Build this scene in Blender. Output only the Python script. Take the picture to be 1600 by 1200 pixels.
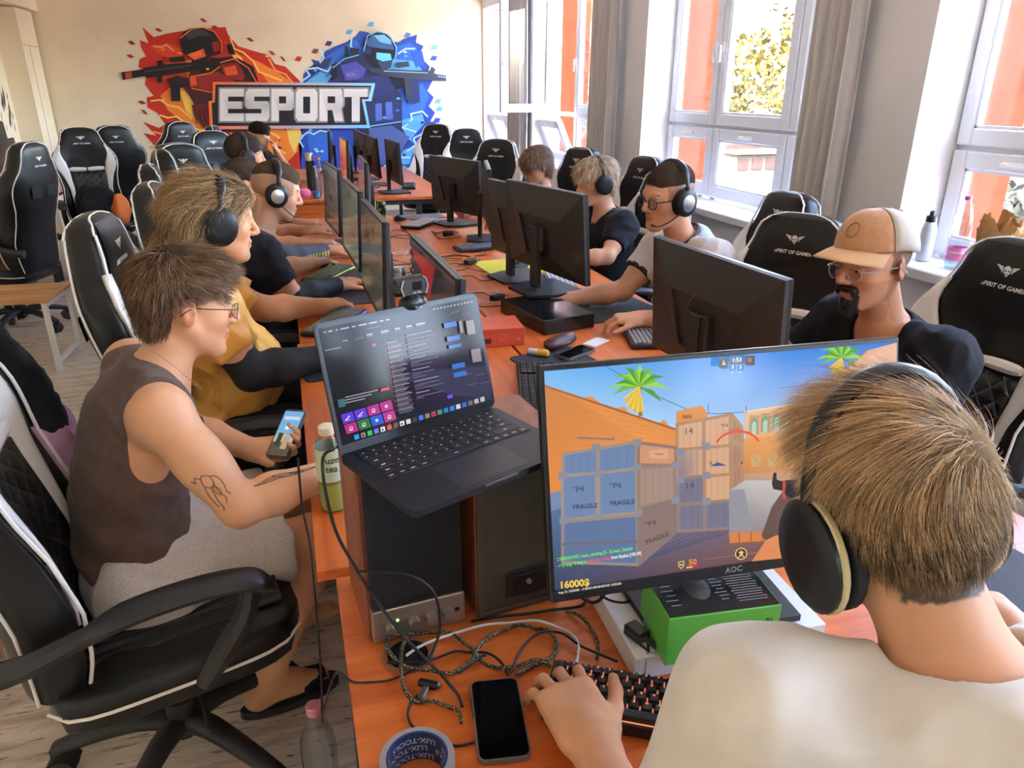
import bpy, math, random
import numpy as np
from mathutils import Matrix, Vector, Quaternion, Euler
random.seed(7); RNG = np.random.default_rng(11)
PI = math.pi
for _o in list(bpy.data.objects): bpy.data.objects.remove(_o)
SC = bpy.context.scene
COL = SC.collection
# ------------------------------------------------------------------ camera
def _cam():
    F = 1150.0; cx, cy = 800.0, 600.0
    d = np.array([430-cx, -(140-cy), -F]); d /= np.linalg.norm(d)
    u = np.array([790-cx, -(3475-cy), -F]); up = -u/np.linalg.norm(u)
    up = up-d*np.dot(up, d); up /= np.linalg.norm(up)
    xr = np.cross(d, up)
    R = np.stack([xr, d, up], 1)              # world -> camera
    cam = bpy.data.cameras.new('camera'); o = bpy.data.objects.new('camera', cam); COL.objects.link(o)
    cam.sensor_width = 36.0; cam.lens = F/1600*36.0; cam.clip_start = .02; cam.clip_end = 400
    M = Matrix([list(R.T[i])+[0] for i in range(3)]+[[0, 0, 0, 1]])
    M.translation = (0, 0, 1.62)
    o.matrix_world = M; SC.camera = o
_cam()
# ------------------------------------------------------------------ world, sun, exposure
SC.view_settings.view_transform = 'Standard'; SC.view_settings.look = 'None'
SC.view_settings.gamma = 1.0; SC.view_settings.use_curve_mapping = False
SC.view_settings.exposure = EXPOSURE = 1.93
W = bpy.data.worlds.new('sky'); SC.world = W; W.use_nodes = True
_n = W.node_tree.nodes; _l = W.node_tree.links
_bg = _n['Background']; _sky = _n.new('ShaderNodeTexSky'); _sky.sky_type = 'NISHITA'
_sky.sun_disc = False; _sky.sun_elevation = math.radians(48); _sky.sun_rotation = math.radians(250)
_sky.air_density = 1.0; _sky.dust_density = 3.5; _sky.ozone_density = 1.0
_bg.inputs['Strength'].default_value = 2.6
_wm = _n.new('ShaderNodeMix'); _wm.data_type = 'RGBA'; _wm.blend_type = 'MULTIPLY'; _wm.inputs[0].default_value = 1; _wm.inputs[7].default_value = (1.0, .93, .93, 1)
_l.new(_sky.outputs[0], _wm.inputs[6]); _l.new(_wm.outputs[2], _bg.inputs[0])
_s = bpy.data.lights.new('sun', 'SUN'); _s.energy = 5.0; _s.angle = math.radians(.6); _s.color = (1, .93, .80)
_so = bpy.data.objects.new('sun', _s); COL.objects.link(_so)
_so.rotation_euler = Vector((.62, .42, -.78)).to_track_quat('-Z', 'Y').to_euler(); _so.location = (-20, -10, 25)
for _y0, _y1 in ((-4.80, -2.72), (-2.05, .02), (.70, 2.79), (3.44, 5.52), (6.17, 8.25), (8.90, 10.36)):   # sky portals in the window openings
    _a = bpy.data.lights.new('window_portal', 'AREA'); _a.shape = 'RECTANGLE'; _a.size = _y1-_y0; _a.size_y = 1.75
    _a.cycles.is_portal = True
    _p = bpy.data.objects.new('window_portal', _a); COL.objects.link(_p)
    _p.matrix_world = Matrix.Translation((3.02, (_y0+_y1)/2, 1.78)) @ Matrix(((0, 0, 1, 0), (1, 0, 0, 0), (0, 1, 0, 0), (0, 0, 0, 1)))
SC.cycles.use_denoising = True
SC.cycles.max_bounces = 10; SC.cycles.diffuse_bounces = 8; SC.cycles.transparent_max_bounces = 16
SC.cycles.sample_clamp_indirect = 6.0
SC.cycles.caustics_reflective = False; SC.cycles.caustics_refractive = False
# ------------------------------------------------------------------ materials
MATS = {}
def mat(name, col=(.5, .5, .5), rough=.5, metal=0., spec=.5, emit=None, estr=1., alpha=1., coat=0., sheen=0.,
        noise=None, bump=None, tint=None, sss=0.):
    """noise=(scale,(r,g,b),lo,hi[,stretch xyz]) second colour; bump=(scale,strength,dist); tint=attribute name that multiplies/sets colour"""
    if name in MATS: return MATS[name]
    m = bpy.data.materials.new(name); m.use_nodes = True; nt = m.node_tree; b = nt.nodes['Principled BSDF']
    b.inputs['Base Color'].default_value = (*col, 1); b.inputs['Roughness'].default_value = rough
    b.inputs['Metallic'].default_value = metal; b.inputs['Specular IOR Level'].default_value = spec
    if coat: b.inputs['Coat Weight'].default_value = coat; b.inputs['Coat Roughness'].default_value = .15
    if sheen: b.inputs['Sheen Weight'].default_value = sheen
    if sss:
        b.inputs['Subsurface Weight'].default_value = sss; b.inputs['Subsurface Radius'].default_value = (1., .35, .2); b.inputs['Subsurface Scale'].default_value = .01
    if emit: b.inputs['Emission Color'].default_value = (*emit, 1); b.inputs['Emission Strength'].default_value = estr
    tc = None
    def coord(stretch=None):
        nonlocal tc
        if tc is None: tc = nt.nodes.new('ShaderNodeTexCoord')
        if not stretch: return tc.outputs['Object']
        mp = nt.nodes.new('ShaderNodeMapping'); mp.inputs['Scale'].default_value = stretch
        nt.links.new(tc.outputs['Object'], mp.inputs[0]); return mp.outputs[0]
    src = None
    if tint:
        at = nt.nodes.new('ShaderNodeAttribute'); at.attribute_name = tint; src = at.outputs['Color']
        nt.links.new(src, b.inputs['Base Color'])
    if noise:
        nz = nt.nodes.new('ShaderNodeTexNoise'); nz.inputs['Scale'].default_value = noise[0]; nz.inputs['Detail'].default_value = 5
        nt.links.new(coord(noise[4] if len(noise) > 4 else None), nz.inputs['Vector'])
        mr = nt.nodes.new('ShaderNodeMapRange'); mr.inputs[1].default_value = noise[2]; mr.inputs[2].default_value = noise[3]
        nt.links.new(nz.outputs['Fac'], mr.inputs[0])
        mx = nt.nodes.new('ShaderNodeMix'); mx.data_type = 'RGBA'; mx.inputs[6].default_value = (*col, 1); mx.inputs[7].default_value = (*noise[1], 1)
        if src:
            mx.blend_type = 'MULTIPLY'; nt.links.new(src, mx.inputs[6])
        nt.links.new(mr.outputs[0], mx.inputs[0]); nt.links.new(mx.outputs[2], b.inputs['Base Color'])
    if bump:
        nz = nt.nodes.new('ShaderNodeTexNoise'); nz.inputs['Scale'].default_value = bump[0]; nz.inputs['Detail'].default_value = 4
        nt.links.new(coord(bump[3] if len(bump) > 3 else None), nz.inputs['Vector'])
        bp = nt.nodes.new('ShaderNodeBump'); bp.inputs['Strength'].default_value = bump[1]; bp.inputs['Distance'].default_value = bump[2]
        nt.links.new(nz.outputs['Fac'], bp.inputs['Height']); nt.links.new(bp.outputs[0], b.inputs['Normal'])
    MATS[name] = m; return m
def emis(name, col, s=1.):
    """lit screen pixels: emission plus a little gloss"""
    if name in MATS: return MATS[name]
    return mat(name, (.01, .01, .01), .25, emit=col, estr=s)
def wood(name, c1, c2, c3, rough=.35, axis=1, scale=1.):
    if name in MATS: return MATS[name]
    m = bpy.data.materials.new(name); m.use_nodes = True; nt = m.node_tree; b = nt.nodes['Principled BSDF']
    tc = nt.nodes.new('ShaderNodeTexCoord'); mp = nt.nodes.new('ShaderNodeMapping')
    s = [26*scale]*3; s[axis] = 2.2*scale; mp.inputs['Scale'].default_value = s
    nt.links.new(tc.outputs['Object'], mp.inputs[0])
    n1 = nt.nodes.new('ShaderNodeTexNoise'); n1.inputs['Scale'].default_value = 1.; n1.inputs['Detail'].default_value = 6; n1.inputs['Distortion'].default_value = .6
    n2 = nt.nodes.new('ShaderNodeTexNoise'); n2.inputs['Scale'].default_value = 5.; n2.inputs['Detail'].default_value = 3
    for n in (n1, n2): nt.links.new(mp.outputs[0], n.inputs['Vector'])
    r = nt.nodes.new('ShaderNodeValToRGB'); r.color_ramp.elements[0].position = .3; r.color_ramp.elements[0].color = (*c1, 1)
    r.color_ramp.elements[1].position = .7; r.color_ramp.elements[1].color = (*c3, 1); e = r.color_ramp.elements.new(.5); e.color = (*c2, 1)
    ad = nt.nodes.new('ShaderNodeMath'); ad.operation = 'MULTIPLY_ADD'; ad.inputs[1].default_value = .25
    nt.links.new(n2.outputs['Fac'], ad.inputs[0]); 
    sb = nt.nodes.new('ShaderNodeMath'); sb.operation = 'SUBTRACT'; sb.inputs[1].default_value = .125
    nt.links.new(n1.outputs['Fac'], sb.inputs[0]); nt.links.new(sb.outputs[0], ad.inputs[2])
    nt.links.new(ad.outputs[0], r.inputs[0]); nt.links.new(r.outputs[0], b.inputs['Base Color'])
    b.inputs['Roughness'].default_value = rough
    MATS[name] = m; return m
def glass(name, tint=(1, 1, 1), refl=.9, rough=.02):
    """clear thin pane: transparent with Fresnel gloss"""
    if name in MATS: return MATS[name]
    m = bpy.data.materials.new(name); m.use_nodes = True; nt = m.node_tree
    for n in list(nt.nodes):
        if n.type == 'BSDF_PRINCIPLED': nt.nodes.remove(n)
    out = [n for n in nt.nodes if n.type == 'OUTPUT_MATERIAL'][0]
    t = nt.nodes.new('ShaderNodeBsdfTransparent'); t.inputs[0].default_value = (*tint, 1)
    g = nt.nodes.new('ShaderNodeBsdfGlossy'); g.inputs['Roughness'].default_value = rough
    lw = nt.nodes.new('ShaderNodeLayerWeight'); pw = nt.nodes.new('ShaderNodeMath'); pw.operation = 'POWER'; pw.inputs[1].default_value = 5; nt.links.new(lw.outputs['Facing'], pw.inputs[0])
    mu = nt.nodes.new('ShaderNodeMath'); mu.operation = 'MULTIPLY_ADD'; mu.inputs[1].default_value = .5*refl; mu.inputs[2].default_value = .04*refl
    mx = nt.nodes.new('ShaderNodeMixShader'); nt.links.new(pw.outputs[0], mu.inputs[0]); nt.links.new(mu.outputs[0], mx.inputs[0])
    nt.links.new(t.outputs[0], mx.inputs[1]); nt.links.new(g.outputs[0], mx.inputs[2]); nt.links.new(mx.outputs[0], out.inputs[0])
    MATS[name] = m; return m
# ------------------------------------------------------------------ mesh builder
class MB:
    def __init__(s): s.v = []; s.f = []; s.mi = []; s.M = None; s.m = 0
    def add(s, vs, fs, smooth=False):
        o = len(s.v)
        if s.M is not None: vs = [tuple(s.M @ Vector(v)) for v in vs]
        s.v += [tuple(v) for v in vs]
        for f in fs: s.f.append(tuple(i+o for i in f)); s.mi.append(s.m)
        return s
    def box(s, c, d, b=0.):
        x, y, z = d[0]/2, d[1]/2, d[2]/2; cx, cy, cz = c
        b = min(b, x*.98, y*.98, z*.98)
        if b <= 0:
            vs = [(cx+i*x, cy+j*y, cz+k*z) for i in (-1, 1) for j in (-1, 1) for k in (-1, 1)]
            return s.add(vs, [(0, 1, 3, 2), (4, 6, 7, 5), (0, 4, 5, 1), (2, 3, 7, 6), (0, 2, 6, 4), (1, 5, 7, 3)])
        vs = []; ix = {}
        for i in (-1, 1):
            for j in (-1, 1):
                for k in (-1, 1):
                    for ax in range(3):
                        e = [x-b, y-b, z-b]; e[ax] += b
                        ix[(i, j, k, ax)] = len(vs); vs.append((cx+i*e[0], cy+j*e[1], cz+k*e[2]))
        fs = []
        R = (-1, 1)
        def q(l, flip): fs.append(tuple(l[::-1] if flip else l))
        for sg in R:
            q([ix[(sg, -1, -1, 0)], ix[(sg, 1, -1, 0)], ix[(sg, 1, 1, 0)], ix[(sg, -1, 1, 0)]], sg < 0)
            q([ix[(-1, sg, -1, 1)], ix[(-1, sg, 1, 1)], ix[(1, sg, 1, 1)], ix[(1, sg, -1, 1)]], sg < 0)
            q([ix[(-1, -1, sg, 2)], ix[(1, -1, sg, 2)], ix[(1, 1, sg, 2)], ix[(-1, 1, sg, 2)]], sg < 0)
        for a in R:
            for c_ in R:
                q([ix[(a, c_, -1, 0)], ix[(a, c_, -1, 1)], ix[(a, c_, 1, 1)], ix[(a, c_, 1, 0)]], a*c_ < 0)
                q([ix[(a, -1, c_, 2)], ix[(a, -1, c_, 0)], ix[(a, 1, c_, 0)], ix[(a, 1, c_, 2)]], a*c_ < 0)
                q([ix[(-1, a, c_, 1)], ix[(-1, a, c_, 2)], ix[(1, a, c_, 2)], ix[(1, a, c_, 1)]], a*c_ < 0)
                for k in R: q([ix[(a, c_, k, 0)], ix[(a, c_, k, 1)], ix[(a, c_, k, 2)]], a*c_*k < 0)
        return s.add(vs, fs)
    def lathe(s, prof, n=16, c=(0, 0, 0), ax=2, cap=True):
        vs = []; fs = []
        for r, h in prof:
            for k in range(n):
                a = 2*PI*k/n; p = [r*math.cos(a), r*math.sin(a), h]
                if ax == 0: p = [p[2], p[0], p[1]]
                elif ax == 1: p = [p[1], p[2], p[0]]
                vs.append((p[0]+c[0], p[1]+c[1], p[2]+c[2]))
        for i in range(len(prof)-1):
            for k in range(n): fs.append((i*n+k, i*n+(k+1) % n, (i+1)*n+(k+1) % n, (i+1)*n+k))
        if cap: fs.append(tuple(range(n))[::-1]); fs.append(tuple((len(prof)-1)*n+k for k in range(n)))
        return s.add(vs, fs)
    def tube(s, pts, r, n=8, cap=True, closed=False):
        P = [Vector(p) for p in pts]; m = len(P); rs = r if hasattr(r, '__len__') else [r]*m
        vs = []; fs = []; up = None
        for i in range(m):
            if closed: t = P[(i+1) % m]-P[i-1]
            else: t = P[min(i+1, m-1)]-P[max(i-1, 0)]
            if t.length < 1e-9: t = Vector((0, 0, 1))
            t.normalize()
            if up is None: up = Vector((0, 0, 1)) if abs(t.z) < .9 else Vector((1, 0, 0))
            u = up-t*up.dot(t)
            if u.length < 1e-6: u = t.orthogonal()
            u.normalize(); w = t.cross(u); up = u
            for k in range(n):
                a = 2*PI*k/n; vs.append(P[i]+(u*math.cos(a)+w*math.sin(a))*rs[i])
        for i in range(m if closed else m-1):
            j = (i+1) % m
            for k in range(n): fs.append((i*n+k, i*n+(k+1) % n, j*n+(k+1) % n, j*n+k))
        if cap and not closed: fs.append(tuple(range(n))[::-1]); fs.append(tuple((m-1)*n+k for k in range(n)))
        return s.add(vs, fs)
    def prism(s, poly, z0, z1, plane='xy'):
        n = len(poly)
        def P(a, b, h): return {'xy': (a, b, h), 'xz': (a, h, b), 'yz': (h, a, b)}[plane]
        vs = [P(a, b, z0) for a, b in poly]+[P(a, b, z1) for a, b in poly]
        fs = [tuple(range(n))[::-1], tuple(range(n, 2*n))]+[(i, (i+1) % n, n+(i+1) % n, n+i) for i in range(n)]
        return s.add(vs, fs)
    def grid(s, rows, wrap=False, close_ends=False):
        n = len(rows[0]); vs = [p for r in rows for p in r]; fs = []
        for i in range(len(rows)-1):
            for k in range(n if wrap else n-1):
                fs.append((i*n+k, i*n+(k+1) % n, (i+1)*n+(k+1) % n, (i+1)*n+k))
        if close_ends: fs.append(tuple(range(n))[::-1]); fs.append(tuple((len(rows)-1)*n+k for k in range(n)))
        return s.add(vs, fs)
    def ell(s, c, r, nu=14, nv=9):
        rows = []
        for i in range(nv):
            th = -PI/2+PI*(i+.02)/(nv-1+.04)
            rows.append([(c[0]+r[0]*math.cos(th)*math.cos(2*PI*k/nu), c[1]+r[1]*math.cos(th)*math.sin(2*PI*k/nu), c[2]+r[2]*math.sin(th)) for k in range(nu)])
        return s.grid(rows, True, True)
def catmull(pts, n=6, closed=False):
    P = [np.array(p, float) for p in pts]; out = []; m = len(P)
    for i in range(m if closed else m-1):
        if closed: a, b, c, d = P[i-1], P[i], P[(i+1) % m], P[(i+2) % m]
        else: a, b, c, d = P[max(i-1, 0)], P[i], P[i+1], P[min(i+2, m-1)]
        for k in range(n):
            t = k/n; out.append(.5*((2*b)+(c-a)*t+(2*a-5*b+4*c-d)*t*t+(3*b-a-3*c+d)*t**3))
    if not closed: out.append(P[-1])
    return [tuple(float(q) for q in p) for p in out]
def mesh_from(name, v, f, mats, smooth=False, mi=None, sharp=None):
    me = bpy.data.meshes.new(name); me.from_pydata(v, [], f)
    for m in (mats if isinstance(mats, (list, tuple)) else [mats]): me.materials.append(m)
    if mi and any(mi): me.polygons.foreach_set('material_index', mi)
    if smooth:
        me.polygons.foreach_set('use_smooth', [True]*len(me.polygons))
        if sharp: me.set_sharp_from_angle(angle=math.radians(sharp))
    me.update(); return me
def obj(name, mb, mats, parent=None, smooth=False, loc=None, rot=None, sharp=40):
    me = mb if isinstance(mb, bpy.types.Mesh) else mesh_from(name, mb.v, mb.f, mats, smooth, mb.mi, sharp)
    o = bpy.data.objects.new(name, me); COL.objects.link(o)
    if parent is not None: o.parent = parent
    if loc is not None: o.location = loc
    if rot is not None: o.rotation_euler = rot
    return o
def tag(o, label, cat, group=None):
    o['label'] = label; o['category'] = cat
    if group: o['group'] = group
    return o
def thing(name, label, cat, loc=(0, 0, 0), rz=0, group=None):
    o = bpy.data.objects.new(name, None); COL.objects.link(o); o.empty_display_size = .05
    o.location = loc; o.rotation_euler = (0, 0, rz) if not hasattr(rz, '__len__') else rz
    return tag(o, label, cat, group)
def struct(name, mb, m, parent=None, smooth=False):
    o = obj(name, mb, m, parent, smooth)
    if parent is None: o['kind'] = 'structure'
    return o
def kids(o): return [c for c in bpy.data.objects if c.parent == o]
def dup(root, loc, rz, label=None, group=None, tree=None):
    r = root.copy(); COL.objects.link(r); r.location = loc; r.rotation_euler = (0, 0, rz) if not hasattr(rz, '__len__') else rz
    if label: r['label'] = label
    if group: r['group'] = group
    for ch, gs in (tree or ktree(root)):
        c = ch.copy(); COL.objects.link(c); c.parent = r
        for g in gs: d = g.copy(); COL.objects.link(d); d.parent = c
    return r
def ktree(root): return [(c, kids(c)) for c in kids(root)]
def text_mesh(txt, size, depth=.0008, align='CENTER', shear=0., bold=0., spacing=1., xs=1.):
    cu = bpy.data.curves.new('t', 'FONT'); cu.body = txt; cu.size = size; cu.extrude = depth/2; cu.align_x = align; cu.align_y = 'CENTER'
    cu.shear = shear; cu.offset = bold; cu.space_character = spacing; cu.resolution_u = 3
    o = bpy.data.objects.new('t', cu); COL.objects.link(o); bpy.context.view_layer.update()
    dg = bpy.context.evaluated_depsgraph_get(); me = bpy.data.meshes.new_from_object(o.evaluated_get(dg))
    bpy.data.objects.remove(o); bpy.data.curves.remove(cu)
    v = [(p.co.x*xs, p.co.y, p.co.z) for p in me.vertices]; f = [tuple(p.vertices) for p in me.polygons]
    bpy.data.meshes.remove(me); return v, f
def add_text(mb, txt, size, M, **kw):
    v, f = text_mesh(txt, size, **kw); old = mb.M; mb.M = M if old is None else old @ M; mb.add(v, f); mb.M = old; return mb
def frame(o, x, y):
    """4x4 with local X,Y axes given (Z = X x Y)"""
    x = Vector(x).normalized(); y = Vector(y); y = (y-x*y.dot(x)).normalized(); z = x.cross(y)
    return Matrix(((x.x, y.x, z.x, o[0]), (x.y, y.y, z.y, o[1]), (x.z, y.z, z.z, o[2]), (0, 0, 0, 1)))
# ------------------------------------------------------------------ room shell
def wall_mat(name, col, lo=.45, hi=.62, second=None):
    return mat(name, col, .85, spec=.2, noise=(1.6, second or tuple(c*.93 for c in col), lo, hi), bump=(180, .12, .002))
M_WALL_FAR = wall_mat('far_wall_paint', (.86, .74, .55)); M_WALL_WIN = wall_mat('window_wall_paint', (.76, .74, .73))
M_WALL_L = wall_mat('left_wall_paint', (.88, .78, .58)); M_CEIL = wall_mat('ceiling_paint', (.90, .87, .81))
M_PVC = mat('white_window_plastic', (.80, .82, .86), .35, bump=(60, .03, .001))
M_SILL = mat('white_sill', (.82, .82, .82), .35, noise=(7, (.74, .75, .77), .45, .65))
X0, X1, Y0, Y1, ZC = -2.75, 2.70, -5.3, 10.40, 2.95
def floor_mat():
    m = bpy.data.materials.new('streaked_linoleum'); m.use_nodes = True; nt = m.node_tree; b = nt.nodes['Principled BSDF']
    tc = nt.nodes.new('ShaderNodeTexCoord')
    def nz(scale, sc, det=5, dis=0):
        mp = nt.nodes.new('ShaderNodeMapping'); mp.inputs['Scale'].default_value = sc; nt.links.new(tc.outputs['Object'], mp.inputs[0])
        n = nt.nodes.new('ShaderNodeTexNoise'); n.inputs['Scale'].default_value = scale; n.inputs['Detail'].default_value = det; n.inputs['Distortion'].default_value = dis
        nt.links.new(mp.outputs[0], n.inputs['Vector']); return n.outputs['Fac']
    def ramp(f, p0, c0, p1, c1):
        r = nt.nodes.new('ShaderNodeValToRGB'); r.color_ramp.elements[0].position = p0; r.color_ramp.elements[0].color = (*c0, 1)
        r.color_ramp.elements[1].position = p1; r.color_ramp.elements[1].color = (*c1, 1); nt.links.new(f, r.inputs[0]); return r.outputs[0]
    base = ramp(nz(1.2, (2, 14, 1)), .35, (.58, .51, .42), .65, (.72, .64, .53))
    fleck = ramp(nz(6, (2.2, 17, 1), 6, .8), .30, (.16, .13, .10), .41, (1, 1, 1))
    fleck2 = ramp(nz(3, (1.2, 9, 1), 5, .5), .30, (.62, .58, .52), .50, (1, 1, 1))
    def mul(a, c):
        x = nt.nodes.new('ShaderNodeMix'); x.data_type = 'RGBA'; x.blend_type = 'MULTIPLY'; x.inputs[0].default_value = 1
        nt.links.new(a, x.inputs[6]); nt.links.new(c, x.inputs[7]); return x.outputs[2]
    nt.links.new(mul(mul(base, fleck), fleck2), b.inputs['Base Color']); b.inputs['Roughness'].default_value = .42
    return m
struct('floor', MB().box(((X0+X1)/2, (Y0+Y1)/2, -.05), (X1-X0+.8, Y1-Y0+.6, .1)), floor_mat())
struct('ceiling', MB().box(((X0+X1)/2, (Y0+Y1)/2, ZC+.1), (X1-X0+1.0, Y1-Y0+.8, .2)), M_CEIL)
struct('wall_far', MB().box(((X0+X1)/2+.1, Y1+.1, ZC/2), (X1-X0+.6, .2, ZC)), M_WALL_FAR)
struct('wall_back', MB().box(((X0+X1)/2+.1, Y0-.1, ZC/2), (X1-X0+.6, .2, ZC)), M_WALL_FAR)
struct('wall_left', MB().box((X0-.1, (Y0+Y1)/2, ZC/2), (.2, Y1-Y0, ZC)), M_WALL_L)
struct('trim_1', MB().box((X0+.14, (Y0+Y1)/2, 2.69), (.28, Y1-Y0, .52)), M_WALL_L)                       # dropped beam along the left wall
_t2 = struct('trim_2', MB().box((X0+.11, 10.05, 1.21), (.22, .60, 2.42)), M_WALL_L)                          # boxed-in pilaster in the corner
struct('panel_joint', MB().box((X0+.2215, 9.99, 1.06), (.003, .006, 2.0)), mat('joint_line', (.45, .38, .28), .8), _t2)
struct('panel_joint', MB().box((X0+.2215, 10.05, 2.06), (.003, .58, .006)), MATS['joint_line'], _t2)
_bb = MB(); _bb.box(((X0+X1)/2, Y1-.008, .04), (X1-X0, .016, .08)); struct('baseboard_far', _bb, mat('baseboard_grey', (.35, .31, .27), .6))
WINS = [(-4.80, -2.72), (-2.05, .02), (.70, 2.79), (3.44, 5.52), (6.17, 8.25), (8.90, 10.36)]  # rearmost bay, behind the camera, is unseen and added for more light
wr = MB(); zt = 2.60
for a, b in ((Y0, -4.80), (-2.72, -2.05), (.02, .70), (2.79, 3.44), (5.52, 6.17), (8.25, 8.90), (10.36, Y1)): wr.box((2.85, (a+b)/2, ZC/2), (.30, b-a, ZC))
for a, b in WINS: wr.box((2.85, (a+b)/2, .42), (.30, b-a, .84)); wr.box((2.85, (a+b)/2, (zt+ZC)/2), (.30, b-a, ZC-zt))
struct('wall_right', wr, M_WALL_WIN)
M_PANE = glass('window_glass'); M_HAND = mat('white_handle', (.85, .85, .85), .3); M_GREYSEAL = mat('grey_gasket', (.25, .24, .23), .6)
def sash_mesh(w, h, t=.06, b=.075):
    """frame ring in local YZ plane, origin at lower near corner, thickness along X"""
    mb = MB()
    for c, d in (((0, b/2, h/2), (t, b, h)), ((0, w-b/2, h/2), (t, b, h)), ((0, w/2, b/2), (t*.98, w-2*b, b)), ((0, w/2, h-b/2), (t*.98, w-2*b, b))): mb.box(c, d, .006)
    bead = .012
    for c, d in (((-.012, b+bead/2, h/2), (.02, bead, h-2*b)), ((-.012, w-b-bead/2, h/2), (.02, bead, h-2*b)), ((-.012, w/2, b+bead/2), (.02, w-2*b, bead)), ((-.012, w/2, h-b-bead/2), (.02, w-2*b, bead))): mb.box(c, d)
    return mb
def sash(par, y, z, w, h, rot=(0, 0, 0), handle='bar', x=2.96):
    s = obj('sash', sash_mesh(w, h), M_PVC, par, loc=(x, y, z), rot=rot)
    b = .075
    obj('pane', MB().box((.006, w/2, h/2), (.008, w-2*b, h-2*b)), M_PANE, s)
    sl = MB()
    for yy in (b+.004, w-b-.004): sl.box((-.004, yy, h/2), (.004, .006, h-2*b))
    obj('gasket', sl, M_GREYSEAL, s)
    if handle == 'bar':
        m = MB(); m.box((-.036, w/2, h-.042), (.012, .13, .022), .004); m.box((-.05, w/2+.045, h-.042), (.02, .03, .016), .004); m.box((-.055, w/2, h-.045), (.012, .12, .012), .004)
    else:
        m = MB(); m.box((-.036, w-.035 if handle == 'far' else .035, h*.42), (.012, .028, .06), .004); m.box((-.06, (w-.035 if handle == 'far' else .035), h*.42-.04), (.014, .018, .11), .005)
    obj('handle', m, M_HAND, s)
    return s
for i, (a, b) in enumerate(WINS):
    wn = bpy.data.objects.new('window_%d' % (i+1), None); COL.objects.link(wn); wn['kind'] = 'structure'
    full = b-a > 1.6
    cuts = [a, a+.57, a+1.41, b] if full else [a, a+.73, b]
    fr = MB(); zs, zm = .89, 1.385
    for y in cuts: fr.box((2.985, min(max(y, a+.02), b-.02), (zs+zt)/2), (.05, .05, zt-zs))
    for z in (zs+.01, zm, zt-.02): fr.box((2.985, (a+b)/2, z), (.046, b-a, .04))
    obj('frame', fr, M_PVC, wn)
    for k in range(len(cuts)-1):
        w = cuts[k+1]-cuts[k]-.014; y = cuts[k]+.007
        if i == 4 and k == 2:   # far leaf stands wide open into the room
            sash(wn, b-.02, zm+.012, .62, zt-zm-.03, (0, 0, math.radians(94)), 'far', 2.93)
        elif i == 5 and k == 1:
            sash(wn, b-.02, zm+.012, .60, zt-zm-.03, (0, 0, math.radians(62)), 'far', 2.93)
        else: sash(wn, y, zm+.012, w, zt-zm-.03, (0, 0, 0), ('near', 'far', 'near')[k])
        hop = (i == 4 and k == 2) or i == 5
        sash(wn, y, zs+.025, w, zm-zs-.035, (0, -math.radians(24) if hop else 0, 0), 'bar')
        hs = MB()
        for yy in (y+.08, y+w-.08): hs.box((2.924, yy, zs+.012), (.012, .05, .014), .003)
        obj('hinge_cover', hs, mat('hinge_grey', (.42, .40, .38), .4), wn)
    sl = MB(); sl.box((2.80, (a+b)/2, .865), (.30, b-a+.10, .05), .006); obj('sill', sl, M_SILL, wn)
# outside facade fins and slab edges
M_ORANGE = mat('orange_facade_render', (.150, .038, .015), .9, spec=.1, noise=(9, (.130, .032, .012), .4, .65), bump=(120, .25, .004))
for k, (a, b) in enumerate(((-2.68, -2.1), (-.0, .72), (2.84, 3.40), (5.58, 6.12), (8.30, 8.85))):
    o = struct('trim_%d' % (10+k), MB().box((3.19, (a+b)/2, .9), (.36, b-a, 5.0)), M_ORANGE)
struct('trim_8', MB().box((3.19, 2.5, -.9), (.36, 16.5, 3.0)), M_ORANGE)
struct('trim_9', MB().box((3.19, 10.6, .9), (.36, .45, 5.0)), M_ORANGE)
# curtains: pulled-together vertical folds with a bead cord
M_CURT = mat('grey_curtain_fabric', (.56, .53, .50), .9, sheen=.2, noise=(30, (.47, .44, .41), .35, .65, (1, 1, .06)), bump=(90, .25, .002, (1, 1, .1)))
def curtain(y0, y1, label, xc=2.60, z0=.30, depth=.05):
    t = thing('curtain', label, 'curtain', (xc, y0, z0)); L = y1-y0; n = 48; rows = []
    for sgn in (1, -1):
        pass
    top = 2.85-z0
    for z in np.linspace(0, top, 10):
        ring = []
        for k in range(n+1):
            u = k/n; ring.append((depth*.55*math.sin(u*2*PI*4.5+.4*math.sin(z*1.3))+.012*math.sin(u*31+z), u*L, z))
        ring += [(p[0]+.006, p[1], p[2]) for p in ring[::-1]]
        rows.append(ring)
    obj('fabric', MB().grid(rows, True, True), M_CURT, t, True)
    obj('track', MB().box((.0, L/2, top+.03), (.05, L+.04, .03)), M_PVC, t)
    bd = MB(); zz = .15
    while zz < top: bd.ell((-.05, .02, zz), (.0028, .0028, .0035), 6, 4); zz += .011
    bd.tube([(-.05, .02, .15), (-.05, .02, top)], .0008, 4)
    o = obj('bead_cord', bd, M_PVC, t, True)
curtain(3.12, 3.47, 'grey curtain gathered on the pier right of the person with glasses')
curtain(5.86, 6.38, 'grey curtain bunched behind the person in the plain headset')
curtain(8.28, 8.95, 'distant grey curtain behind the open window leaf', xc=2.62)
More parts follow.
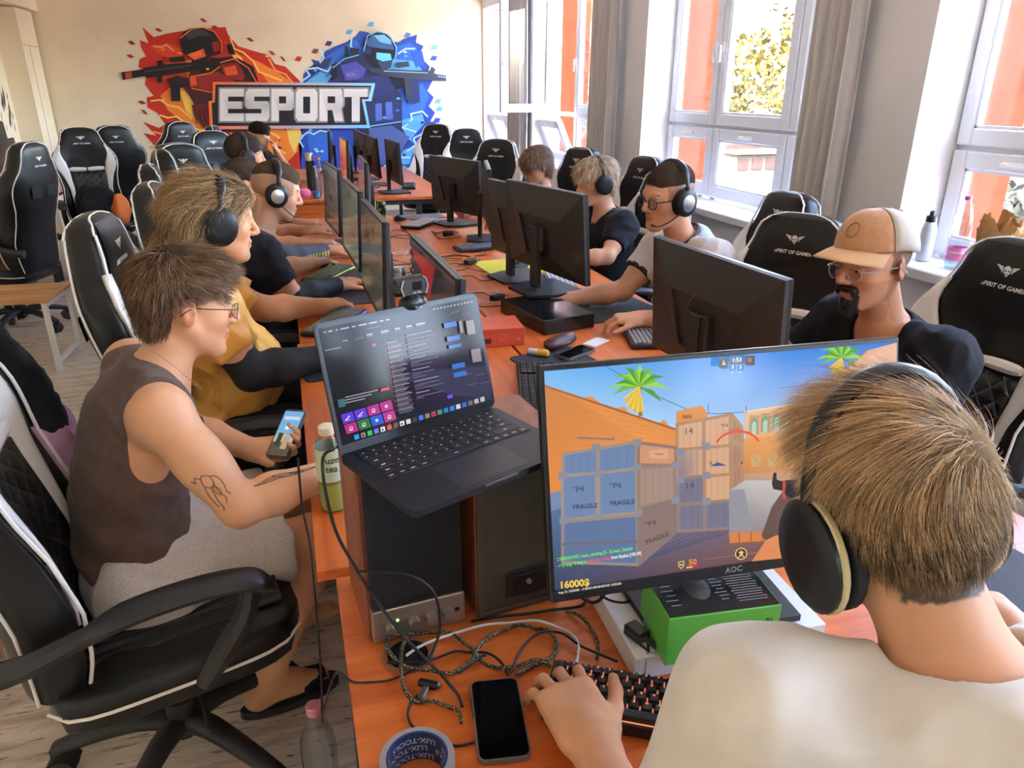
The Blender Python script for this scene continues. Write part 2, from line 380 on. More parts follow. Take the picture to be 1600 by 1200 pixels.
# ------------------------------------------------------------------ outdoors
struct('ground', MB().box((35, 25, -7.1), (60, 100, .2)), mat('courtyard_ground', (.46, .44, .38), .95, noise=(.4, (.50, .47, .42), .4, .6)))
def tree(x, y, z0, h, r, label, c1, c2, seed, n=2600):
    rg = np.random.default_rng(seed); t = thing('tree', label, 'tree', (x, y, z0), 0, 'trees outside the windows')
    tr = MB(); tr.tube([(0, 0, 0), (.1, .05, h*.4), (.0, -.1, h*.75)], [.22, .16, .05], 8)
    for k in range(6):
        a = k*1.05; tr.tube([(0, 0, h*.35), (r*.35*math.cos(a), r*.35*math.sin(a), h*.55), (r*.6*math.cos(a), r*.6*math.sin(a), h*.7)], [.09, .06, .02], 5)
    obj('trunk', tr, mat('bark', (.10, .07, .05), .9), t)
    bl = [(rg.normal(0, .42, 3)*np.array([r, r, h*.30])+np.array([0, 0, h*.66])) for _ in range(22)]
    V = np.zeros((n*4, 3)); 
    ce = np.array([bl[k % 22] for k in range(n)]); d = rg.normal(0, 1, (n, 3)); d /= np.linalg.norm(d, axis=1)[:, None]
    p = ce+d*(rg.uniform(.6, 1, n)**.5)[:, None]*r*.36
    a1 = rg.normal(0, 1, (n, 3)); a1 /= np.linalg.norm(a1, axis=1)[:, None]; a2 = np.cross(a1, d); a2 /= np.linalg.norm(a2, axis=1)[:, None]
    s = rg.uniform(.10, .20, n)[:, None]*r*.42
    for k, (i, j) in enumerate(((-1, 0), (0, -.55), (1, 0), (0, .55))): V[k::4] = p+a1*s*i+a2*s*j
    f = [(4*i, 4*i+1, 4*i+2, 4*i+3) for i in range(n)]
    m = mat('leaves_%d' % seed, c1, .6, noise=(.9, c2, .40, .60))
    o = obj('crown', mesh_from('crown', V.tolist(), f, m), m, t); o['kind'] = 'stuff'
YG, YG2, DG, DG2 = (.082, .062, .002), (.046, .045, .002), (.014, .019, .007), (.026, .028, .015)
tree(33.0, 55.0, -7, 13.2, 5.0, 'sunlit yellow green tree left behind the window pillar', YG, YG2, 1)
tree(41.5, 54, -7, 14.4, 5.6, 'tallest sunlit yellow green tree in the middle window', YG, YG2, 2)
tree(52.0, 57, -7, 12.8, 5.6, 'paler green tree at the right edge of the middle window', (.042, .042, .009), DG2, 3)
tree(38.0, 34, -7, 10.4, 3.8, 'grey green tree beside the curtain in the middle window', DG2, DG, 4)
tree(8.0, 24, -7, 12.5, 2.3, 'tall tree seen through the open window leaf', YG2, DG, 5)
tree(12.2, 33, -7, 9.8, 2.4, 'lower tree beside the tall one behind the open leaf', YG, YG2, 6)
tree(16.5, 13.0, -7, 8.0, 2.6, 'silvery green tree outside the window with the water bottle', (.036, .037, .030), (.021, .024, .015), 7)
tree(23.0, 13.2, -7, 9.0, 2.8, 'second silvery green tree outside the window with the paper bag', (.038, .037, .022), (.024, .026, .014), 8)
# wing of the school with windows
cb = thing('building', 'cream building with white windows across the courtyard', 'building', (17.5, 46, -7))
M_CREAM = mat('cream_render', (.070, .060, .044), .9, noise=(2, (.062, .054, .040), .4, .6)); M_DGLASS = mat('dark_window_glass', (.03, .035, .045), .1)
obj('facade', MB().box((0, 2, 9), (16, 4, 18)), M_CREAM, cb); obj('roof', MB().box((0, 2, 18.15), (16.6, 4.6, .3)), mat('grey_roof', (.34, .36, .40), .8), cb)
wm = MB(); wm.box((0, -.03, 0), (1.30, .08, 1.9)); 
fm = MB()
for xx in (-.62, 0, .62): fm.box((xx, -.09, 0), (.12, .06, 1.9))
for zz in (-.9, -.25, .9): fm.box((0, -.09, zz), (1.3, .06, .12))
wmesh = mesh_from('window', wm.v, wm.f, M_DGLASS); fmesh = mesh_from('window_frame', fm.v, fm.f, mat('pale_frame', (.12, .12, .125), .5)); om = MB(); om.box((0, -.02, 0), (.55, .05, 1.9)); omesh = mesh_from('wall_panel', om.v, om.f, M_ORANGE)
for zz in (3.6, 6.9, 10.2, 13.5):
    for k in range(7):
        xx = -6.2+2.05*k
        w = obj('window', wmesh, None, cb, loc=(xx, 0, zz)); obj('window_frame', fmesh, None, w); obj('wall_panel', omesh, None, cb, loc=(xx+1.02, 0, zz))
lb = thing('building', 'low building with a flat grey roof and brick chimney below the window', 'building', (24, 35, -7))
obj('block', MB().box((0, 0, 2.3), (17, 20, 4.6)), M_CREAM, lb); M_ROOF = mat('bluish_roof_felt', (.022, .025, .032), .85, noise=(.7, (.018, .020, .026), .4, .6))
obj('roof', MB().box((0, 0, 4.75), (17.6, 20.6, .3)), M_ROOF, lb)
ch = obj('chimney', MB().box((4.8, 5.5, 5.5), (1.1, .9, 1.3)), mat('brick_red', (.045, .014, .009), .9), lb); obj('chimney_cap', MB().box((4.8, 5.5, 6.2), (1.4, 1.2, .14)), M_CREAM, ch)
obj('parapet', MB().box((0, 10.1, 5.1), (17.6, .4, .5)), MATS['brick_red'], lb)
dm = obj('dormer', MB().box((-1.6, -2.2, 5.3), (3.0, 1.2, 1.0)), M_CREAM, lb); obj('dormer_roof', MB().box((-1.6, -2.2, 5.86), (3.5, 1.7, .12)), mat('tan_sheet', (.055, .040, .020), .7), dm)
for k in range(4): obj('dormer_window', MB().box((-2.75+.78*k, -2.82, 5.35), (.55, .06, .55)), mat('brown_pane', (.05, .022, .016), .3), dm)
for xx, yy in ((-3, 3), (.5, 2), (2.8, -1), (-4.5, .5), (3.5, 3)): obj('roof_vent', MB().lathe([(.18, 4.9), (.18, 5.25), (.28, 5.27), (.2, 5.4)], 8, (xx, yy, 0)), MATS['tan_sheet'], lb)
# ------------------------------------------------------------------ desks
M_DESK = wood('orange_beech_laminate', (.46, .095, .016), (.60, .140, .026), (.68, .185, .042), .33, 0)
M_DESKY = wood('orange_beech_laminate_long', (.46, .095, .016), (.60, .140, .026), (.68, .185, .042), .33, 1)
M_EDGE = mat('orange_edge_banding', (.50, .19, .065), .4)
M_BLACK = mat('black_plastic', (.012, .012, .013), .42, bump=(300, .05, .0004)); M_BLACKM = mat('matt_black_plastic', (.022, .021, .021), .55)
M_DESKLEG = mat('dark_desk_steel', (.05, .05, .055), .45, metal=.3)
DZ = .74
def desk(x0, x1, y0, y1, label, mt, grommets=(), panel=None, group=None, legs=True):
    t = thing('desk', label, 'desk', ((x0+x1)/2, (y0+y1)/2, 0), 0, group); w, d = x1-x0, y1-y0
    obj('desk_top', MB().box((0, 0, DZ-.0125), (w, d, .025), .0015), mt, t)
    for sx in (-1, 1):
        for sy in (-1, 1): obj('leg', MB().box((sx*(w/2-.06), sy*(d/2-.06), (DZ-.025)/2), (.04, .04, DZ-.025), .004), M_DESKLEG, t)
    for sy in (-1, 1): obj('rail', MB().box((0, sy*(d/2-.06), DZ-.05), (w-.16, .03, .04)), M_DESKLEG, t)
    if panel:
        for (c, dd) in panel: obj('modesty_panel', MB().box(c, dd, .002), MATS['orange_beech_laminate'], t)
    for gx, gy in grommets:
        gr = MB(); gr.lathe([(.040, DZ), (.044, DZ+.002), (.040, DZ+.0035), (.034, DZ+.003)], 24, (gx-(x0+x1)/2, gy-(y0+y1)/2, 0), cap=False)
        g = obj('grommet', gr, mat('brown_grommet', (.26, .10, .05), .4), t, True)
        obj('cable_hole', MB().lathe([(.036, DZ+.0005), (.036, DZ+.0012)], 24, (gx-(x0+x1)/2, gy-(y0+y1)/2, 0)), mat('hole_black', (.004, .003, .003), .9), g)
    return t
desk(.015, 1.50, .46, 1.235, 'end desk nearest the camera under the phone and tape roll', M_DESK, [(.115, .985)], [((-.725, 0, .42), (.018, .70, .60)), ((0, .36, .45), (1.40, .018, .5))])
desk(-.02, .74, 1.265, 2.72, 'left row desk under the green tea bottle and laptop speakers', M_DESKY, (), [((.355, 0, .45), (.018, 1.3, .4)), ((0, -.705, .45), (.66, .018, .5))], 'desks of the long table')
desk(.75, 1.51, 1.265, 2.72, 'right row desk in front of the person in the cap', M_DESKY, (), None, 'desks of the long table')
desk(-.01, .74, 2.73, 4.19, 'left row desk in front of the left row person in black', M_DESKY, (), None, 'desks of the long table')
desk(.75, 1.51, 2.73, 4.19, 'right row desk in front of the person in the plain headset', M_DESKY, (), None, 'desks of the long table')
desk(-.02, .74, 4.20, 5.66, 'left row desk at the far end of the long table', M_DESKY, (), None, 'desks of the long table')
desk(.75, 1.51, 4.20, 5.66, 'right row desk before the person bent over the far desk', M_DESKY, (), None, 'desks of the long table')
desk(-.02, .70, 6.65, 8.05, 'far group desk on the left under the steel flask', M_DESKY, (), [((0, -.66, .52), (.68, .018, .38))], 'desks of the far group')
desk(.71, 1.42, 6.65, 8.05, 'far group desk on the right with bare orange corner', M_DESKY, (), [((0, -.60, .40), (.66, .018, .20))], 'desks of the far group')
desk(-.02, .70, 8.06, 9.46, 'far group desk near the mural on the left', M_DESKY, (), None, 'desks of the far group')
desk(.71, 1.42, 8.06, 9.46, 'far group desk near the mural on the right', M_DESKY, (), None, 'desks of the far group')
desk(-2.73, -1.98, 6.0, 7.4, 'desk along the left wall behind the black chair', M_DESKY, (), None, 'desks along the left wall')
desk(-2.73, -1.98, 7.41, 8.85, 'desk along the left wall beside the corner pilaster', M_DESKY, (), None, 'desks along the left wall')
# ------------------------------------------------------------------ monitors (27 inch, faceted back)
M_BEZ = mat('black_bezel', (.010, .010, .011), .35); M_MBACK = mat('monitor_back_plastic', (.032, .030, .029), .50, bump=(400, .06, .0003))
M_DARKSCR = mat('dark_glossy_screen', (.012, .011, .012), .12, spec=.6)
MW, MH = .614, .365
def monitor_back():
    mb = MB(); w, h = MW/2, MH
    # outer shell: thin edge band then facets rising to an off-centre raised hexagon
    edge = [(-w, .0), (w, .0), (w, h), (-w, h)]
    inn = [(-.115, .075), (.115, .075), (.165, .245), (-.165, .245)]
    V = [(-.012, y, z) for y, z in edge]+[(-.024, y*.995, z*.99+.002) for y, z in edge]+[(-.052, y, z) for y, z in inn]
    F = [(0, 1, 5, 4), (1, 2, 6, 5), (2, 3, 7, 6), (3, 0, 4, 7), (4, 5, 9, 8), (5, 6, 10, 9), (6, 7, 11, 10), (7, 4, 8, 11)]
    V += [(-.052, y*.97, z) for y, z in [(-.108, .080), (.108, .080), (.156, .238), (-.156, .238)]]; V += [(-.043, y*.97, z) for y, z in [(-.108, .080), (.108, .080), (.156, .238), (-.156, .238)]]
    F += [(8, 9, 13, 12), (9, 10, 14, 13), (10, 11, 15, 14), (11, 8, 12, 15), (12, 13, 17, 16), (13, 14, 18, 17), (14, 15, 19, 18), (15, 12, 16, 19), (16, 17, 18, 19)]
    mb.add(V, [f[::-1] for f in F]); return mb
_mb = monitor_back(); ME_BACK = mesh_from('back_cover', _mb.v, _mb.f, M_MBACK)
_m = MB(); _m.box((-.006, 0, MH/2), (.014, MW, MH), .002); _m.box((.0015, 0, .010), (.003, MW-.004, .019), .001); ME_PANEL = mesh_from('panel', _m.v, _m.f, M_BEZ)
_m = MB(); _m.tube([(-.0525, .07*math.cos(a), .165+.09*math.sin(a)) for a in np.linspace(-1.2, 1.2, 14)], .0012, 4); ME_ARC = mesh_from('ring_line', _m.v, _m.f, mat('grey_ring', (.12, .12, .12), .3))
def monitor(x, y, ztop, yaw, label, screen=None, tilt=.06, base_z=DZ, group='monitors on the long table', stand=True, tree_=None, logo=True, red=False):
    """screen faces +X local; yaw is heading of the screen normal"""
    t = thing('monitor', label, 'monitor', (x, y, base_z), yaw, group)
    zb = ztop-base_z-MH*math.cos(tilt)
    rot = (0, -tilt, 0)
    p = obj('panel', ME_PANEL, None, t, loc=(.0, 0, zb), rot=rot); b = obj('back_cover', ME_BACK, None, t, loc=(0, 0, zb), rot=rot)
    obj('ring_line', ME_ARC, None, b)
    if screen is None: obj('screen', MB().box((.0012, 0, .019+(MH-.027)/2), (.001, MW-.014, MH-.027)), M_DARKSCR, p)
    else: screen(p)
    st = MB(); nx = -.075
    st.box((nx, 0, (zb+.20)/2+.01), (.028, .055, zb+.18), .004); st.box((nx+.012, 0, zb+.15), (.035, .11, .10), .006); obj('stand_neck', st, M_BLACKM, t)
    bs = MB(); bs.prism([(-.16, -.09), (-.06, -.135), (.10, -.13), (.10, .13), (-.06, .135), (-.16, .09)], .002, .014); obj('stand_base', bs, M_BLACKM, t)
    if logo:
        lg = MB(); add_text(lg, 'AOC', .013, frame((.0034, 0, .0102), (0, 1, 0), (0, 0, 1)), bold=.0004, spacing=1.1, depth=.0004); obj('logo', lg, mat('grey_logo', (.22, .22, .23), .3), p)
    bd = MB(); bd.add([(-.0255, .285, .335), (-.0255, .293, .330), (-.0255, .293, .352), (-.0255, .285, .356)], [(0, 1, 2, 3)]); bd.box((-.0235, .288, .343), (.004, .010, .018), .001)
    obj('badge', bd, mat('silver_badge', (.55, .55, .55), .3, metal=.8), b)
    return t
# ------------------------------------------------------------------ gaming chairs
M_LEATH = mat('black_leatherette', (.008, .0078, .0078), .36, spec=.36, bump=(220, .10, .0008)); M_WHITEL = mat('white_leatherette', (.74, .71, .64), .42, bump=(220, .08, .0008))
M_PIPE = mat('white_piping', (.80, .77, .70), .5)
def quilt_mat():
    m = mat('quilted_leatherette', (.012, .012, .013), .42); nt = m.node_tree; b = nt.nodes['Principled BSDF']
    tc = nt.nodes.new('ShaderNodeTexCoord'); hs = []
    for sgn in (1, -1):
        d = nt.nodes.new('ShaderNodeVectorMath'); d.operation = 'DOT_PRODUCT'; d.inputs[1].default_value = (0, 15.0, sgn*15.0); nt.links.new(tc.outputs['Object'], d.inputs[0])
        fr = nt.nodes.new('ShaderNodeMath'); fr.operation = 'FRACT'; nt.links.new(d.outputs['Value'], fr.inputs[0])
        s = nt.nodes.new('ShaderNodeMath'); s.operation = 'SUBTRACT'; s.inputs[1].default_value = .5; nt.links.new(fr.outputs[0], s.inputs[0])
        a = nt.nodes.new('ShaderNodeMath'); a.operation = 'ABSOLUTE'; nt.links.new(s.outputs[0], a.inputs[0]); hs.append(a.outputs[0])
    mx = nt.nodes.new('ShaderNodeMath'); mx.operation = 'MAXIMUM'; nt.links.new(hs[0], mx.inputs[0]); nt.links.new(hs[1], mx.inputs[1])
    p = nt.nodes.new('ShaderNodeMath'); p.operation = 'POWER'; p.inputs[1].default_value = 3.0; nt.links.new(mx.outputs[0], p.inputs[0])
    bp = nt.nodes.new('ShaderNodeBump'); bp.invert = True; bp.inputs['Strength'].default_value = .9; bp.inputs['Distance'].default_value = .05
    nt.links.new(p.outputs[0], bp.inputs['Height']); nt.links.new(bp.outputs[0], b.inputs['Normal'])
    r = nt.nodes.new('ShaderNodeMapRange'); r.inputs[1].default_value = .475; r.inputs[2].default_value = .49; nt.links.new(mx.outputs[0], r.inputs[0])
    cm = nt.nodes.new('ShaderNodeMix'); cm.data_type = 'RGBA'; cm.inputs[6].default_value = (.012, .012, .013, 1); cm.inputs[7].default_value = (.16, .15, .14, 1)
    nt.links.new(r.outputs[0], cm.inputs[0]); nt.links.new(cm.outputs[2], b.inputs['Base Color']); return m
M_QUILT = quilt_mat()
BT = [0, .08, .2, .32, .42, .50, .56, .62, .68, .74, .79, .825, .845]
BWD = [.215, .235, .245, .232, .245, .268, .272, .250, .200, .172, .160, .135, .075]
BTH = [.050, .058, .062, .060, .058, .056, .055, .056, .058, .058, .054, .045, .022]
BBO = [.060, .075, .085, .075, .070, .075, .070, .045, .018, .008, .004, .002, .0]
BCV = [.00, .012, .022, .014, .000, -.008, -.010, -.004, .006, .014, .018, .018, .016]
TILT = math.radians(8)
def bi(t, tab): return float(np.interp(t, BT, tab))
def bpt(y, d, t):
    """backrest coordinates: y sideways, d forward, t up the back -> local chair point"""
    return (-.235+d*math.cos(TILT)-t*math.sin(TILT), y, .455+d*math.sin(TILT)+t*math.cos(TILT))
def bfront(u, t, lift=0.):
    w = bi(t, BWD); return bpt(u*w, bi(t, BCV)+bi(t, BBO)*abs(u)**2.6+bi(t, BTH)*(1-abs(u)**6)**.5+lift, t)
def ring(t, n=36):
    w, th, bo, cv = bi(t, BWD), bi(t, BTH), bi(t, BBO), bi(t, BCV); o = []
    for k in range(n):
        a = 2*PI*k/n; c, s = math.cos(a), math.sin(a)
        u = math.copysign(abs(c)**.55, c); v = math.copysign(abs(s)**.55, s)
        o.append(bpt(u*w, cv+bo*abs(u)**2.6*(1 if v > 0 else .75)+v*th, t))
    return o
def wing_logo(mb, M, s):
    old = mb.M; mb.M = M if old is None else old @ M; e = .0006
    sk = [(0, -.5), (.28, -.12), (.34, .22), (.2, .42), (0, .5), (-.2, .42), (-.34, .22), (-.28, -.12)]
    mb.prism([(x*s, y*s) for x, y in sk], 0, e)
    for sg in (1, -1):
        for k in range(3):
            y0 = .34-.2*k; L = 1.05-.22*k
            pl = [(sg*.40, y0-.13), (sg*.42, y0+.02), (sg*L, y0+.16), (sg*(L-.08), y0+.0)]
            mb.prism([(x*s, y*s) for x, y in (pl if sg > 0 else pl[::-1])], 0, e)
    mb.M = old
def skull_cut(mb, M, s):
    old = mb.M; mb.M = M if old is None else old @ M; e = .0012
    for sg in (1, -1):
        pl = [(sg*.06, .05), (sg*.24, .13), (sg*.22, -.02), (sg*.08, -.05)]; mb.prism([(x*s, y*s) for x, y in (pl if sg > 0 else pl[::-1])], .0004, e)
    for k in (-.1, 0, .1): mb.prism([((k-.03)*s, -.32*s), ((k+.03)*s, -.32*s), ((k+.03)*s, -.2*s), ((k-.03)*s, -.2*s)], .0004, e)
    mb.M = old
def make_chair(label):
    t = thing('gaming_chair', label, 'chair', (0, 0, 0), 0, 'black and white gaming chairs')
    rows = [ring(x) for x in (0, .03, .08, .14, .2, .26, .32, .37, .42, .46, .50, .53, .56, .59, .62, .65, .68, .71, .74, .77, .80, .825, .838, .845)]
    b = obj('backrest', MB().grid(rows, True, True), M_LEATH, t, True, sharp=75)
    def patch(u0, u1, ts, lift, nu=6):
        return [[bfront(u0(x)+(u1(x)-u0(x))*k/nu, x, lift) for k in range(nu+1)] for x in ts]
    def slab(rows, m, name, par):
        n = len(rows[0]); mb = MB(); mb.grid(rows); o = obj(name, mb, m, par, True); sd = o.modifiers.new('s', 'SOLIDIFY'); sd.thickness = .012; sd.offset = -1; return o
    slab(patch(lambda x: -.56, lambda x: .56, np.linspace(.03, .45, 12), .006, 8), M_QUILT, 'quilted_panel', t)
    tt = np.linspace(.60, .825, 9)
    hp = obj('headrest_panel', MB().grid(patch(lambda x: -.80, lambda x: .80, tt, .004, 10)), M_LEATH, t, True)
    for sg in (1, -1):
        i = [.05, .18, .30, .40, .47, .54, .60, .66, .70]
        a = [.60, .60, .60, .60, .56, .60, .72, .84, .90]; c = [.64, .68, .74, .82, .90, .95, .95, .96, .97]
        slab(patch(lambda x: sg*float(np.interp(x, i, a)), lambda x: sg*float(np.interp(x, i, c)), np.linspace(.12, .69, 16), .005, 4), M_WHITEL, 'white_wing', t)
        # opening between the headrest and the shoulder
        ho = MB(); ho.grid(patch(lambda x: sg*.10, lambda x: sg*float(np.interp(x, [.5, .54, .59], [.50, .55, .40])), np.linspace(.505, .585, 5), .004, 4)); obj('belt_opening', ho, mat('belt_hole_dark', (.004, .004, .004), .8), t, True)
        br = MB(); br.tube([bfront(sg*u, .475+.01*u, .008) for u in (.02, .15, .3, .45, .54)], [.016, .019, .02, .019, .012], 8); obj('white_roll', br, M_WHITEL, t, True)
        for fr, uu, r in ((1, .955, .0042), (-1, .93, .0036)):
            pp = []
            for x in np.linspace(.0, .80, 26):
                w, th, bo, cv = bi(x, BWD), bi(x, BTH), bi(x, BBO), bi(x, BCV)
                pp.append(bpt(sg*uu*w, cv+bo*uu**2.6*(1 if fr > 0 else .75)+fr*th*.80, x))
            if sg < 0:
                pass
            obj('piping', MB().tube(pp, r, 6), M_PIPE, t, True)
    for fr in (1, -1):
        pp = []
        for k in np.linspace(-1, 1, 15):
            x = .80+.043*(1-abs(k)**3.2); w, th, cv = bi(.80, BWD)*.955, bi(x, BTH), bi(x, BCV)
            pp.append(bpt(k*w, cv+fr*th*.8, x))
        obj('piping', MB().tube(pp, .004, 6), M_PIPE, t, True)
    lg = MB(); P0 = Vector(bfront(0, .735, .0045)); ux = Vector((0, 1, 0)); uy = Vector((-math.sin(TILT), 0, math.cos(TILT)))-Vector((0, 0, 0))
    P1 = Vector(bfront(0, .70, .0045)); P2 = Vector(bfront(0, .77, .0045)); uy = (P2-P1)
    wing_logo(lg, frame(P0+uy.normalized()*.012, ux, uy), .034); L = obj('logo', lg, mat('logo_white', (.72, .71, .69), .5), hp)
    sk = MB(); skull_cut(sk, frame(P0+uy.normalized()*.012, ux, uy), .034); obj('skull_mark', sk, M_LEATH, hp)
    tx = MB(); add_text(tx, 'SPIRIT OF GAMER', .0185, frame(Vector(bfront(0, .70, .0048)), ux, uy), shear=.2, bold=.0004, depth=.0006); obj('lettering', tx, MATS['logo_white'], hp)
    Bq = [Vector(bpt(0, bi(x, BCV)-bi(x, BTH)-.0012, x)) for x in (.70, .745, .77)]; uyb = Bq[2]-Bq[0]
    lb = MB(); wing_logo(lb, frame(Bq[1], (0, -1, 0), uyb), .030); obj('back_logo', lb, MATS['logo_white'], b); lb = MB(); add_text(lb, 'SPIRIT OF GAMER', .016, frame(Bq[0], (0, -1, 0), uyb), shear=.2, bold=.0004, depth=.0006); obj('back_lettering', lb, MATS['logo_white'], b)
    for sg in (1, -1):
        ho = MB(); ho.grid([[bpt(sg*u, bi(x, BCV)-bi(x, BTH)*(1-.1*u)-.002, x) for u in np.linspace(.03, .135, 4)] for x in np.linspace(.50, .575, 5)]); obj('belt_opening', ho, MATS['belt_hole_dark'], b, True)
    # seat
    rows = []
    for v in np.linspace(-1, 1, 15):
        x = .03+.265*v; e = (1-abs(v)**5)**.4; rr = []
        for k in range(28):
            a = 2*PI*k/28; c, s = math.cos(a), math.sin(a); yy = math.copysign(abs(c)**.5, c); zz = math.copysign(abs(s)**.6, s)
            rr.append((x, yy*.262*(.55+.45*e), .435+.022*v+zz*.06*(.35+.65*e)+(.028*abs(yy)**4 if zz > 0 else 0)))
        rows.append(rr)
    s = obj('seat', MB().grid(rows, True, True), M_LEATH, t, True, sharp=75)
    obj('seat_panel', MB().grid([[(.03+.23*v, y, .435+.022*v+.062) for y in np.linspace(-.16, .16, 5)] for v in np.linspace(-1, 1, 8)]), M_QUILT, s, True)
    for sg in (1, -1):
        obj('piping', MB().tube([(.03+.265*v, sg*.2635*(.55+.45*(1-abs(v)**5)**.4), .448+.022*v) for v in np.linspace(-.97, .97, 14)], .004, 6), M_PIPE, s, True)
    obj('mechanism', MB().box((0, 0, .355), (.26, .20, .05), .015), M_BLACKM, t)
    obj('lever', MB().tube([(.05, -.05, .35), (.06, -.27, .345), (.06, -.31, .35)], .006, 6), M_BLACKM, t, True)
    obj('gas_column', MB().lathe([(.036, .09), (.036, .20), (.022, .20), (.022, .35)], 14), M_BLACKM, t, True)
    for sg in (1, -1):
        pad = MB(); rows = []
        pth = catmull([(-.12, sg*.285, .655), (-.02, sg*.288, .682), (.10, sg*.288, .692), (.19, sg*.286, .682), (.235, sg*.284, .655)], 4)
        for j, p in enumerate(pth):
            q = j/(len(pth)-1); e = .45+.55*min(1, min(q, 1-q)*6)
            rows.append([(p[0], p[1]+.036*e*math.cos(a), p[2]+.022*e*math.sin(a)) for a in np.linspace(0, 2*PI, 13)[:-1]])
        pad.grid(rows, True, True); A = obj('armrest', pad, M_BLACK, t, True)
        bk = MB(); bk.tube(catmull([(-.31, sg*.265, .60), (-.22, sg*.28, .615), (-.12, sg*.285, .648), (-.02, sg*.287, .672)], 3), [.028, .027, .026, .024, .022, .021, .02, .02, .018, .016], 8)
        bk.tube(catmull([(.19, sg*.285, .67), (.17, sg*.285, .60), (.12, sg*.275, .52), (.07, sg*.265, .44)], 3), [.020, .021, .022, .022, .023, .024, .025, .024, .022, .02], 8)
        obj('arm_bracket', bk, M_BLACKM, A, True)
    lgm = MB(); pth = catmull([(.02, 0, .13), (.10, 0, .14), (.22, 0, .115), (.315, 0, .085)], 3); rows = []
    for j, p in enumerate(pth):
        w = .036-.014*j/(len(pth)-1); h = .026-.010*j/(len(pth)-1); rows.append([(p[0], w*math.cos(a), p[2]+h*math.sin(a)) for a in np.linspace(0, 2*PI, 11)[:-1]])
    lgm.grid(rows, True, True); me = mesh_from('base_leg', lgm.v, lgm.f, M_BLACKM, True)
    cm = MB(); cm.box((.315, 0, .07), (.016, .016, .03)); cm.m = 0
    for sy in (-1, 1): cm.lathe([(.012, -.010), (.029, -.009), (.031, -.004), (.031, .004), (.029, .009), (.012, .010)], 14, (.300, sy*.015, .031), 1)
    hood = [[(.300+.036*math.cos(a), y, .033+.036*math.sin(a)) for a in np.linspace(-.2, PI*.95, 9)] for y in (-.027, .027)]; cm.grid(hood)
    mc = mesh_from('caster', cm.v, cm.f, M_BLACKM, True, None, 40)
    for k in range(5):
        a = .35+k*2*PI/5; l = obj('base_leg', me, None, t, rot=(0, 0, a)); obj('caster', mc, None, l)
    return t
CH = make_chair('black gaming chair holding the person in the brown tank top'); CHT = ktree(CH); CH.location = (-.39, 1.61, 0); CH.rotation_euler.z = math.radians(10)
def chair(x, y, deg, label, dz=0.):
    r = dup(CH, (x, y, 0), (0, 0, math.radians(deg)), label, None, CHT)
    if dz:
        for c in kids(r):
            if not c.name.startswith(('base_leg', 'gas_column')): c.location.z -= dz
    return r
for a in [(-.24, 2.47, -2, 'black gaming chair behind the person in yellow', .02),
          (-.20, 3.30, 0, 'black gaming chair behind the left row person in black', .02),
          (-.32, 4.18, 8, 'black gaming chair of the mostly hidden yellow jersey player', .02),
          (-.36, 5.0, 12, 'black gaming chair of the player with the red-rimmed headset'),
          (-.80, 5.72, 118, 'black gaming chair with its back logo towards us before the red flames'),
          (-.42, 6.72, -62, 'black gaming chair showing its front logo before the red flames'),
          (-.30, 7.98, -8, 'black gaming chair of the far person resting the face'),
          (-1.92, 5.92, 162, 'black gaming chair at the left edge seen from its back'),
          (-1.66, 7.62, -72, 'black gaming chair with a dark jacket piled on its seat'),
          (-1.66, 8.66, 110, 'gaming chair turned away against the far wall corner'),
          (-1.22, 9.50, 122, 'rearmost turned away gaming chair beside the far wall'),
          (1.60, 8.66, 240, 'black gaming chair facing us below the blue soldier', .04),
          (1.86, 7.92, 255, 'gaming chair facing us in the far right corner', .06),
          (1.58, 6.10, 232, 'gaming chair behind the far right monitor', .06),
          (1.80, 5.13, 200, 'gaming chair behind the person bent over the far desk', .06),
          (2.02, 4.58, 192, 'gaming chair between the two farthest window side persons', .08),
          (1.80, 3.92, 188, 'gaming chair behind the person in the plain headset', .10),
          (1.78, 2.80, 178, 'gaming chair behind the player in the white jersey', .08),
          (1.57, 2.20, 210, 'empty gaming chair left of the person in the cap', .10),
          (1.76, 1.62, 184, 'gaming chair with quilted back behind the person in the cap', .08),
          (.60, .14, 90, 'gaming chair under the player in the white shirt', .05)]: chair(*a)
# ------------------------------------------------------------------ implicit surfaces for bodies, clothes, hair
def A(*p): return np.array(p, float)
def nrm(v): v = np.asarray(v, float); return v/max(np.linalg.norm(v), 1e-9)
class Prim:
    def __init__(s, fn, lo, hi, k, op): s.fn, s.lo, s.hi, s.k, s.op = fn, np.array(lo), np.array(hi), k, op
def cone(a, b, ra, rb, k=.02, op='u', cut=False, cuta=False, infl=0.):
    a, b = np.asarray(a, float), np.asarray(b, float); d = b-a; L2 = max(float(d@d), 1e-9); ra += infl; rb += infl
    u = d/math.sqrt(L2); L = math.sqrt(L2)
    def fn(X, Y, Z):
        x, y, z = X-a[0], Y-a[1], Z-a[2]; t = np.clip((x*d[0]+y*d[1]+z*d[2])/L2, 0, 1)
        v = np.sqrt((x-t*d[0])**2+(y-t*d[1])**2+(z-t*d[2])**2)-(ra+t*(rb-ra))
        if cut: v = np.maximum(v, x*u[0]+y*u[1]+z*u[2]-L)
        if cuta: v = np.maximum(v, -(x*u[0]+y*u[1]+z*u[2]))
        return v
    r = max(ra, rb); return Prim(fn, np.minimum(a, b)-r, np.maximum(a, b)+r, k, op)
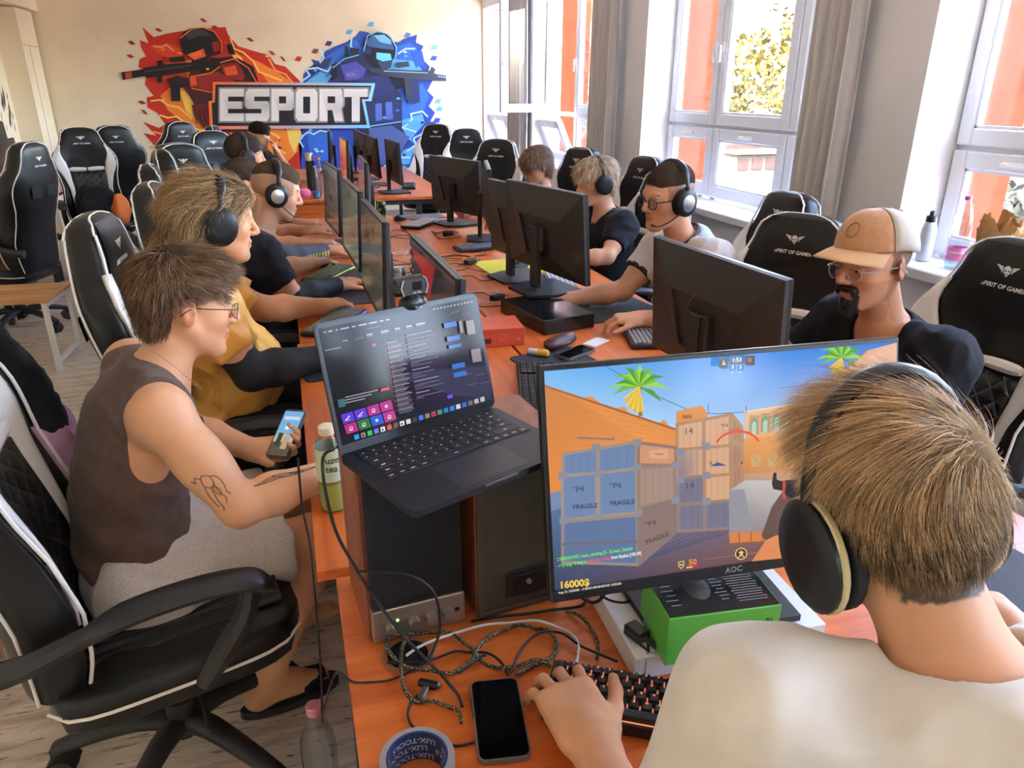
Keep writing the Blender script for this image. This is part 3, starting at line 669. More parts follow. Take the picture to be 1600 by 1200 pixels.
def ell(c, r, R=None, k=.02, op='u', infl=0.):
    c = np.asarray(c, float); r = np.asarray(r, float)+infl; R = np.eye(3) if R is None else np.asarray(R, float)   # rows = axes
    def fn(X, Y, Z):
        x, y, z = X-c[0], Y-c[1], Z-c[2]
        q = [R[i, 0]*x+R[i, 1]*y+R[i, 2]*z for i in range(3)]
        k0 = np.sqrt((q[0]/r[0])**2+(q[1]/r[1])**2+(q[2]/r[2])**2); k1 = np.sqrt((q[0]/r[0]**2)**2+(q[1]/r[1]**2)**2+(q[2]/r[2]**2)**2)
        return k0*(k0-1)/np.maximum(k1, 1e-6)
    e = np.abs(R.T)@r; return Prim(fn, c-e, c+e, k, op)
def rbox(c, hf, R=None, rad=.01, k=.02, op='u'):
    c = np.asarray(c, float); hf = np.asarray(hf, float); R = np.eye(3) if R is None else np.asarray(R, float)
    def fn(X, Y, Z):
        x, y, z = X-c[0], Y-c[1], Z-c[2]
        q = [np.abs(R[i, 0]*x+R[i, 1]*y+R[i, 2]*z)-hf[i]+rad for i in range(3)]
        o = np.sqrt(np.maximum(q[0], 0)**2+np.maximum(q[1], 0)**2+np.maximum(q[2], 0)**2)
        return o+np.minimum(np.maximum(q[0], np.maximum(q[1], q[2])), 0)-rad
    e = np.abs(R.T)@hf; return Prim(fn, c-e, c+e, k, op)
def field_mesh(prims, h, post=None, offset=0., clip=None):
    ad = [p for p in prims if p.op == 'u']; m = 3*h+offset
    lo = np.min([p.lo for p in ad], 0)-m; hi = np.max([p.hi for p in ad], 0)+m
    if clip is not None: lo = np.maximum(lo, clip[0]); hi = np.minimum(hi, clip[1])
    n = np.ceil((hi-lo)/h).astype(int)+1
    ax = [(lo[i]+h*np.arange(n[i])).astype(np.float32) for i in range(3)]
    D = np.full(n, 1.0, np.float32)
    for p in prims:
        mg = p.k+3*h+max(offset, 0)
        i0 = np.maximum(np.floor((p.lo-mg-lo)/h).astype(int), 0); i1 = np.minimum(np.ceil((p.hi+mg-lo)/h).astype(int)+1, n)
        if np.any(i1 <= i0): continue
        sl = tuple(slice(a, b) for a, b in zip(i0, i1))
        v = p.fn(ax[0][sl[0]][:, None, None], ax[1][sl[1]][None, :, None], ax[2][sl[2]][None, None, :]).astype(np.float32); d = D[sl]
        if p.op == 'u':
            hh = np.maximum(p.k-np.abs(d-v), 0)/p.k; D[sl] = np.minimum(d, v)-hh*hh*p.k*.25
        else:
            hh = np.maximum(p.k-np.abs(d+v), 0)/p.k; D[sl] = np.maximum(d, -v)+hh*hh*p.k*.25
    if offset: D -= offset
    if post is not None: D = post(D, ax[0][:, None, None], ax[1][None, :, None], ax[2][None, None, :])
    for q in (0, -1): D[q] = 1; D[:, q] = 1; D[:, :, q] = 1
    I = D < 0
    cnt = np.zeros(n-1, np.int8)
    for i in (0, 1):
        for j in (0, 1):
            for k in (0, 1): cnt += I[i:n[0]-1+i, j:n[1]-1+j, k:n[2]-1+k]
    act = (cnt > 0) & (cnt < 8); ii = np.nonzero(act); N = len(ii[0])
    idx = np.full(n-1, -1, np.int32); idx[ii] = np.arange(N)
    cv = {(i, j, k): D[ii[0]+i, ii[1]+j, ii[2]+k] for i in (0, 1) for j in (0, 1) for k in (0, 1)}
    P = np.zeros((N, 3)); C = np.zeros(N)
    for a in cv:
        for x in range(3):
            if a[x] == 0:
                b = list(a); b[x] = 1; va, vb = cv[a], cv[tuple(b)]; s = (va < 0) != (vb < 0)
                t = np.where(s, va/np.where(s, va-vb, 1), 0); q = np.zeros((N, 3)); q[:] = a; q[:, x] += t; P[s] += q[s]; C[s] += 1
    P = (P/C[:, None]+np.stack(ii, 1))*h+lo
    F = []
    for x in range(3):
        y, z = (x+1) % 3, (x+2) % 3
        s0 = [slice(1, n[i]-1) for i in range(3)]; s1 = list(s0); s0[x] = slice(0, n[x]-1); s1[x] = slice(1, n[x])
        a, b = I[tuple(s0)], I[tuple(s1)]; e = np.nonzero(a != b)
        g = np.stack(e, 1); g[:, y] += 1; g[:, z] += 1
        def cell(dy, dz): q = g.copy(); q[:, y] += dy; q[:, z] += dz; return idx[q[:, 0], q[:, 1], q[:, 2]]
        qd = np.stack([cell(-1, -1), cell(0, -1), cell(0, 0), cell(-1, 0)], 1); fl = b[e]; qd[fl] = qd[fl][:, ::-1]; F.append(qd)
    return P, np.concatenate(F)
def np_mesh(name, V, F, mats, smooth=True, tint=None):
    me = bpy.data.meshes.new(name); V = np.asarray(V, np.float32); F = np.asarray(F, np.int32); k = F.shape[1]
    me.vertices.add(len(V)); me.vertices.foreach_set('co', V.ravel()); me.loops.add(F.size); me.loops.foreach_set('vertex_index', F.ravel())
    me.polygons.add(len(F)); me.polygons.foreach_set('loop_start', np.arange(0, F.size, k, dtype=np.int32)); me.polygons.foreach_set('loop_total', np.full(len(F), k, np.int32))
    if smooth: me.polygons.foreach_set('use_smooth', np.ones(len(F), bool))
    if tint is not None:
        at = me.attributes.new('tint', 'FLOAT_COLOR', 'POINT'); c = np.ones((len(V), 4), np.float32); c[:, :3] = tint; at.data.foreach_set('color', c.ravel())
    for m in (mats if isinstance(mats, (list, tuple)) else [mats]): me.materials.append(m)
    me.update(calc_edges=True); return me
def wav(X, Y, Z, seed, s, n=5):
    rg = np.random.default_rng(seed); o = 0
    for _ in range(n):
        d = rg.normal(0, 1, 3); d /= np.linalg.norm(d); f = s*rg.uniform(.6, 1.6); o = o+np.sin(X*(d[0]*f)+Y*(d[1]*f)+Z*(d[2]*f)+rg.uniform(0, 6))/n
    return o
def laplace(V, F, it=2, lam=.5):
    E = np.concatenate([F[:, [i, (i+1) % 4]] for i in range(4)]); n = len(V)
    deg = np.bincount(E[:, 0], minlength=n)+np.bincount(E[:, 1], minlength=n)
    for _ in range(it):
        S = np.zeros_like(V)
        for c in range(3): S[:, c] = np.bincount(E[:, 0], V[E[:, 1], c], n)+np.bincount(E[:, 1], V[E[:, 0], c], n)
        V = V+lam*(S/np.maximum(deg, 1)[:, None]-V)
    return V
# ------------------------------------------------------------------ people
M_SKIN = mat('skin', (.5, .3, .2), .52, spec=.35, tint='tint', noise=(16, (.95, .92, .91), .40, .65), bump=(420, .05, .0005), sss=.08)
M_HAIR = mat('hair', (.1, .07, .05), .50, spec=.22, tint='tint')
M_HAIRB = mat('hair_roots', (.1, .07, .05), .95, spec=.05, tint='tint')
M_EYE = mat('eye_white', (.42, .37, .34), .25); M_IRIS = mat('dark_iris', (.05, .04, .03), .15)
class Head:
    def __init__(s, c, fwd, up=(0, 0, 1), sc=1.):
        f = nrm(fwd); u = np.asarray(up, float); u = nrm(u-f*(u@f)); l = np.cross(u, f)
        s.c = np.asarray(c, float); s.R = np.stack([f, l, u]); s.s = sc      # rows: forward, left, up
    def w(s, p): return s.c+s.s*(np.asarray(p, float)@s.R)
    def loc(s, P): return ((np.asarray(P)-s.c)@s.R.T)/s.s
    def mat4(s):
        M = Matrix.Identity(4)
        for i in range(3):
            for j in range(3): M[i][j] = s.R[j][i]*s.s
            M[i][3] = s.c[i]
        return M
    def prims(s, jaw=1., nose=1., ears=True):
        e = lambda c, r, k=.02, op='u', R=None: ell(s.w(c), np.array(r)*s.s, s.R if R is None else R, k*s.s, op)
        o = lambda a, b, ra, rb, k=.015, op='u': cone(s.w(a), s.w(b), ra*s.s, rb*s.s, k*s.s, op)
        P = [e((-.014, 0, .034), (.098, .077, .086), .02), e((.030, 0, .005), (.060, .062, .082), .03), e((.030, 0, -.056), (.056, .053*jaw, .058), .03)]
        for y in (1, -1):
            P += [o((-.012, y*.054*jaw, -.040), (.062, y*.020, -.100), .017, .016, .03), e((.050, y*.043, -.022), (.026, .021, .022), .025)]
        P += [e((.070, 0, -.103), (.022, .024, .018), .022), o((.082, -.034, .024), (.082, .034, .024), .011, .011, .016)]
        for y in (1, -1): P.append(e((.098, y*.033, .003), (.018, .017, .011), .012, 's'))
        P += [o((.090, 0, .018), (.113*nose, 0, -.026), .0075, .0105, .012), e((.110*nose, 0, -.029), (.011, .011, .009), .008)]
        for y in (1, -1): P.append(e((.098, y*.0125, -.033), (.011, .008, .008), .006))
        P += [e((.088, 0, -.058), (.012, .022, .0075), .008), e((.086, 0, -.0715), (.012, .020, .008), .008), e((.103, 0, -.0645), (.012, .020, .0022), .004, 's')]
        for y in (1, -1): P.append(e((.080, y*.032, .002), (.0125, .0135, .0125), .005))
        if ears:
            for y in (1, -1):
                ca, sa = math.cos(.45), math.sin(.45)*y; Re = np.array([[ca, sa, 0], [-sa, ca, 0], [0, 0, 1]])@s.R
                P += [e((-.016, y*.081, -.006), (.019, .0075, .033), .006, 'u', Re), e((-.013, y*.089, .000), (.0105, .006, .017), .006, 's', Re)]
        return P
    def eyes(s, par, look=0.):
        for y in (1, -1):
            m = MB(); m.M = s.mat4(); m.ell((.0820, y*.032, -.001), (.0105, .010, .0048), 12, 7)
            e = obj('eye', m, M_EYE, None, True); inv_parent(e, par); m2 = MB(); m2.M = s.mat4(); m2.ell((.0905, y*.032, -.001+look), (.0026, .0044, .0044), 10, 6); obj('iris', m2, M_IRIS, e, True)
    def brows(s, par, col, th=1.):
        mt = mat('brow_%d%d%d' % tuple(int(c*200) for c in col), col, .7)
        for y in (1, -1):
            m = MB(); m.M = s.mat4(); pts = [(.0905, y*.014, .024), (.0905, y*.026, .029), (.0850, y*.040, .029), (.0745, y*.050, .024)]
            m.tube(catmull(pts, 3), [.0022*th]+[.0036*th]*7+[.0026*th, .0012], 6); inv_parent(obj('eyebrow', m, mt, None, True), par)
def hand_prims(W, hd, pn, side_thumb=1, curl=(.5, .7, .5), spread=.10, thumb=(.55, .25), sc=1., k=.010, fcurl=None):
    """W wrist, hd along the hand, pn out of the palm; side_thumb=+1 when the thumb is towards cross(hd,pn)"""
    hd = nrm(hd); pn = nrm(np.asarray(pn, float)-hd*(np.asarray(pn, float)@hd)); sd = np.cross(hd, pn)*side_thumb; P = []
    q = lambda a, b, c: W+(hd*a+sd*b+pn*c)*sc
    R = np.stack([hd, sd, pn])
    P.append(rbox(q(.050, 0, -.002), A(.050, .041, .0135)*sc, R, .013*sc, .02)); P.append(ell(q(.035, .026, .010), A(.034, .018, .016)*sc, R, .015)); P.append(cone(q(-.01, 0, 0), q(.03, 0, 0), .027*sc, .026*sc, .02))
    Ls = [(.042, .026, .021), (.046, .029, .023), (.043, .027, .022), (.034, .021, .019)]; bs = [.030, .0105, -.0095, -.0285]; rr = [.0092, .0095, .0090, .0080]
    tips = []
    for i in range(4):
        p = q(.092 if i in (1, 2) else (.088 if i == 0 else .080), bs[i], -.003); ang = 0; sp = spread*(1.2-.8*i)
        cu = fcurl[i] if fcurl else curl
        P.append(cone(q(.045, bs[i]*.8, -.003), p, .012*sc, rr[i]*1.12*sc, .012))
        for j in range(3):
            ang += cu[j]; d = nrm(hd*math.cos(ang)+pn*math.sin(ang)+sd*math.sin(sp)*(1 if j == 0 else .6)); p2 = p+d*Ls[i][j]*sc
            P.append(cone(p, p2, rr[i]*(1-.08*j)*sc, rr[i]*(1-.08*(j+1))*sc, .004)); p = p2
        tips.append(p)
    p = q(.022, .032, .006); ta, tb = thumb
    for j, (L, r0, r1, an) in enumerate(((.040, .0145, .0115, ta), (.034, .0112, .0103, ta-.15), (.028, .0102, .0082, ta-.3))):
        d = nrm(hd*math.cos(an)+sd*math.sin(an)+pn*tb); p2 = p+d*L*sc; P.append(cone(p, p2, r0*sc, r1*sc, .010 if j == 0 else .005)); p = p2
    return P, tips
class Body:
    """joints in world coordinates; keys: pelvis belly chest neck sL sR eL eR wL wR hL hR kL kR aL aR tL tR"""
    def __init__(s, J, head, fat=1., arm=1., shoulder=1.):
        s.J = {k: np.asarray(v, float) for k, v in J.items()}; s.h = head; s.fat = fat; s.arm = arm; J = s.J
        lat = nrm(J['sL']-J['sR']); up = nrm(J['neck']-J['pelvis']); s.lat = lat; s.up = up; s.fw = nrm(np.cross(lat, up)); lat2 = nrm(J['hL']-J['hR'])
        s.Rc = np.stack([s.fw, lat, nrm(np.cross(s.fw, lat))]); fw2 = nrm(np.cross(lat2, A(0, 0, 1))); s.Rp = np.stack([fw2, lat2, A(0, 0, 1.)]); s.shw = shoulder
    def torso(s, i=0.):
        J, f = s.J, s.fat; sw = np.linalg.norm(J['sL']-J['sR'])
        up = nrm(J['chest']-J['pelvis']); Rm = np.stack([nrm(np.cross(s.lat, up)), s.lat, up])
        P = [ell(J['pelvis'], A(.125*f, .172*f, .125), s.Rp, .05, infl=i), ell(J['belly'], A(.112*f, .150*f, .15), Rm, .07, infl=i), ell(J['chest'], A(.118*f**.6, sw*.45*f**.5, .165), s.Rc, .07, infl=i)]
        for a in 'LR':
            sh = J['s'+a]; P.append(cone(J['neck']-s.up*.035-s.fw*.012, sh+A(0, 0, .004), .050, .052*s.arm, .045, infl=i)); P.append(ell(sh, A(.056, .056, .060)*s.arm, None, .03, infl=i))
            P.append(cone(J['chest']+s.fw*.02, sh*.8+J['chest']*.2, .085, .05, .05, infl=i))
        return P
    def upper(s, a, i=0., frac=1., cut=False):
        J = s.J; S, E = J['s'+a], J['e'+a]; e = S+(E-S)*frac; r1 = (.052+(.0425-.052)*frac)*s.arm
        P = [cone(S, e, .054*s.arm, r1, .06 if cut else .03, cut=cut, infl=i)]
        if frac > .6 and not cut: P.append(ell(S*.5+E*.5, A(.052, .050, .085)*s.arm, np.stack([nrm(np.cross(E-S, A(.3, .2, 1))), nrm(np.cross(E-S, np.cross(E-S, A(.3, .2, 1)))), nrm(E-S)]), .03, infl=i))
        return P
    def fore(s, a, i=0., f0=0., f1=1., cut=False):
        J = s.J; E, W = J['e'+a], J['w'+a]; m = E+(W-E)*.32
        P = [cone(E, m, .0425*s.arm, .0455*s.arm, .02, infl=i), cone(m, E+(W-E)*f1, .0455*s.arm, (.0455+(.0275-.0455)*(f1-.32)/.68)*s.arm, .02, cut=cut, infl=i)]
        return P
    def legs(s, i=0., upto=1., lower=True, which='LR', k=.03):
        J, f = s.J, s.fat**.7; P = []
        for a in which:
            H, K, N = J['h'+a], J['k'+a], J['a'+a]; e = H+(K-H)*upto
            P.append(cone(H, e, .092*f, (.092+(.060-.092)*upto)*f, .05, cut=upto < 1, infl=i))
            if lower:
                m = K+(N-K)*.3; P += [cone(K, m, .057*f, .056*f, k, infl=i), cone(m, N, .056*f, .036, k, infl=i)]
        return P
    def feet(s, i=0., which='LR'):
        J = s.J; P = []
        for a in which:
            N, T = J['a'+a], J['t'+a]; hl = N+A(0, 0, -.045)-nrm((T-N)*A(1, 1, 0))*.035
            P += [cone(N, hl, .036, .034, .02, infl=i), cone(hl, T, .034, .027, .025, infl=i), cone(N, T*.6+N*.4, .034, .030, .03, infl=i)]
            d = nrm((T-N)*A(1, 1, 0)); sd = np.cross(d, A(0, 0, 1))
            for j, o in enumerate((-.026, -.010, .006, .021)): P.append(cone(T+sd*o, T+sd*o+d*(.038-.004*abs(j-1)), .012, .010, .006))
        return P
    def neckp(s, i=0.): return [cone(s.J['neck']-s.up*.04, s.h.w((-.022, 0, -.055)), .060*s.arm**.3, .055, .035, infl=i)]
SKIN = A(.67, .36, .205)
def skin_tint(V, h, base, lips=.8, beard=None, buzz=None, flush=.12, brow=None):
    c = np.tile(base, (len(V), 1)); L = h.loc(V); inh = (np.abs(L) < .16).all(1); x, y, z = L[:, 0], L[:, 1], L[:, 2]
    g = lambda cx, cz, sx, sz, sy=.05: np.exp(-((x-cx)/sx)**2-((z-cz)/sz)**2-(y/sy)**2)*inh
    def mix(w, col): 
        nonlocal c
        c = c*(1-w[:, None])+np.asarray(col)*w[:, None]
    ck = inh*np.exp(-((np.abs(y)-.045)/.02)**2-((z+.03)/.025)**2)*(x > .02); mix(np.clip(ck*flush*2.2, 0, 1), base*A(1.08, .72, .66))
    er = inh*(np.abs(y) > .074)*(np.abs(z) < .045)*(x < .02); mix(er*.35, base*A(1.12, .72, .66))
    nt = inh*np.exp(-((x-.113)/.015)**2-((z+.028)/.015)**2); mix(np.clip(nt*.35, 0, 1), base*A(1.08, .75, .68))
    if beard is not None:
        col, f = beard; mix(np.clip(f(x, y, z), 0, 1)*inh, col)
    lp = (np.exp(-((z+.0645)/.0105)**4)*(x > .083)*(np.abs(y) < .024))*inh; mix(np.clip(lp*lips, 0, 1), base*A(.95, .50, .48))
    if buzz is not None:
        col, f = buzz; mix(np.clip(f(x, y, z), 0, 1)*inh, col)
    return c
def strands(V, F, n, flow, length, width, col, seed, seg=5, lift=.35, jitter=.35, grav=0., vary=.30, curl=0., tipc=1.25, mask=None):
    """ribbon hair seeded on a surface: returns verts, quads, tint"""
    rg = np.random.default_rng(seed); a, b, c = V[F[:, 0]], V[F[:, 1]], V[F[:, 2]]
    nr = np.cross(b-a, V[F[:, 3]]-a); ar = np.linalg.norm(nr, axis=1); nr /= np.maximum(ar, 1e-12)[:, None]; ce = V[F].mean(1)
    w = ar.copy()
    if mask is not None: w = w*mask(ce)
    i = rg.choice(len(F), n, p=w/w.sum()); p = ce[i]+(rg.uniform(-.5, .5, (n, 1))*(b-a)[i])+(rg.uniform(-.5, .5, (n, 1))*(V[F[:, 3]]-a)[i]); N = nr[i]
    d = flow(p, N); d = d/(np.linalg.norm(d, axis=1)+.012)[:, None]
    clump = rg.normal(0, 1, (997, 3)); cid = (np.floor(p*70).astype(int)@np.array([73, 619, 137])) % 997; cid2 = (np.floor(p*140+.3).astype(int)@np.array([271, 53, 739])) % 997
    d = d+N*lift*(rg.uniform(.3, 1.2, (n, 1))+.35*np.abs(clump[cid2, :1]))+jitter*.42*clump[cid]+jitter*.25*clump[cid2]+rg.normal(0, jitter*.35, (n, 3)); d /= np.linalg.norm(d, axis=1)[:, None]
    L = length(p) if callable(length) else np.full(n, length); L = L*rg.uniform(.55, 1.15, n)
    sd = np.cross(d, N); sd /= np.maximum(np.linalg.norm(sd, axis=1), 1e-9)[:, None]; tw = rg.uniform(-.7, .7, (n, 1)); sd = sd*np.cos(tw)+N*np.sin(tw)
    out = np.zeros((n, seg+1, 2, 3)); q = p-N*.003; ph = rg.uniform(0, 6, n)
    for j in range(seg+1):
        wd = width*(1-.80*j/seg); out[:, j, 0] = q-sd*wd; out[:, j, 1] = q+sd*wd
        f = flow(q, N); f = f/(np.linalg.norm(f, axis=1)+.012)[:, None]
        d = d*.72+f*.28-N*.10*lift+A(0, 0, -grav); 
        if curl: d = d+curl*(sd*np.sin(ph+j*1.9)[:, None]+N*np.cos(ph+j*1.9)[:, None])
        d = d/np.linalg.norm(d, axis=1)[:, None]; q = q+d*(L/seg)[:, None]
    Vv = out.reshape(-1, 3); base = (np.arange(n)*(seg+1)*2)[:, None]; j = np.arange(seg)[None]*2
    Fq = np.stack([base+j, base+j+1, base+j+3, base+j+2], 2).reshape(-1, 4)
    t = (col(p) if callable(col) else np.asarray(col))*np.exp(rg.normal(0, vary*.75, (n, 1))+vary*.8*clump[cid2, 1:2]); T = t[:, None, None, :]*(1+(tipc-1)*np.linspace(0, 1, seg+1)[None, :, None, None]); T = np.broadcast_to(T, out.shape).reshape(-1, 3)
    return Vv, Fq, T
def hair(par, h, vols, n, flow, length, width, col, seed, hres=.006, under=.75, name='hair', **kw):
    """vols: list of (centre, radii, op[, k]) in head coordinates"""
    P = [ell(h.w(v[0]), np.array(v[1])*h.s, h.R, (v[3] if len(v) > 3 else .015)*h.s, v[2]) for v in vols]
    V, F = field_mesh(P, hres)
    lf = lambda p, N: flow(h.loc(p), N@h.R.T)@h.R
    mk = kw.pop('mask', None); lm = (lambda p: mk(h.loc(p))) if mk else None
    ln = (lambda p: length(h.loc(p))) if callable(length) else length
    cl = (lambda p: col(h.loc(p))) if callable(col) else col
    sv, sf, st = strands(V, F, n, lf, ln, width, cl, seed, mask=lm, **kw)
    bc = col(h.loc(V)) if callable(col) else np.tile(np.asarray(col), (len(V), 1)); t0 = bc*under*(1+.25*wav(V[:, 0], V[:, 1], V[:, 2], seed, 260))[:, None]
    me = np_mesh(name, np.concatenate([V, sv]), np.concatenate([F, sf+len(V)]), [M_HAIR, M_HAIRB], True, np.concatenate([t0, st]))
    me.polygons.foreach_set('material_index', np.r_[np.ones(len(F), np.int32), np.zeros(len(sf), np.int32)])
    o = obj(name, me, None); inv_parent(o, par); return o
def inv_parent(o, root):
    o.parent = root; o.matrix_parent_inverse = Matrix.Translation(-Vector(root.location))
def person(label, base_xy, group=None): return thing('person', label, 'person', (base_xy[0], base_xy[1], 0), 0, group)
def put(par, name, V, F, m, tint=None):
    o = obj(name, np_mesh(name, V, F, m, True, tint), None); inv_parent(o, par); return o
def cloth(par, name, prims, m, h=.007, amp=.004, freq=70, seed=1, cuts=None, off=0., fold=None, smooth=1):
    def post(D, X, Y, Z):
        if amp: D = D+amp*1.6*(np.abs(wav(X, Y, Z, seed, freq*.8, 4))*2-.75)+amp*.30*wav(X, Y, Z, seed+50, freq*2.4, 5)
        if fold is not None: D = D+fold(X, Y, Z)
        if cuts is not None: D = np.maximum(D, cuts(X, Y, Z))
        return D
    V, F = field_mesh(prims, h, post, off)
    if smooth: V = laplace(V, F, smooth)
    return put(par, name, V, F, m)
# ------------------------------------------------------------------ headsets and glasses
M_HS = mat('headset_black', (.009, .009, .010), .40, spec=.4); M_HSP = mat('headset_cushion', (.018, .017, .017), .7); M_SILV = mat('brushed_silver', (.62, .62, .62), .28, metal=.9)
def headset(h, label, col=None, ring=None, disc=None, mic=True, w=.082, rx=.046, ry=.052, cupx=-.012, cupz=-.008, padw=.016, band_t=.012, cushion=None, lean=.0, square=False, big=1., top=.134, bandm=None):
    t = thing('headset', label, 'headset', tuple(h.c), 0); M = Matrix.Translation(-Vector(h.c)) @ h.mat4()
    m = MB(); m.M = M; pts = []
    for a in np.linspace(-PI*.5, PI*.5, 17): pts.append((cupx+lean*math.cos(a)-.01*math.cos(a), (w+.012)*math.sin(a), cupz+.03+(top-cupz-.03)*math.cos(a)**.8))
    rows = []
    for k, p in enumerate(pts):
        a = np.linspace(-PI*.5, PI*.5, 17)[k]; nn = (0, math.sin(a), math.cos(a)); wd = .015 if abs(a) < 1.1 else .009
        th = band_t*.5*(1.3 if abs(a) < .9 else .8)
        rows.append([(p[0]+wd*math.cos(b), p[1]+nn[1]*th*math.sin(b), p[2]+nn[2]*th*math.sin(b)) for b in np.linspace(0, 2*PI, 11)[:-1]])
    m.grid(rows, True, True); obj('headband', m, M_HS if col is None else col, t, True)
    for y in (1, -1):
        c = MB(); c.M = M; c.lathe([(.55, padw), (.92, padw+.002), (1.0, padw+.008), (1.0, padw+.020), (.86, padw+.027), (.5, padw+.029)], 24, (0, 0, 0), 2)
        n0 = len(c.v)
        def place(mb, y=y):
            Mi = M.inverted(); vv = []
            for v in mb.v:
                p = Mi @ Vector(v); vv.append(tuple(M @ Vector((cupx+p.x*rx*big, y*(w-.022+p.z), cupz+p.y*ry*big))))
            mb.v = vv
            if y > 0: mb.f = [f[::-1] for f in mb.f]
            return mb
        cup = obj('ear_cup', place(c), M_HS if col is None else col, t, True)
        q = MB(); q.M = M; q.lathe([(.95, 0), (1.02, .004), (1.02, padw-.003), (.9, padw)], 24); obj('cushion', place(q), cushion or M_HSP, cup, True)
        yk = MB(); yk.M = M; yk.tube([(cupx, y*(w+.010), cupz+.060), (cupx, y*(w+.012), cupz+.035), (cupx-.0, y*(w+.011), cupz+.005)], [.010, .008, .006], 8); obj('yoke', yk, M_HS, cup, True)
        if disc: 
            d = MB(); d.M = M; d.lathe([(.60, padw+.0285), (.60, padw+.031), (.55, padw+.032)], 24); obj('disc', place(d), disc, cup, True)
        if ring:
            d = MB(); d.M = M; d.lathe([(1.0, padw+.006), (1.04, padw+.008), (1.04, padw+.013), (1.0, padw+.015)], 24, cap=False); obj('rim', place(d), ring, cup, True)
    if mic:
        y = mic if mic in (1, -1) else 1
        b = MB(); b.M = M; b.tube(catmull([(cupx+.02, y*(w+.004), cupz-.035), (.05, y*.080, -.070), (.085, y*.055, -.088), (.100, y*.030, -.085)], 4), [.0025]*10+[.004, .005, .0055], 6); obj('microphone', b, M_HS, t, True)
    return t
def glasses(h, label, mt, round_=False, rim=.0013, drop=0.):
    t = thing('glasses', label, 'glasses', tuple(h.c), 0); M = Matrix.Translation(-Vector(h.c)) @ h.mat4(); z0 = .000-drop
    for y in (1, -1):
        pts = []
        for a in np.linspace(0, 2*PI, 25)[:-1]:
            e = 2.0 if round_ else 3.0; ca, sa = math.cos(a), math.sin(a)
            pts.append((.106-.008*abs(ca), y*(.033+.0235*math.copysign(abs(ca)**(2/e), ca)), z0-.004+.0185*math.copysign(abs(sa)**(2/e), sa)))
        m = MB(); m.M = M; m.tube(pts, rim, 6, closed=True); r = obj('rim', m, mt, t, True)
        g = MB(); g.M = M; g.add(pts+[(p[0]-.0012, p[1], p[2]) for p in pts], [tuple(range(24)), tuple(range(47, 23, -1))]); obj('lens', g, glass('lens_glass', (.97, .97, .97), 1.), r)
        m = MB(); m.M = M; m.tube(catmull([(.100, y*.057, z0+.006), (.085, y*.070, z0+.006), (.03, y*.078, z0+.006), (-.010, y*.083, z0+.006), (-.035, y*.084, z0-.012)], 3), rim*1.1, 6); obj('temple', m, mt, t, True)
    m = MB(); m.M = M; m.tube([(.105, -.0105, z0+.001), (.108, 0, z0+.005), (.105, .0105, z0+.001)], rim, 6); obj('bridge', m, mt, t, True)
    return t
# ------------------------------------------------------------------ the people in the room
def tee(b, par, m, frac=.62, i=.013, h=.007, amp=.004, seed=3, neck=.082, name='shirt', fold=None, sleeves='LR', freq=70, hem=None):
    P = b.torso(i)
    for a in sleeves: P += b.upper(a, i+.010, frac, True)
    J = b.J; P.append(cone(J['neck']-b.up*.02+b.fw*.012, b.h.w((-.02, 0, -.02)), neck, neck*.95, .012, 's'))
    return cloth(par, name, P, m, h, amp, freq, seed, fold=fold, cuts=hem)
def build_body(label, J, head, skin=SKIN, fat=1., arm=1., h=.006, hands=None, legs=True, jaw=1., nose=1., tint=None, feet='LR', low=True, ears=True):
    b = Body(J, head, fat, arm); p = person(label, (J['pelvis'][0], J['pelvis'][1])); P = b.torso()+b.neckp()
    for a in 'LR': P += b.upper(a)+b.fore(a)
    if legs: P += b.legs(lower=low)
    if legs and low: P += b.feet(which=feet)
    b.tips = {}
    for a, hp in (hands or {}).items():
        q, tp = hand_prims(b.J['w'+a], **hp); P += q; b.tips[a] = tp
    P += head.prims(jaw, nose, ears)
    V, F = field_mesh(P, h); V = laplace(V, F, 1, .4)
    t = skin_tint(V, head, np.asarray(skin), **(tint or {}))
    t = t*(1+.05*wav(V[:, 0], V[:, 1], V[:, 2], 5, 40))[:, None]
    b.V = V; put(p, 'body', V, F, M_SKIN, t); head.eyes(p); b.P = p
    return b
def collar(b, m, r, rx, ry, rise=.012, dip=.028):
    c0 = b.J['neck']+b.up*rise+b.fw*.006; q = MB(); q.tube([tuple(c0+b.fw*rx*math.cos(a)-b.up*dip*math.cos(a)+b.lat*ry*math.sin(a)) for a in np.linspace(0, 2*PI, 33)[:-1]], r, 8, closed=True); inv_parent(obj('collar', q, m, None, True), b.P)
def hd_flat(d, down=.15): return dict(hd=nrm(A(d[0], d[1], -down)), pn=A(0, 0, -1.))
M_WTEE = mat('cream_white_cotton', (.66, .62, .54), .9, sheen=.3, noise=(14, (.60, .56, .48), .4, .65), bump=(500, .10, .0006))
M_BTEE = mat('black_cotton', (.010, .010, .013), .88, spec=.2, sheen=.04, bump=(500, .12, .0006))
M_NAVY = mat('faded_black_cotton', (.014, .014, .020), .88, spec=.2, sheen=.05, bump=(500, .12, .0006))
M_TANK = mat('brown_ribbed_cotton', (.120, .072, .050), .92, sheen=.08, noise=(40, (.10, .060, .042), .4, .6), bump=(600, .15, .0006))
M_GSHORT = mat('heather_grey_jersey', (.68, .63, .58), .95, sheen=.1, noise=(260, (.54, .50, .45), .40, .60), bump=(500, .12, .0008))
M_SLEEVE = mat('black_arm_sleeve', (.010, .010, .012), .7, bump=(500, .06, .0004))
M_PANT = mat('dark_navy_trousers', (.012, .014, .024), .85)
M_PINK = mat('pink_shorts_cotton', (.74, .40, .64), .9, sheen=.2, bump=(400, .1, .0008))
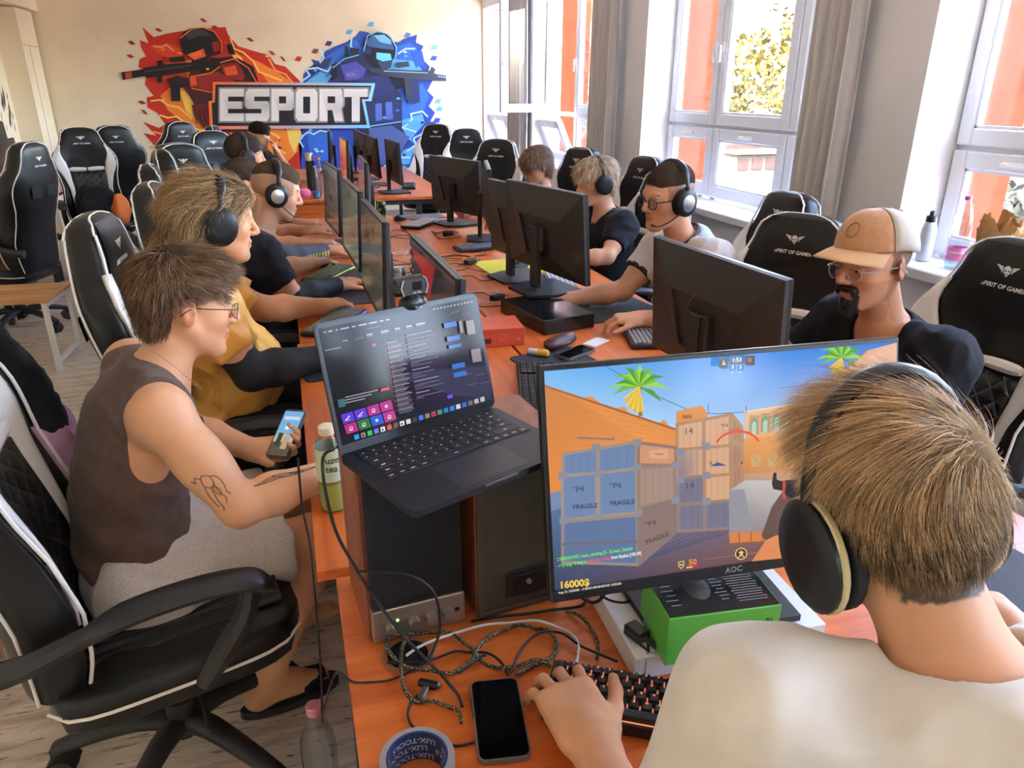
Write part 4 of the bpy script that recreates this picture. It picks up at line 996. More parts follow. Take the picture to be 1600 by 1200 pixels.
# --- player in the white shirt, nearest the camera
_u = nrm(A(0, 0, 1)+.12*A(-.95, .3, 0)); H1 = Head((.580, .530, 1.208), A(math.cos(1.48)*.966, math.sin(1.48)*.966, -.26), _u, .95)
b1 = build_body('person nearest the camera in a white shirt seen from behind', dict(pelvis=(.60, .16, .56), belly=(.605, .22, .72), chest=(.61, .31, .90), neck=(.610, .425, 1.075),
    sL=(.420, .490, 1.000), sR=(.805, .40, 1.010), eL=(.300, .44, .81), eR=(.97, .46, .79), wL=(.325, .688, .790), wR=(1.10, .72, .775), hL=(.50, .18, .54), hR=(.70, .17, .54),
    kL=(.48, .58, .52), kR=(.75, .58, .52), aL=(.47, .62, .1), aR=(.75, .64, .1), tL=(.46, .76, .045), tR=(.76, .78, .045)), H1, A(0.612, 0.320, 0.178), 1.05, 1.05, .0045,
    dict(L=dict(hd=A(-.06, 1, -.03), pn=A(.05, 0, -1.), side_thumb=-1, curl=(.28, .58, .5), spread=.17, thumb=(.66, .15), sc=1.12), R=dict(hd=A(.3, 1, -.1), pn=A(0, 0, -1.), side_thumb=1, curl=(.3, .4, .3))), low=False,
    tint=dict(buzz=(A(.085, .058, .040), lambda x, y, z: ((z > -.03-.04*(x < -.06)) & (x < .02+.5*z)).astype(float))), ears=True)
tee(b1, b1.P, M_WTEE, .75, .020, .006, .0050, 5, .074, freq=42); collar(b1, M_WTEE, .0055, .074, .080, -.020, .004)
cloth(b1.P, 'shorts', b1.legs(.02, .9, False)+[ell(b1.J['pelvis']-A(0, 0, .03), A(.14, .19, .12), b1.Rp, .05)], M_PANT, .012)
def flow1(p, N):
    d = p-A(-.080, -.035, .090); d = d+np.cross(N, d)*.9; top = np.clip((p[:, 2:]-.03)/.06, 0, 1); d = d*A(1, .8, 1)+top*A(.05, .035, .0)+(1-top)*A(0, 0, -.05); return d-N*(d*N).sum(1)[:, None]*.6
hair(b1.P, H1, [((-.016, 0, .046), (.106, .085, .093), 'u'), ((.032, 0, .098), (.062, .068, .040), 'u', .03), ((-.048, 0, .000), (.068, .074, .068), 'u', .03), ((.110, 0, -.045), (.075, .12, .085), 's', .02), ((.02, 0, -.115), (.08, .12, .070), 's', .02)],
     34000, flow1, lambda p: np.clip(.022+.42*(p[:, 2]-.02)*(p[:, 2] > .02)-.35*np.maximum(p[:, 0]-.02, 0), .010, .058), .00040, lambda p: A(.235, .150, .076)*(.50+.85*np.clip((p[:, 2:]+.02)/.11, 0, 1)), 21, .006, .62, lift=.34, jitter=.62, vary=.42, grav=.02, tipc=1.5, curl=.10)  # darker fade below; light on the crown painted into the strand colour
headset(H1, 'large black headset with cream-edged ear pads on the nearest player', ring=mat('cream_pad_edge', (.55, .48, .25), .7), mic=False, w=.090, rx=.050, ry=.060, cupx=.004, cupz=-.030, padw=.018, band_t=.016, big=1.08, top=.158)
# --- man in the brown tank top
H2 = Head((-.250, 1.825, 1.148), (.925, .321, -.204), (.179, .107, .978), 1.0)
b2 = build_body('person in a brown tank top and grey shorts holding a phone', dict(pelvis=(-.43, 1.71, .56), belly=(-.440, 1.73, .71), chest=(-.390, 1.755, .865), neck=(-.325, 1.785, 1.015),
    sL=(-.42, 1.95, .970), sR=(-.305, 1.59, .970), eL=(-.33, 2.06, .73), eR=(-.165, 1.485, .785), wL=(-.155, 1.965, .685), wR=(.055, 1.60, .785), hL=(-.45, 1.80, .54), hR=(-.41, 1.62, .54),
    kL=(-.06, 1.96, .54), kR=(-.015, 1.735, .525), aL=(-.16, 2.0, .10), aR=(-.185, 1.715, .105), tL=(-.02, 2.05, .04), tR=(-.07, 1.745, .05)), H2, A(0.714, 0.383, 0.204), .98, 1.02, .0045,
    dict(R=dict(hd=A(1, .25, -.05), pn=A(0, 0, -1.), side_thumb=1, curl=(.3, .4, .3)), L=dict(hd=A(.75, -.25, .12), pn=A(.1, -.5, .8), side_thumb=1, curl=(.55, .75, .5), thumb=(.9, .6))),
    tint=dict(lips=.9, flush=.25, buzz=(A(.15, .085, .055), lambda x, y, z: .62*((z > .008+.25*np.abs(x+.02)*(x > .0)) & (x < .045)) *np.clip((z+.05)/.05, 0, 1)+.5*((x < -.05) & (z > -.07)))))
P = b2.torso(.010); J = b2.J
tk = P[:3]+[P[i] for i in (3, 5, 6, 8)]
lat, fw, up = b2.lat, b2.fw, b2.up
cutters = [cone(J['s'+a]+lat*sg*.055-up*.10, J['s'+a]+lat*sg*.020+up*.12, .105, .060, .012, 's') for a, sg in (('L', 1), ('R', -1))]
cutters += [cone(J['neck']+fw*.06-up*.03, b2.h.w((-.0, 0, -.05)), .088, .085, .012, 's')]
cloth(b2.P, 'tank_top', tk+cutters, M_TANK, .006, .0028, 60, 8, fold=lambda X, Y, Z: .006*np.sin(Z*60+X*18+3*np.sin(Y*9))*np.clip((.80-Z)/.15, 0, 1))
cloth(b2.P, 'shorts', [cone(J['h'+a], J['h'+a]+(J['k'+a]-J['h'+a])*.80, .112, .096, .04, cut=True) for a in 'LR']+[ell(J['pelvis']-A(-.01, 0, .02), A(.145, .185, .125), b2.Rp, .05)], M_GSHORT, .007, .006, 55, 4)
def flow2(p, N):
    d = p-A(-.07, 0, .10); d = d*A(1.2, .8, 1)+A(.035, -.012, -.015)*(p[:, :1] > -.03)+A(-.01, 0, -.07)*(p[:, :1] <= -.03); return d-N*(d*N).sum(1)[:, None]*.7
hair(b2.P, H2, [((-.018, 0, .052), (.108, .086, .088), 'u'), ((.040, 0, .098), (.055, .060, .030), 'u', .03), ((-.070, 0, -.010), (.048, .066, .080), 'u', .03), ((.105, 0, -.02), (.062, .12, .085), 's', .015), ((.02, .09, -.035), (.078, .055, .070), 's', .015), ((.02, -.09, -.035), (.078, .055, .070), 's', .015), ((.03, 0, -.12), (.09, .12, .09), 's', .015)],
     20000, flow2, lambda p: np.clip(.036+.1*p[:, 2]-.12*np.maximum(p[:, 0]-.03, 0), .018, .050), .0006, A(.125, .072, .038), 22, .006, .4, lift=.24, jitter=.55, vary=.45, tipc=1.5)
H2.brows(b2.P, (.13, .075, .045), .8)
glasses(H2, 'thin dark-framed glasses on the person in the brown tank top', mat('thin_black_wire', (.02, .02, .02), .3, metal=.5), True, .0010)
# --- long-haired man in yellow
H3 = Head((-.218, 2.548, 1.230), (.964, .234, -.13), (.117, .07, .991), 1.05)
b3 = build_body('person in a yellow shirt with one black arm sleeve', dict(pelvis=(-.37, 2.50, .56), belly=(-.22, 2.52, .73), chest=(-.32, 2.52, .90), neck=(-.285, 2.53, 1.07),
    sL=(-.35, 2.74, 1.00), sR=(-.28, 2.325, 1.00), eL=(-.13, 2.92, .83), eR=(-.165, 2.30, .795), wL=(.095, 3.06, .785), wR=(.075, 2.42, .785), hL=(-.38, 2.62, .54), hR=(-.36, 2.40, .54),
    kL=(.06, 2.68, .53), kR=(.07, 2.40, .53), aL=(.06, 2.68, .1), aR=(.06, 2.40, .1), tL=(.2, 2.7, .045), tR=(.2, 2.42, .045)), H3, A(0.673, 0.342, 0.174), 1.22, 1.15, .006,
    dict(L=dict(hd=A(.9, .45, .02), pn=A(.1, 0, -1.), side_thumb=1, curl=(.5, .7, .5), spread=.14), R=dict(hd=A(1, .2, 0), pn=A(0, 0, -1.), side_thumb=-1)), jaw=1.15,
    tint=dict(flush=.2, beard=(A(.40, .25, .14), lambda x, y, z: .55*((z < -.05) & (x > .055) & (np.abs(y) < .035)))))
M_YEL = mat('yellow_striped_satin', (.78, .37, .045), .45, sheen=.2, noise=(14, (.84, .48, .10), .46, .54, (.3, 3.2, .05)), bump=(300, .05, .0005))
tee(b3, b3.P, M_YEL, .66, .016, .008, .006, 13, .085, freq=60)
cloth(b3.P, 'trousers', b3.legs(.015), M_PANT, .012, .004)
cloth(b3.P, 'arm_sleeve', b3.fore('R', .007, f1=.97, cut=True)+[cone(b3.J['eR'], b3.J['sR']*.55+b3.J['eR']*.45, .056, .062, .02, cut=True)], M_SLEEVE, .006, .001)
def flow3(p, N):
    d = np.zeros_like(p); d[:, 0] = -.55*(p[:, 2] > .03)-.12; d[:, 2] = -.75*(1.1-np.clip(p[:, 2]*6, 0, 1)); d[:, 1] = p[:, 1]*2.5*(p[:, 2] < .05); return d-N*(d*N).sum(1)[:, None]*.6
hair(b3.P, H3, [((-.020, 0, .052), (.115, .090, .090), 'u'), ((-.085, 0, -.02), (.075, .092, .115), 'u', .04), ((-.118, 0, -.088), (.066, .092, .068), 'u', .04), ((.035, 0, .085), (.058, .058, .040), 'u', .03), ((.112, 0, -.03), (.075, .13, .085), 's', .02), ((.045, 0, -.10), (.085, .13, .10), 's', .02)],
     18000, flow3, .085, .0008, A(.27, .165, .075), 23, .007, .4, lift=.30, jitter=.70, curl=.34, vary=.42, tipc=1.3)
H3.brows(b3.P, (.24, .13, .06), .8)
headset(H3, 'black over-ear headset on the person in yellow', mic=False, w=.092, rx=.050, ry=.058, band_t=.018, lean=.02)
# --- shaven-sided man in black
H4 = Head((-.042, 3.398, 1.212), (.954, .179, -.24), (.24, .022, .97), .98)
HB = A(.13, .085, .055)
b4 = build_body('person in a black shirt wearing a headset with silver discs', dict(pelvis=(-.27, 3.36, .55), belly=(-.27, 3.36, .71), chest=(-.20, 3.37, .88), neck=(-.13, 3.38, 1.045),
    sL=(-.19, 3.56, .985), sR=(-.135, 3.195, .985), eL=(-.06, 3.76, .80), eR=(-.02, 3.17, .80), wL=(.09, 3.92, .785), wR=(.19, 3.40, .79), hL=(-.28, 3.45, .54), hR=(-.26, 3.27, .54),
    kL=(.15, 3.5, .53), kR=(.15, 3.28, .53), aL=(.14, 3.5, .1), aR=(.14, 3.28, .1), tL=(.28, 3.5, .045), tR=(.28, 3.28, .045)), H4, A(0.673, 0.360, 0.215), 1.03, 1.08, .006,
    dict(L=dict(hd=A(.9, .4, 0), pn=A(.1, 0, -1.), side_thumb=1, curl=(.4, .5, .4)), R=dict(hd=A(.8, .5, 0), pn=A(0, 0, -1.), side_thumb=-1)),
    tint=dict(flush=.25, beard=(A(.22, .12, .075), lambda x, y, z: .8*((z < -.088) & (x > .03) & (np.abs(y) < .030))+.25*((z < -.045) & (x < .08))), buzz=(HB, lambda x, y, z: .55*(z > -.03+.9*np.maximum(x-.02, 0))*(x < .06)*np.clip((z+.06)/.05, 0, 1))))
tee(b4, b4.P, M_NAVY, .70, .013, .008, .004, 14, .080)
cloth(b4.P, 'trousers', b4.legs(.015), M_PANT, .012, .004); cloth(b4.P, 'arm_sleeve', b4.fore('R', .006, f1=.97, cut=True), M_SLEEVE, .007, .001)
def flow_s(p, N):
    d = np.zeros_like(p); d[:, 0] = .7; d[:, 2] = -.25; return d-N*(d*N).sum(1)[:, None]*.8
hair(b4.P, H4, [((-.005, 0, .060), (.104, .070, .072), 'u'), ((0, 0, -.03), (.2, .2, .075), 's', .015), ((.14, 0, .02), (.07, .1, .06), 's', .02)], 5000, flow_s, .016, .0008, A(.10, .062, .036), 24, .007, .8, lift=.25)
H4.brows(b4.P, (.14, .08, .05))
headset(H4, 'black headset with silver discs on the left row person in black', disc=M_SILV, mic=-1, w=.086, rx=.046, ry=.050)
# --- player with red-rimmed headset further down the row
H5 = Head((-.216, 5.019, 1.238), (.964, .257, -.06), (.057, .019, .998), 1.0)
b5 = build_body('person with a red-rimmed headset and bare arms on the desk', dict(pelvis=(-.36, 5.0, .55), belly=(-.36, 5.0, .71), chest=(-.33, 5.0, .88), neck=(-.28, 5.01, 1.06), sL=(-.33, 5.19, 1.0), sR=(-.27, 4.83, 1.0),
    eL=(-.12, 5.28, .80), eR=(-.08, 4.80, .80), wL=(.08, 5.2, .785), wR=(.14, 4.92, .785), hL=(-.36, 5.1, .54), hR=(-.35, 4.9, .54), kL=(.08, 5.1, .53), kR=(.08, 4.9, .53), aL=(.08, 5.1, .1), aR=(.08, 4.9, .1), tL=(.2, 5.1, .045), tR=(.2, 4.9, .045)), H5, A(0.632, 0.324, 0.185), 1., 1., .009,
    dict(R=dict(hd=A(1, .3, 0), pn=A(0, 0, -1.), side_thumb=-1), L=dict(hd=A(1, -.2, 0), pn=A(0, 0, -1.), side_thumb=1)), low=False)
tee(b5, b5.P, M_BTEE, .5, .013, .010, .004, 15, .085); cloth(b5.P, 'trousers', b5.legs(.015, .95, False), M_PANT, .014, .004)
hair(b5.P, H5, [((-.016, 0, .050), (.112, .086, .090), 'u'), ((.110, 0, -.04), (.075, .13, .085), 's', .02), ((.02, 0, -.10), (.12, .13, .09), 's', .02)], 5000, flow_s, .03, .0012, A(.055, .040, .032), 25, .008, .7, lift=.3)
headset(H5, 'black headset with red rims further down the left row', ring=mat('red_rim', (.55, .03, .04), .35), mic=False, w=.088)
# --- player hidden behind, in the yellow and grey jersey
H12 = Head((-.20, 4.22, 1.16), (.96, .2, -.2), sc=.97)
b12 = build_body('mostly hidden person in a yellow jersey with grey striped sleeves', dict(pelvis=(-.36, 4.2, .54), belly=(-.36, 4.2, .69), chest=(-.30, 4.2, .85), neck=(-.25, 4.2, 1.00), sL=(-.28, 4.38, .95), sR=(-.24, 4.03, .95),
    eL=(-.08, 4.45, .79), eR=(-.04, 4.05, .79), wL=(.14, 4.45, .785), wR=(.20, 4.22, .785), hL=(-.36, 4.3, .54), hR=(-.36, 4.1, .54), kL=(.06, 4.3, .53), kR=(.06, 4.1, .53), aL=(.08, 4.3, .1), aR=(.08, 4.1, .1), tL=(.2, 4.3, .045), tR=(.2, 4.1, .045)), H12, SKIN, 1., 1., .009,
    dict(R=dict(hd=A(1, .2, 0), pn=A(0, 0, -1.), side_thumb=-1), L=dict(hd=A(1, 0, 0), pn=A(0, 0, -1.), side_thumb=1)), low=False)
def stripe_mat():
    m = mat('grey_sleeve_yellow_stripes', (.085, .095, .125), .7); nt = m.node_tree; b = nt.nodes['Principled BSDF']; tc = nt.nodes.new('ShaderNodeTexCoord'); mp = nt.nodes.new('ShaderNodeSeparateXYZ'); nt.links.new(tc.outputs['Object'], mp.inputs[0])
    mu = nt.nodes.new('ShaderNodeMath'); mu.operation = 'MULTIPLY'; mu.inputs[1].default_value = 62; nt.links.new(mp.outputs[0], mu.inputs[0]); fr = nt.nodes.new('ShaderNodeMath'); fr.operation = 'FRACT'; nt.links.new(mu.outputs[0], fr.inputs[0])
    g = nt.nodes.new('ShaderNodeMath'); g.operation = 'GREATER_THAN'; g.inputs[1].default_value = .45; nt.links.new(fr.outputs[0], g.inputs[0])
    lt = nt.nodes.new('ShaderNodeMath'); lt.operation = 'LESS_THAN'; lt.inputs[1].default_value = .345; nt.links.new(mp.outputs[0], lt.inputs[0])
    l2 = nt.nodes.new('ShaderNodeMath'); l2.operation = 'LESS_THAN'; l2.inputs[1].default_value = .797; nt.links.new(mp.outputs[2], l2.inputs[0])
    a = nt.nodes.new('ShaderNodeMath'); a.operation = 'MULTIPLY'; nt.links.new(g.outputs[0], a.inputs[0]); nt.links.new(lt.outputs[0], a.inputs[1])
    a2 = nt.nodes.new('ShaderNodeMath'); a2.operation = 'MULTIPLY'; nt.links.new(a.outputs[0], a2.inputs[0]); nt.links.new(l2.outputs[0], a2.inputs[1])
    mx = nt.nodes.new('ShaderNodeMix'); mx.data_type = 'RGBA'; mx.inputs[6].default_value = (.085, .095, .125, 1); mx.inputs[7].default_value = (.75, .62, .05, 1); nt.links.new(a2.outputs[0], mx.inputs[0]); nt.links.new(mx.outputs[2], b.inputs['Base Color']); return m
tee(b12, b12.P, mat('bright_yellow_jersey', (.75, .60, .04), .7), .5, .013, .010, .003, 16); 
o = cloth(b12.P, 'jersey_sleeve', b12.fore('R', .012, f1=.92, cut=True)+[cone(b12.J['sR'], b12.J['eR'], .064, .056, .03)], stripe_mat(), .009, .002)
cloth(b12.P, 'trousers', b12.legs(.015, .95, False), M_PANT, .014, .004)
hair(b12.P, H12, [((-.016, 0, .050), (.110, .084, .086), 'u'), ((.110, 0, -.04), (.075, .13, .085), 's', .02), ((.02, 0, -.10), (.12, .13, .09), 's', .02)], 2000, flow_s, .03, .0016, A(.08, .055, .04), 28, .009, .7)
# --- far man resting his face on a hand
H6 = Head((-.195, 7.92, 1.195), (.74, -.62, -.22), sc=1.02)
b6 = build_body('far person in black resting the face on one hand', {k: (x, y+.92, z-.03) for k, (x, y, z) in dict(pelvis=(-.34, 7.06, .57), belly=(-.34, 7.06, .73), chest=(-.30, 7.05, .90), neck=(-.24, 7.03, 1.08), sL=(-.18, 7.20, 1.01), sR=(-.30, 6.86, 1.01),
    eL=(.08, 7.10, .82), eR=(-.02, 6.82, .82), wL=(-.045, 6.965, 1.075), wR=(.14, 6.95, .815), hL=(-.34, 7.15, .57), hR=(-.34, 6.95, .57), kL=(.08, 7.15, .56), kR=(.08, 6.95, .56), aL=(.08, 7.15, .13), aR=(.08, 6.95, .13), tL=(.2, 7.15, .075), tR=(.2, 6.95, .075)).items()}, H6, A(0.612, 0.315, 0.178), 1., 1.02, .009,
    dict(L=dict(hd=A(-.35, -.15, 1), pn=A(-.7, -.2, -.3), side_thumb=1, curl=(.3, .5, .5)), R=dict(hd=A(1, .1, 0), pn=A(0, 0, -1.), side_thumb=-1)), low=False,
    tint=dict(beard=(A(.10, .06, .045), lambda x, y, z: .6*((z < -.05) & (x > -.02)))))
tee(b6, b6.P, M_BTEE, .6, .013, .010, .004, 17, .085); cloth(b6.P, 'trousers', b6.legs(.015, .95, False), M_PANT, .014, .004)
hair(b6.P, H6, [((-.010, 0, .055), (.106, .080, .084), 'u'), ((.05, 0, .095), (.05, .05, .035), 'u', .03), ((.120, 0, -.05), (.075, .13, .085), 's', .02), ((.02, 0, -.10), (.12, .13, .10), 's', .02)], 3000, flow_s, .03, .0014, A(.025, .018, .015), 26, .009, .8)
H6.brows(b6.P, (.03, .02, .015))
# --- man in the cap
H8 = Head((1.523, 1.633, 1.180), (-.985, -.106, -.08), (-.08, .03, .99), 1.0)
BR8 = (A(.030, .022, .018), lambda x, y, z: .92*((z < -.084) & (x > .035) & (np.abs(y) < .034))+.95*((z > -.056) & (z < -.041) & (x > .075) & (np.abs(y) < .030))+.8*((z < -.05) & (np.abs(np.abs(y)-.027) < .007) & (x > .070))+.22*((z < -.03) & (x > -.02))+.25*((np.abs(y) > .05) & (x < .01) & (z < .03)))
b8 = build_body('person in a tan cap and black shirt looking down', dict(pelvis=(1.75, 1.66, .52), belly=(1.74, 1.65, .68), chest=(1.68, 1.645, .84), neck=(1.605, 1.64, 1.005), sL=(1.645, 1.455, .945), sR=(1.63, 1.83, .945),
    eL=(1.52, 1.36, .77), eR=(1.50, 1.93, .78), wL=(1.32, 1.46, .785), wR=(1.29, 1.85, .785), hL=(1.75, 1.56, .50), hR=(1.75, 1.76, .50), kL=(1.32, 1.54, .52), kR=(1.32, 1.78, .52), aL=(1.34, 1.54, .1), aR=(1.34, 1.78, .1), tL=(1.2, 1.54, .045), tR=(1.2, 1.78, .045)), H8, A(0.612, 0.324, 0.185), 1.0, 1.02, .005,
    dict(L=dict(hd=A(-1, .2, 0), pn=A(0, 0, -1.), side_thumb=1), R=dict(hd=A(-1, 0, 0), pn=A(0, 0, -1.), side_thumb=-1)), tint=dict(beard=BR8, buzz=(A(.16, .10, .075), lambda x, y, z: .75*((z > -.015) & (x < .012) & (np.abs(y) < .079))*np.clip((z+.06)/.05, 0, 1)+.5*((x < -.06) & (z > -.06)))))
tee(b8, b8.P, M_BTEE, .66, .014, .007, .004, 18, .080); cloth(b8.P, 'trousers', b8.legs(.015), M_PANT, .012, .004)
gb = [ell(H8.w(c), A(*r), H8.R, .008) for c, r in (((.080, 0, -.104), (.018, .025, .019)), ((.098, 0, -.083), (.006, .008, .008)), ((.0975, .012, -.047), (.008, .014, .0065)), ((.0975, -.012, -.047), (.008, .014, .0065)), ((.088, .028, -.058), (.010, .006, .012)), ((.088, -.028, -.058), (.010, .006, .012)))]
V, F = field_mesh(gb, .003); sv, sf, st = strands(V, F, 2500, lambda p, N: np.tile(H8.R[0]*.3-H8.R[2], (len(p), 1)), .014, .00055, A(.022, .017, .015), 33, 4, .35, .5)
put(b8.P, 'goatee', np.concatenate([V, sv]), np.concatenate([F, sf+len(V)]), M_HAIR, np.concatenate([np.tile(A(.018, .014, .012), (len(V), 1)), st]))
H8.brows(b8.P, (.05, .035, .03))
glasses(H8, 'clear-framed glasses under the tan cap', mat('clear_grey_frame', (.45, .42, .40), .2), True, .0014, .004)
def cap():
    t = thing('cap', 'tan and off-white trucker cap on the person by the window', 'cap', tuple(H8.c), 0); M = Matrix.Translation(-Vector(H8.c)) @ H8.mat4()
    tan = mat('tan_cotton_twill', (.52, .27, .13), .85, sheen=.2, noise=(60, (.46, .235, .11), .4, .6), bump=(700, .15, .0005)); wht = mat('off_white_mesh', (.52, .46, .37), .9, bump=(900, .5, .0012)); bt = mat('tan_brim_cotton', (.62, .38, .19), .85, bump=(700, .12, .0005))
    def dome(a0, a1, n=16):
        rows = []
        for e in np.linspace(0, 1, 10):
            th = e*PI/2*.985; r = math.cos(th)**.72; zz = .050+.098*math.sin(th)
            rows.append([(-.010+.116*r*math.cos(a)+.012*(1-e)*0, .094*r*math.sin(a), zz-.034*max(0, -math.cos(a))*(1-e)) for a in np.linspace(a0, a1, n)])
        m = MB(); m.M = M; m.grid(rows); return m
    for nm, a0, a1, mt in (('front_panel', -1.25, 1.25, tan), ('mesh_panel', 1.25, 2*PI-1.25, wht)):
        o = obj(nm, dome(a0, a1, 18), mt, t, True); sd = o.modifiers.new('s', 'SOLIDIFY'); sd.thickness = .003; sd.offset = 1
    rows = []
    for e in np.linspace(0, 1, 7):
        rr = []
        for y in np.linspace(-1, 1, 15):
            a = y*1.15; x0 = -.010+.117*math.cos(a); y0 = .095*math.sin(a); L = .078*(1-.70*abs(y)**2.5)
            rr.append((x0+L*e, y0*(1+.10*e*(1-abs(y))), .055-.010*e*e-.034*(abs(y)**2)*(.35+.65*e)))
        rows.append(rr)
    m = MB(); m.M = M; m.grid(rows); o = obj('brim', m, bt, t, True); sd = o.modifiers.new('s', 'SOLIDIFY'); sd.thickness = .004
    m = MB(); m.M = M; m.lathe([(.007, .146), (.006, .150), (.002, .152)], 10, (-.010, 0, 0)); obj('button', m, tan, t, True)
    m = MB(); m.M = M; pts = []
    for a in np.linspace(0, 2*PI, 20)[:-1]:
        an = .12+.20*math.cos(a); th = .62+.22*math.sin(a); r = math.cos(th)**.72; pts.append((-.010+.1205*r*math.cos(an), .0985*r*math.sin(an), .050+.1015*math.sin(th)))
    m.tube(pts, .0012, 5, closed=True); obj('round_patch', m, mat('brown_thread', (.22, .10, .06), .8), t, True)
    m = MB(); m.M = M; a = np.linspace(-1.25, 1.25, 20); m.tube([(-.010+.1185*math.cos(q), .0965*math.sin(q), .053-.002*abs(q)) for q in a], .0018, 5); obj('seam', m, MATS['brown_thread'], t, True)
    m = MB(); m.M = M
    for sg in (1, -1): m.tube([(-.010+.119*(math.cos(e*PI/2*.985)**.72)*math.cos(1.25), sg*.097*(math.cos(e*PI/2*.985)**.72)*math.sin(1.25), .051+.0995*math.sin(e*PI/2*.985)) for e in np.linspace(0, 1, 12)], .0016, 5)
    obj('panel_seam', m, MATS['brown_thread'], t, True)
    m = MB(); m.M = M
    for k in range(9):
        e = k/8*.8; th = e*PI/2; r = math.cos(th)**.72; m.ell((-.010-.117*r*.995, .012*math.sin(k*2.1), .020+.128*math.sin(th)), (.004, .006, .006), 7, 5)
    obj('frayed_edge', m, wht, t, True)
    m = MB(); m.M = M; m.box((-.124, -.030, .024), (.006, .014, .016), .002); obj('strap', m, M_BLACK, t)
cap()
# --- player with glasses in the white jersey
H9 = Head((1.452, 2.692, 1.228), (-.974, -.195, -.117), (-.094, -.08, .99), 1.03)
b9 = build_body('person in a white jersey with dark glasses and headset', dict(pelvis=(1.67, 2.74, .54), belly=(1.66, 2.73, .70), chest=(1.62, 2.725, .88), neck=(1.545, 2.715, 1.055), sL=(1.585, 2.53, .99), sR=(1.57, 2.91, .99),
    eL=(1.44, 2.40, .81), eR=(1.36, 2.86, .81), wL=(1.27, 2.50, .795), wR=(1.12, 2.88, .785), hL=(1.67, 2.64, .52), hR=(1.67, 2.84, .52), kL=(1.28, 2.62, .52), kR=(1.28, 2.86, .52), aL=(1.3, 2.62, .1), aR=(1.3, 2.86, .1), tL=(1.16, 2.62, .045), tR=(1.16, 2.86, .045)), H9, A(0.612, 0.320, 0.181), 1.0, 1.02, .006,
    dict(L=dict(hd=A(-.9, .25, -.02), pn=A(0, 0, -1.), side_thumb=1, curl=(.5, .7, .5), spread=.15), R=dict(hd=A(-1, .1, 0), pn=A(0, 0, -1.), side_thumb=-1, curl=(.3, .4, .3))), tint=dict(flush=.12, lips=.55, buzz=(A(.10, .068, .05), lambda x, y, z: .62*((z > -.045+.9*np.maximum(x, 0)) & (x < .05)))))
M_JER = mat('white_jersey_mesh', (.60, .57, .54), .75, sheen=.2, bump=(500, .1, .0005))
tee(b9, b9.P, M_JER, .62, .015, .008, .004, 19, .080)
J = b9.J
for nm, P_, m_ in (('cuff', [cone(J['s'+a]+(J['e'+a]-J['s'+a])*.575, J['s'+a]+(J['e'+a]-J['s'+a])*.64, .0745, .0735, .004, cut=True, cuta=True) for a in 'LR'], M_BLACKM),):
    for q in P_: cloth(b9.P, nm, [q], m_, .006, 0)
cloth(b9.P, 'shoulder_panel', [cone(J['neck']-b9.up*.03-b9.fw*.055, J['s'+a]+(J['e'+a]-J['s'+a])*.1-b9.fw*.02, .052, .062, .03, infl=.016) for a in 'LR']+[cone(J['neck']-b9.up*.02+b9.fw*.012, b9.h.w((-.02, 0, -.02)), .088, .080, .012, 's')], mat('pale_blue_jersey_panel', (.42, .50, .66), .75), .008, .002)
cr = MB(); c0 = J['neck']+b9.up*.012+b9.fw*.010
cr.tube([tuple(c0+b9.fw*.078*math.cos(a)-b9.up*.030*math.cos(a)+b9.lat*.080*math.sin(a)) for a in np.linspace(0, 2*PI, 25)[:-1]], .006, 6, closed=True); inv_parent(obj('collar', cr, M_BLACKM, None, True), b9.P)
cloth(b9.P, 'trousers', b9.legs(.015), M_PANT, .012, .004)
hair(b9.P, H9, [((-.012, 0, .055), (.104, .074, .078), 'u'), ((0, 0, -.045), (.2, .2, .075), 's', .015), ((.135, 0, .01), (.072, .11, .065), 's', .02)], 9000, flow_s, .013, .0007, A(.055, .036, .026), 29, .006, .8, lift=.2)
H9.brows(b9.P, (.05, .03, .022), 1.1)
glasses(H9, 'dark-rimmed glasses on the player in the white jersey', mat('dark_acetate', (.05, .045, .06), .25), False, .0024)
headset(H9, 'black headset with silver discs on the white jersey player', disc=M_SILV, mic=1, w=.086, rx=.048, ry=.053, lean=-.005)
# --- blond headset wearer
H10 = Head((1.663, 3.926, 1.150), (-.975, .02, -.20), (-.124, -.028, .992), 1.0)
b10 = build_body('person in a black shirt and plain headset behind two monitors', dict(pelvis=(1.78, 3.94, .52), belly=(1.77, 3.94, .68), chest=(1.76, 3.93, .82), neck=(1.725, 3.93, .985), sL=(1.76, 3.745, .925), sR=(1.75, 4.115, .925),
    eL=(1.62, 3.62, .79), eR=(1.60, 4.2, .79), wL=(1.42, 3.66, .785), wR=(1.36, 4.1, .785), hL=(1.78, 3.84, .5), hR=(1.78, 4.04, .5), kL=(1.36, 3.84, .52), kR=(1.36, 4.04, .52), aL=(1.36, 3.84, .1), aR=(1.36, 4.04, .1), tL=(1.2, 3.84, .045), tR=(1.2, 4.04, .045)), H10, A(0.673, 0.378, 0.229), .95, .95, .007,
    dict(L=dict(hd=A(-1, .2, 0), pn=A(0, 0, -1.), side_thumb=1), R=dict(hd=A(-1, 0, 0), pn=A(0, 0, -1.), side_thumb=-1)), low=False)
tee(b10, b10.P, M_NAVY, .66, .014, .008, .004, 20, .082); cloth(b10.P, 'trousers', b10.legs(.015, .95, False), M_PANT, .014, .004)
def flow10(p, N):
    d = p-A(-.02, 0, .13); d[:, 2] -= .05; return d-N*(d*N).sum(1)[:, None]*.7
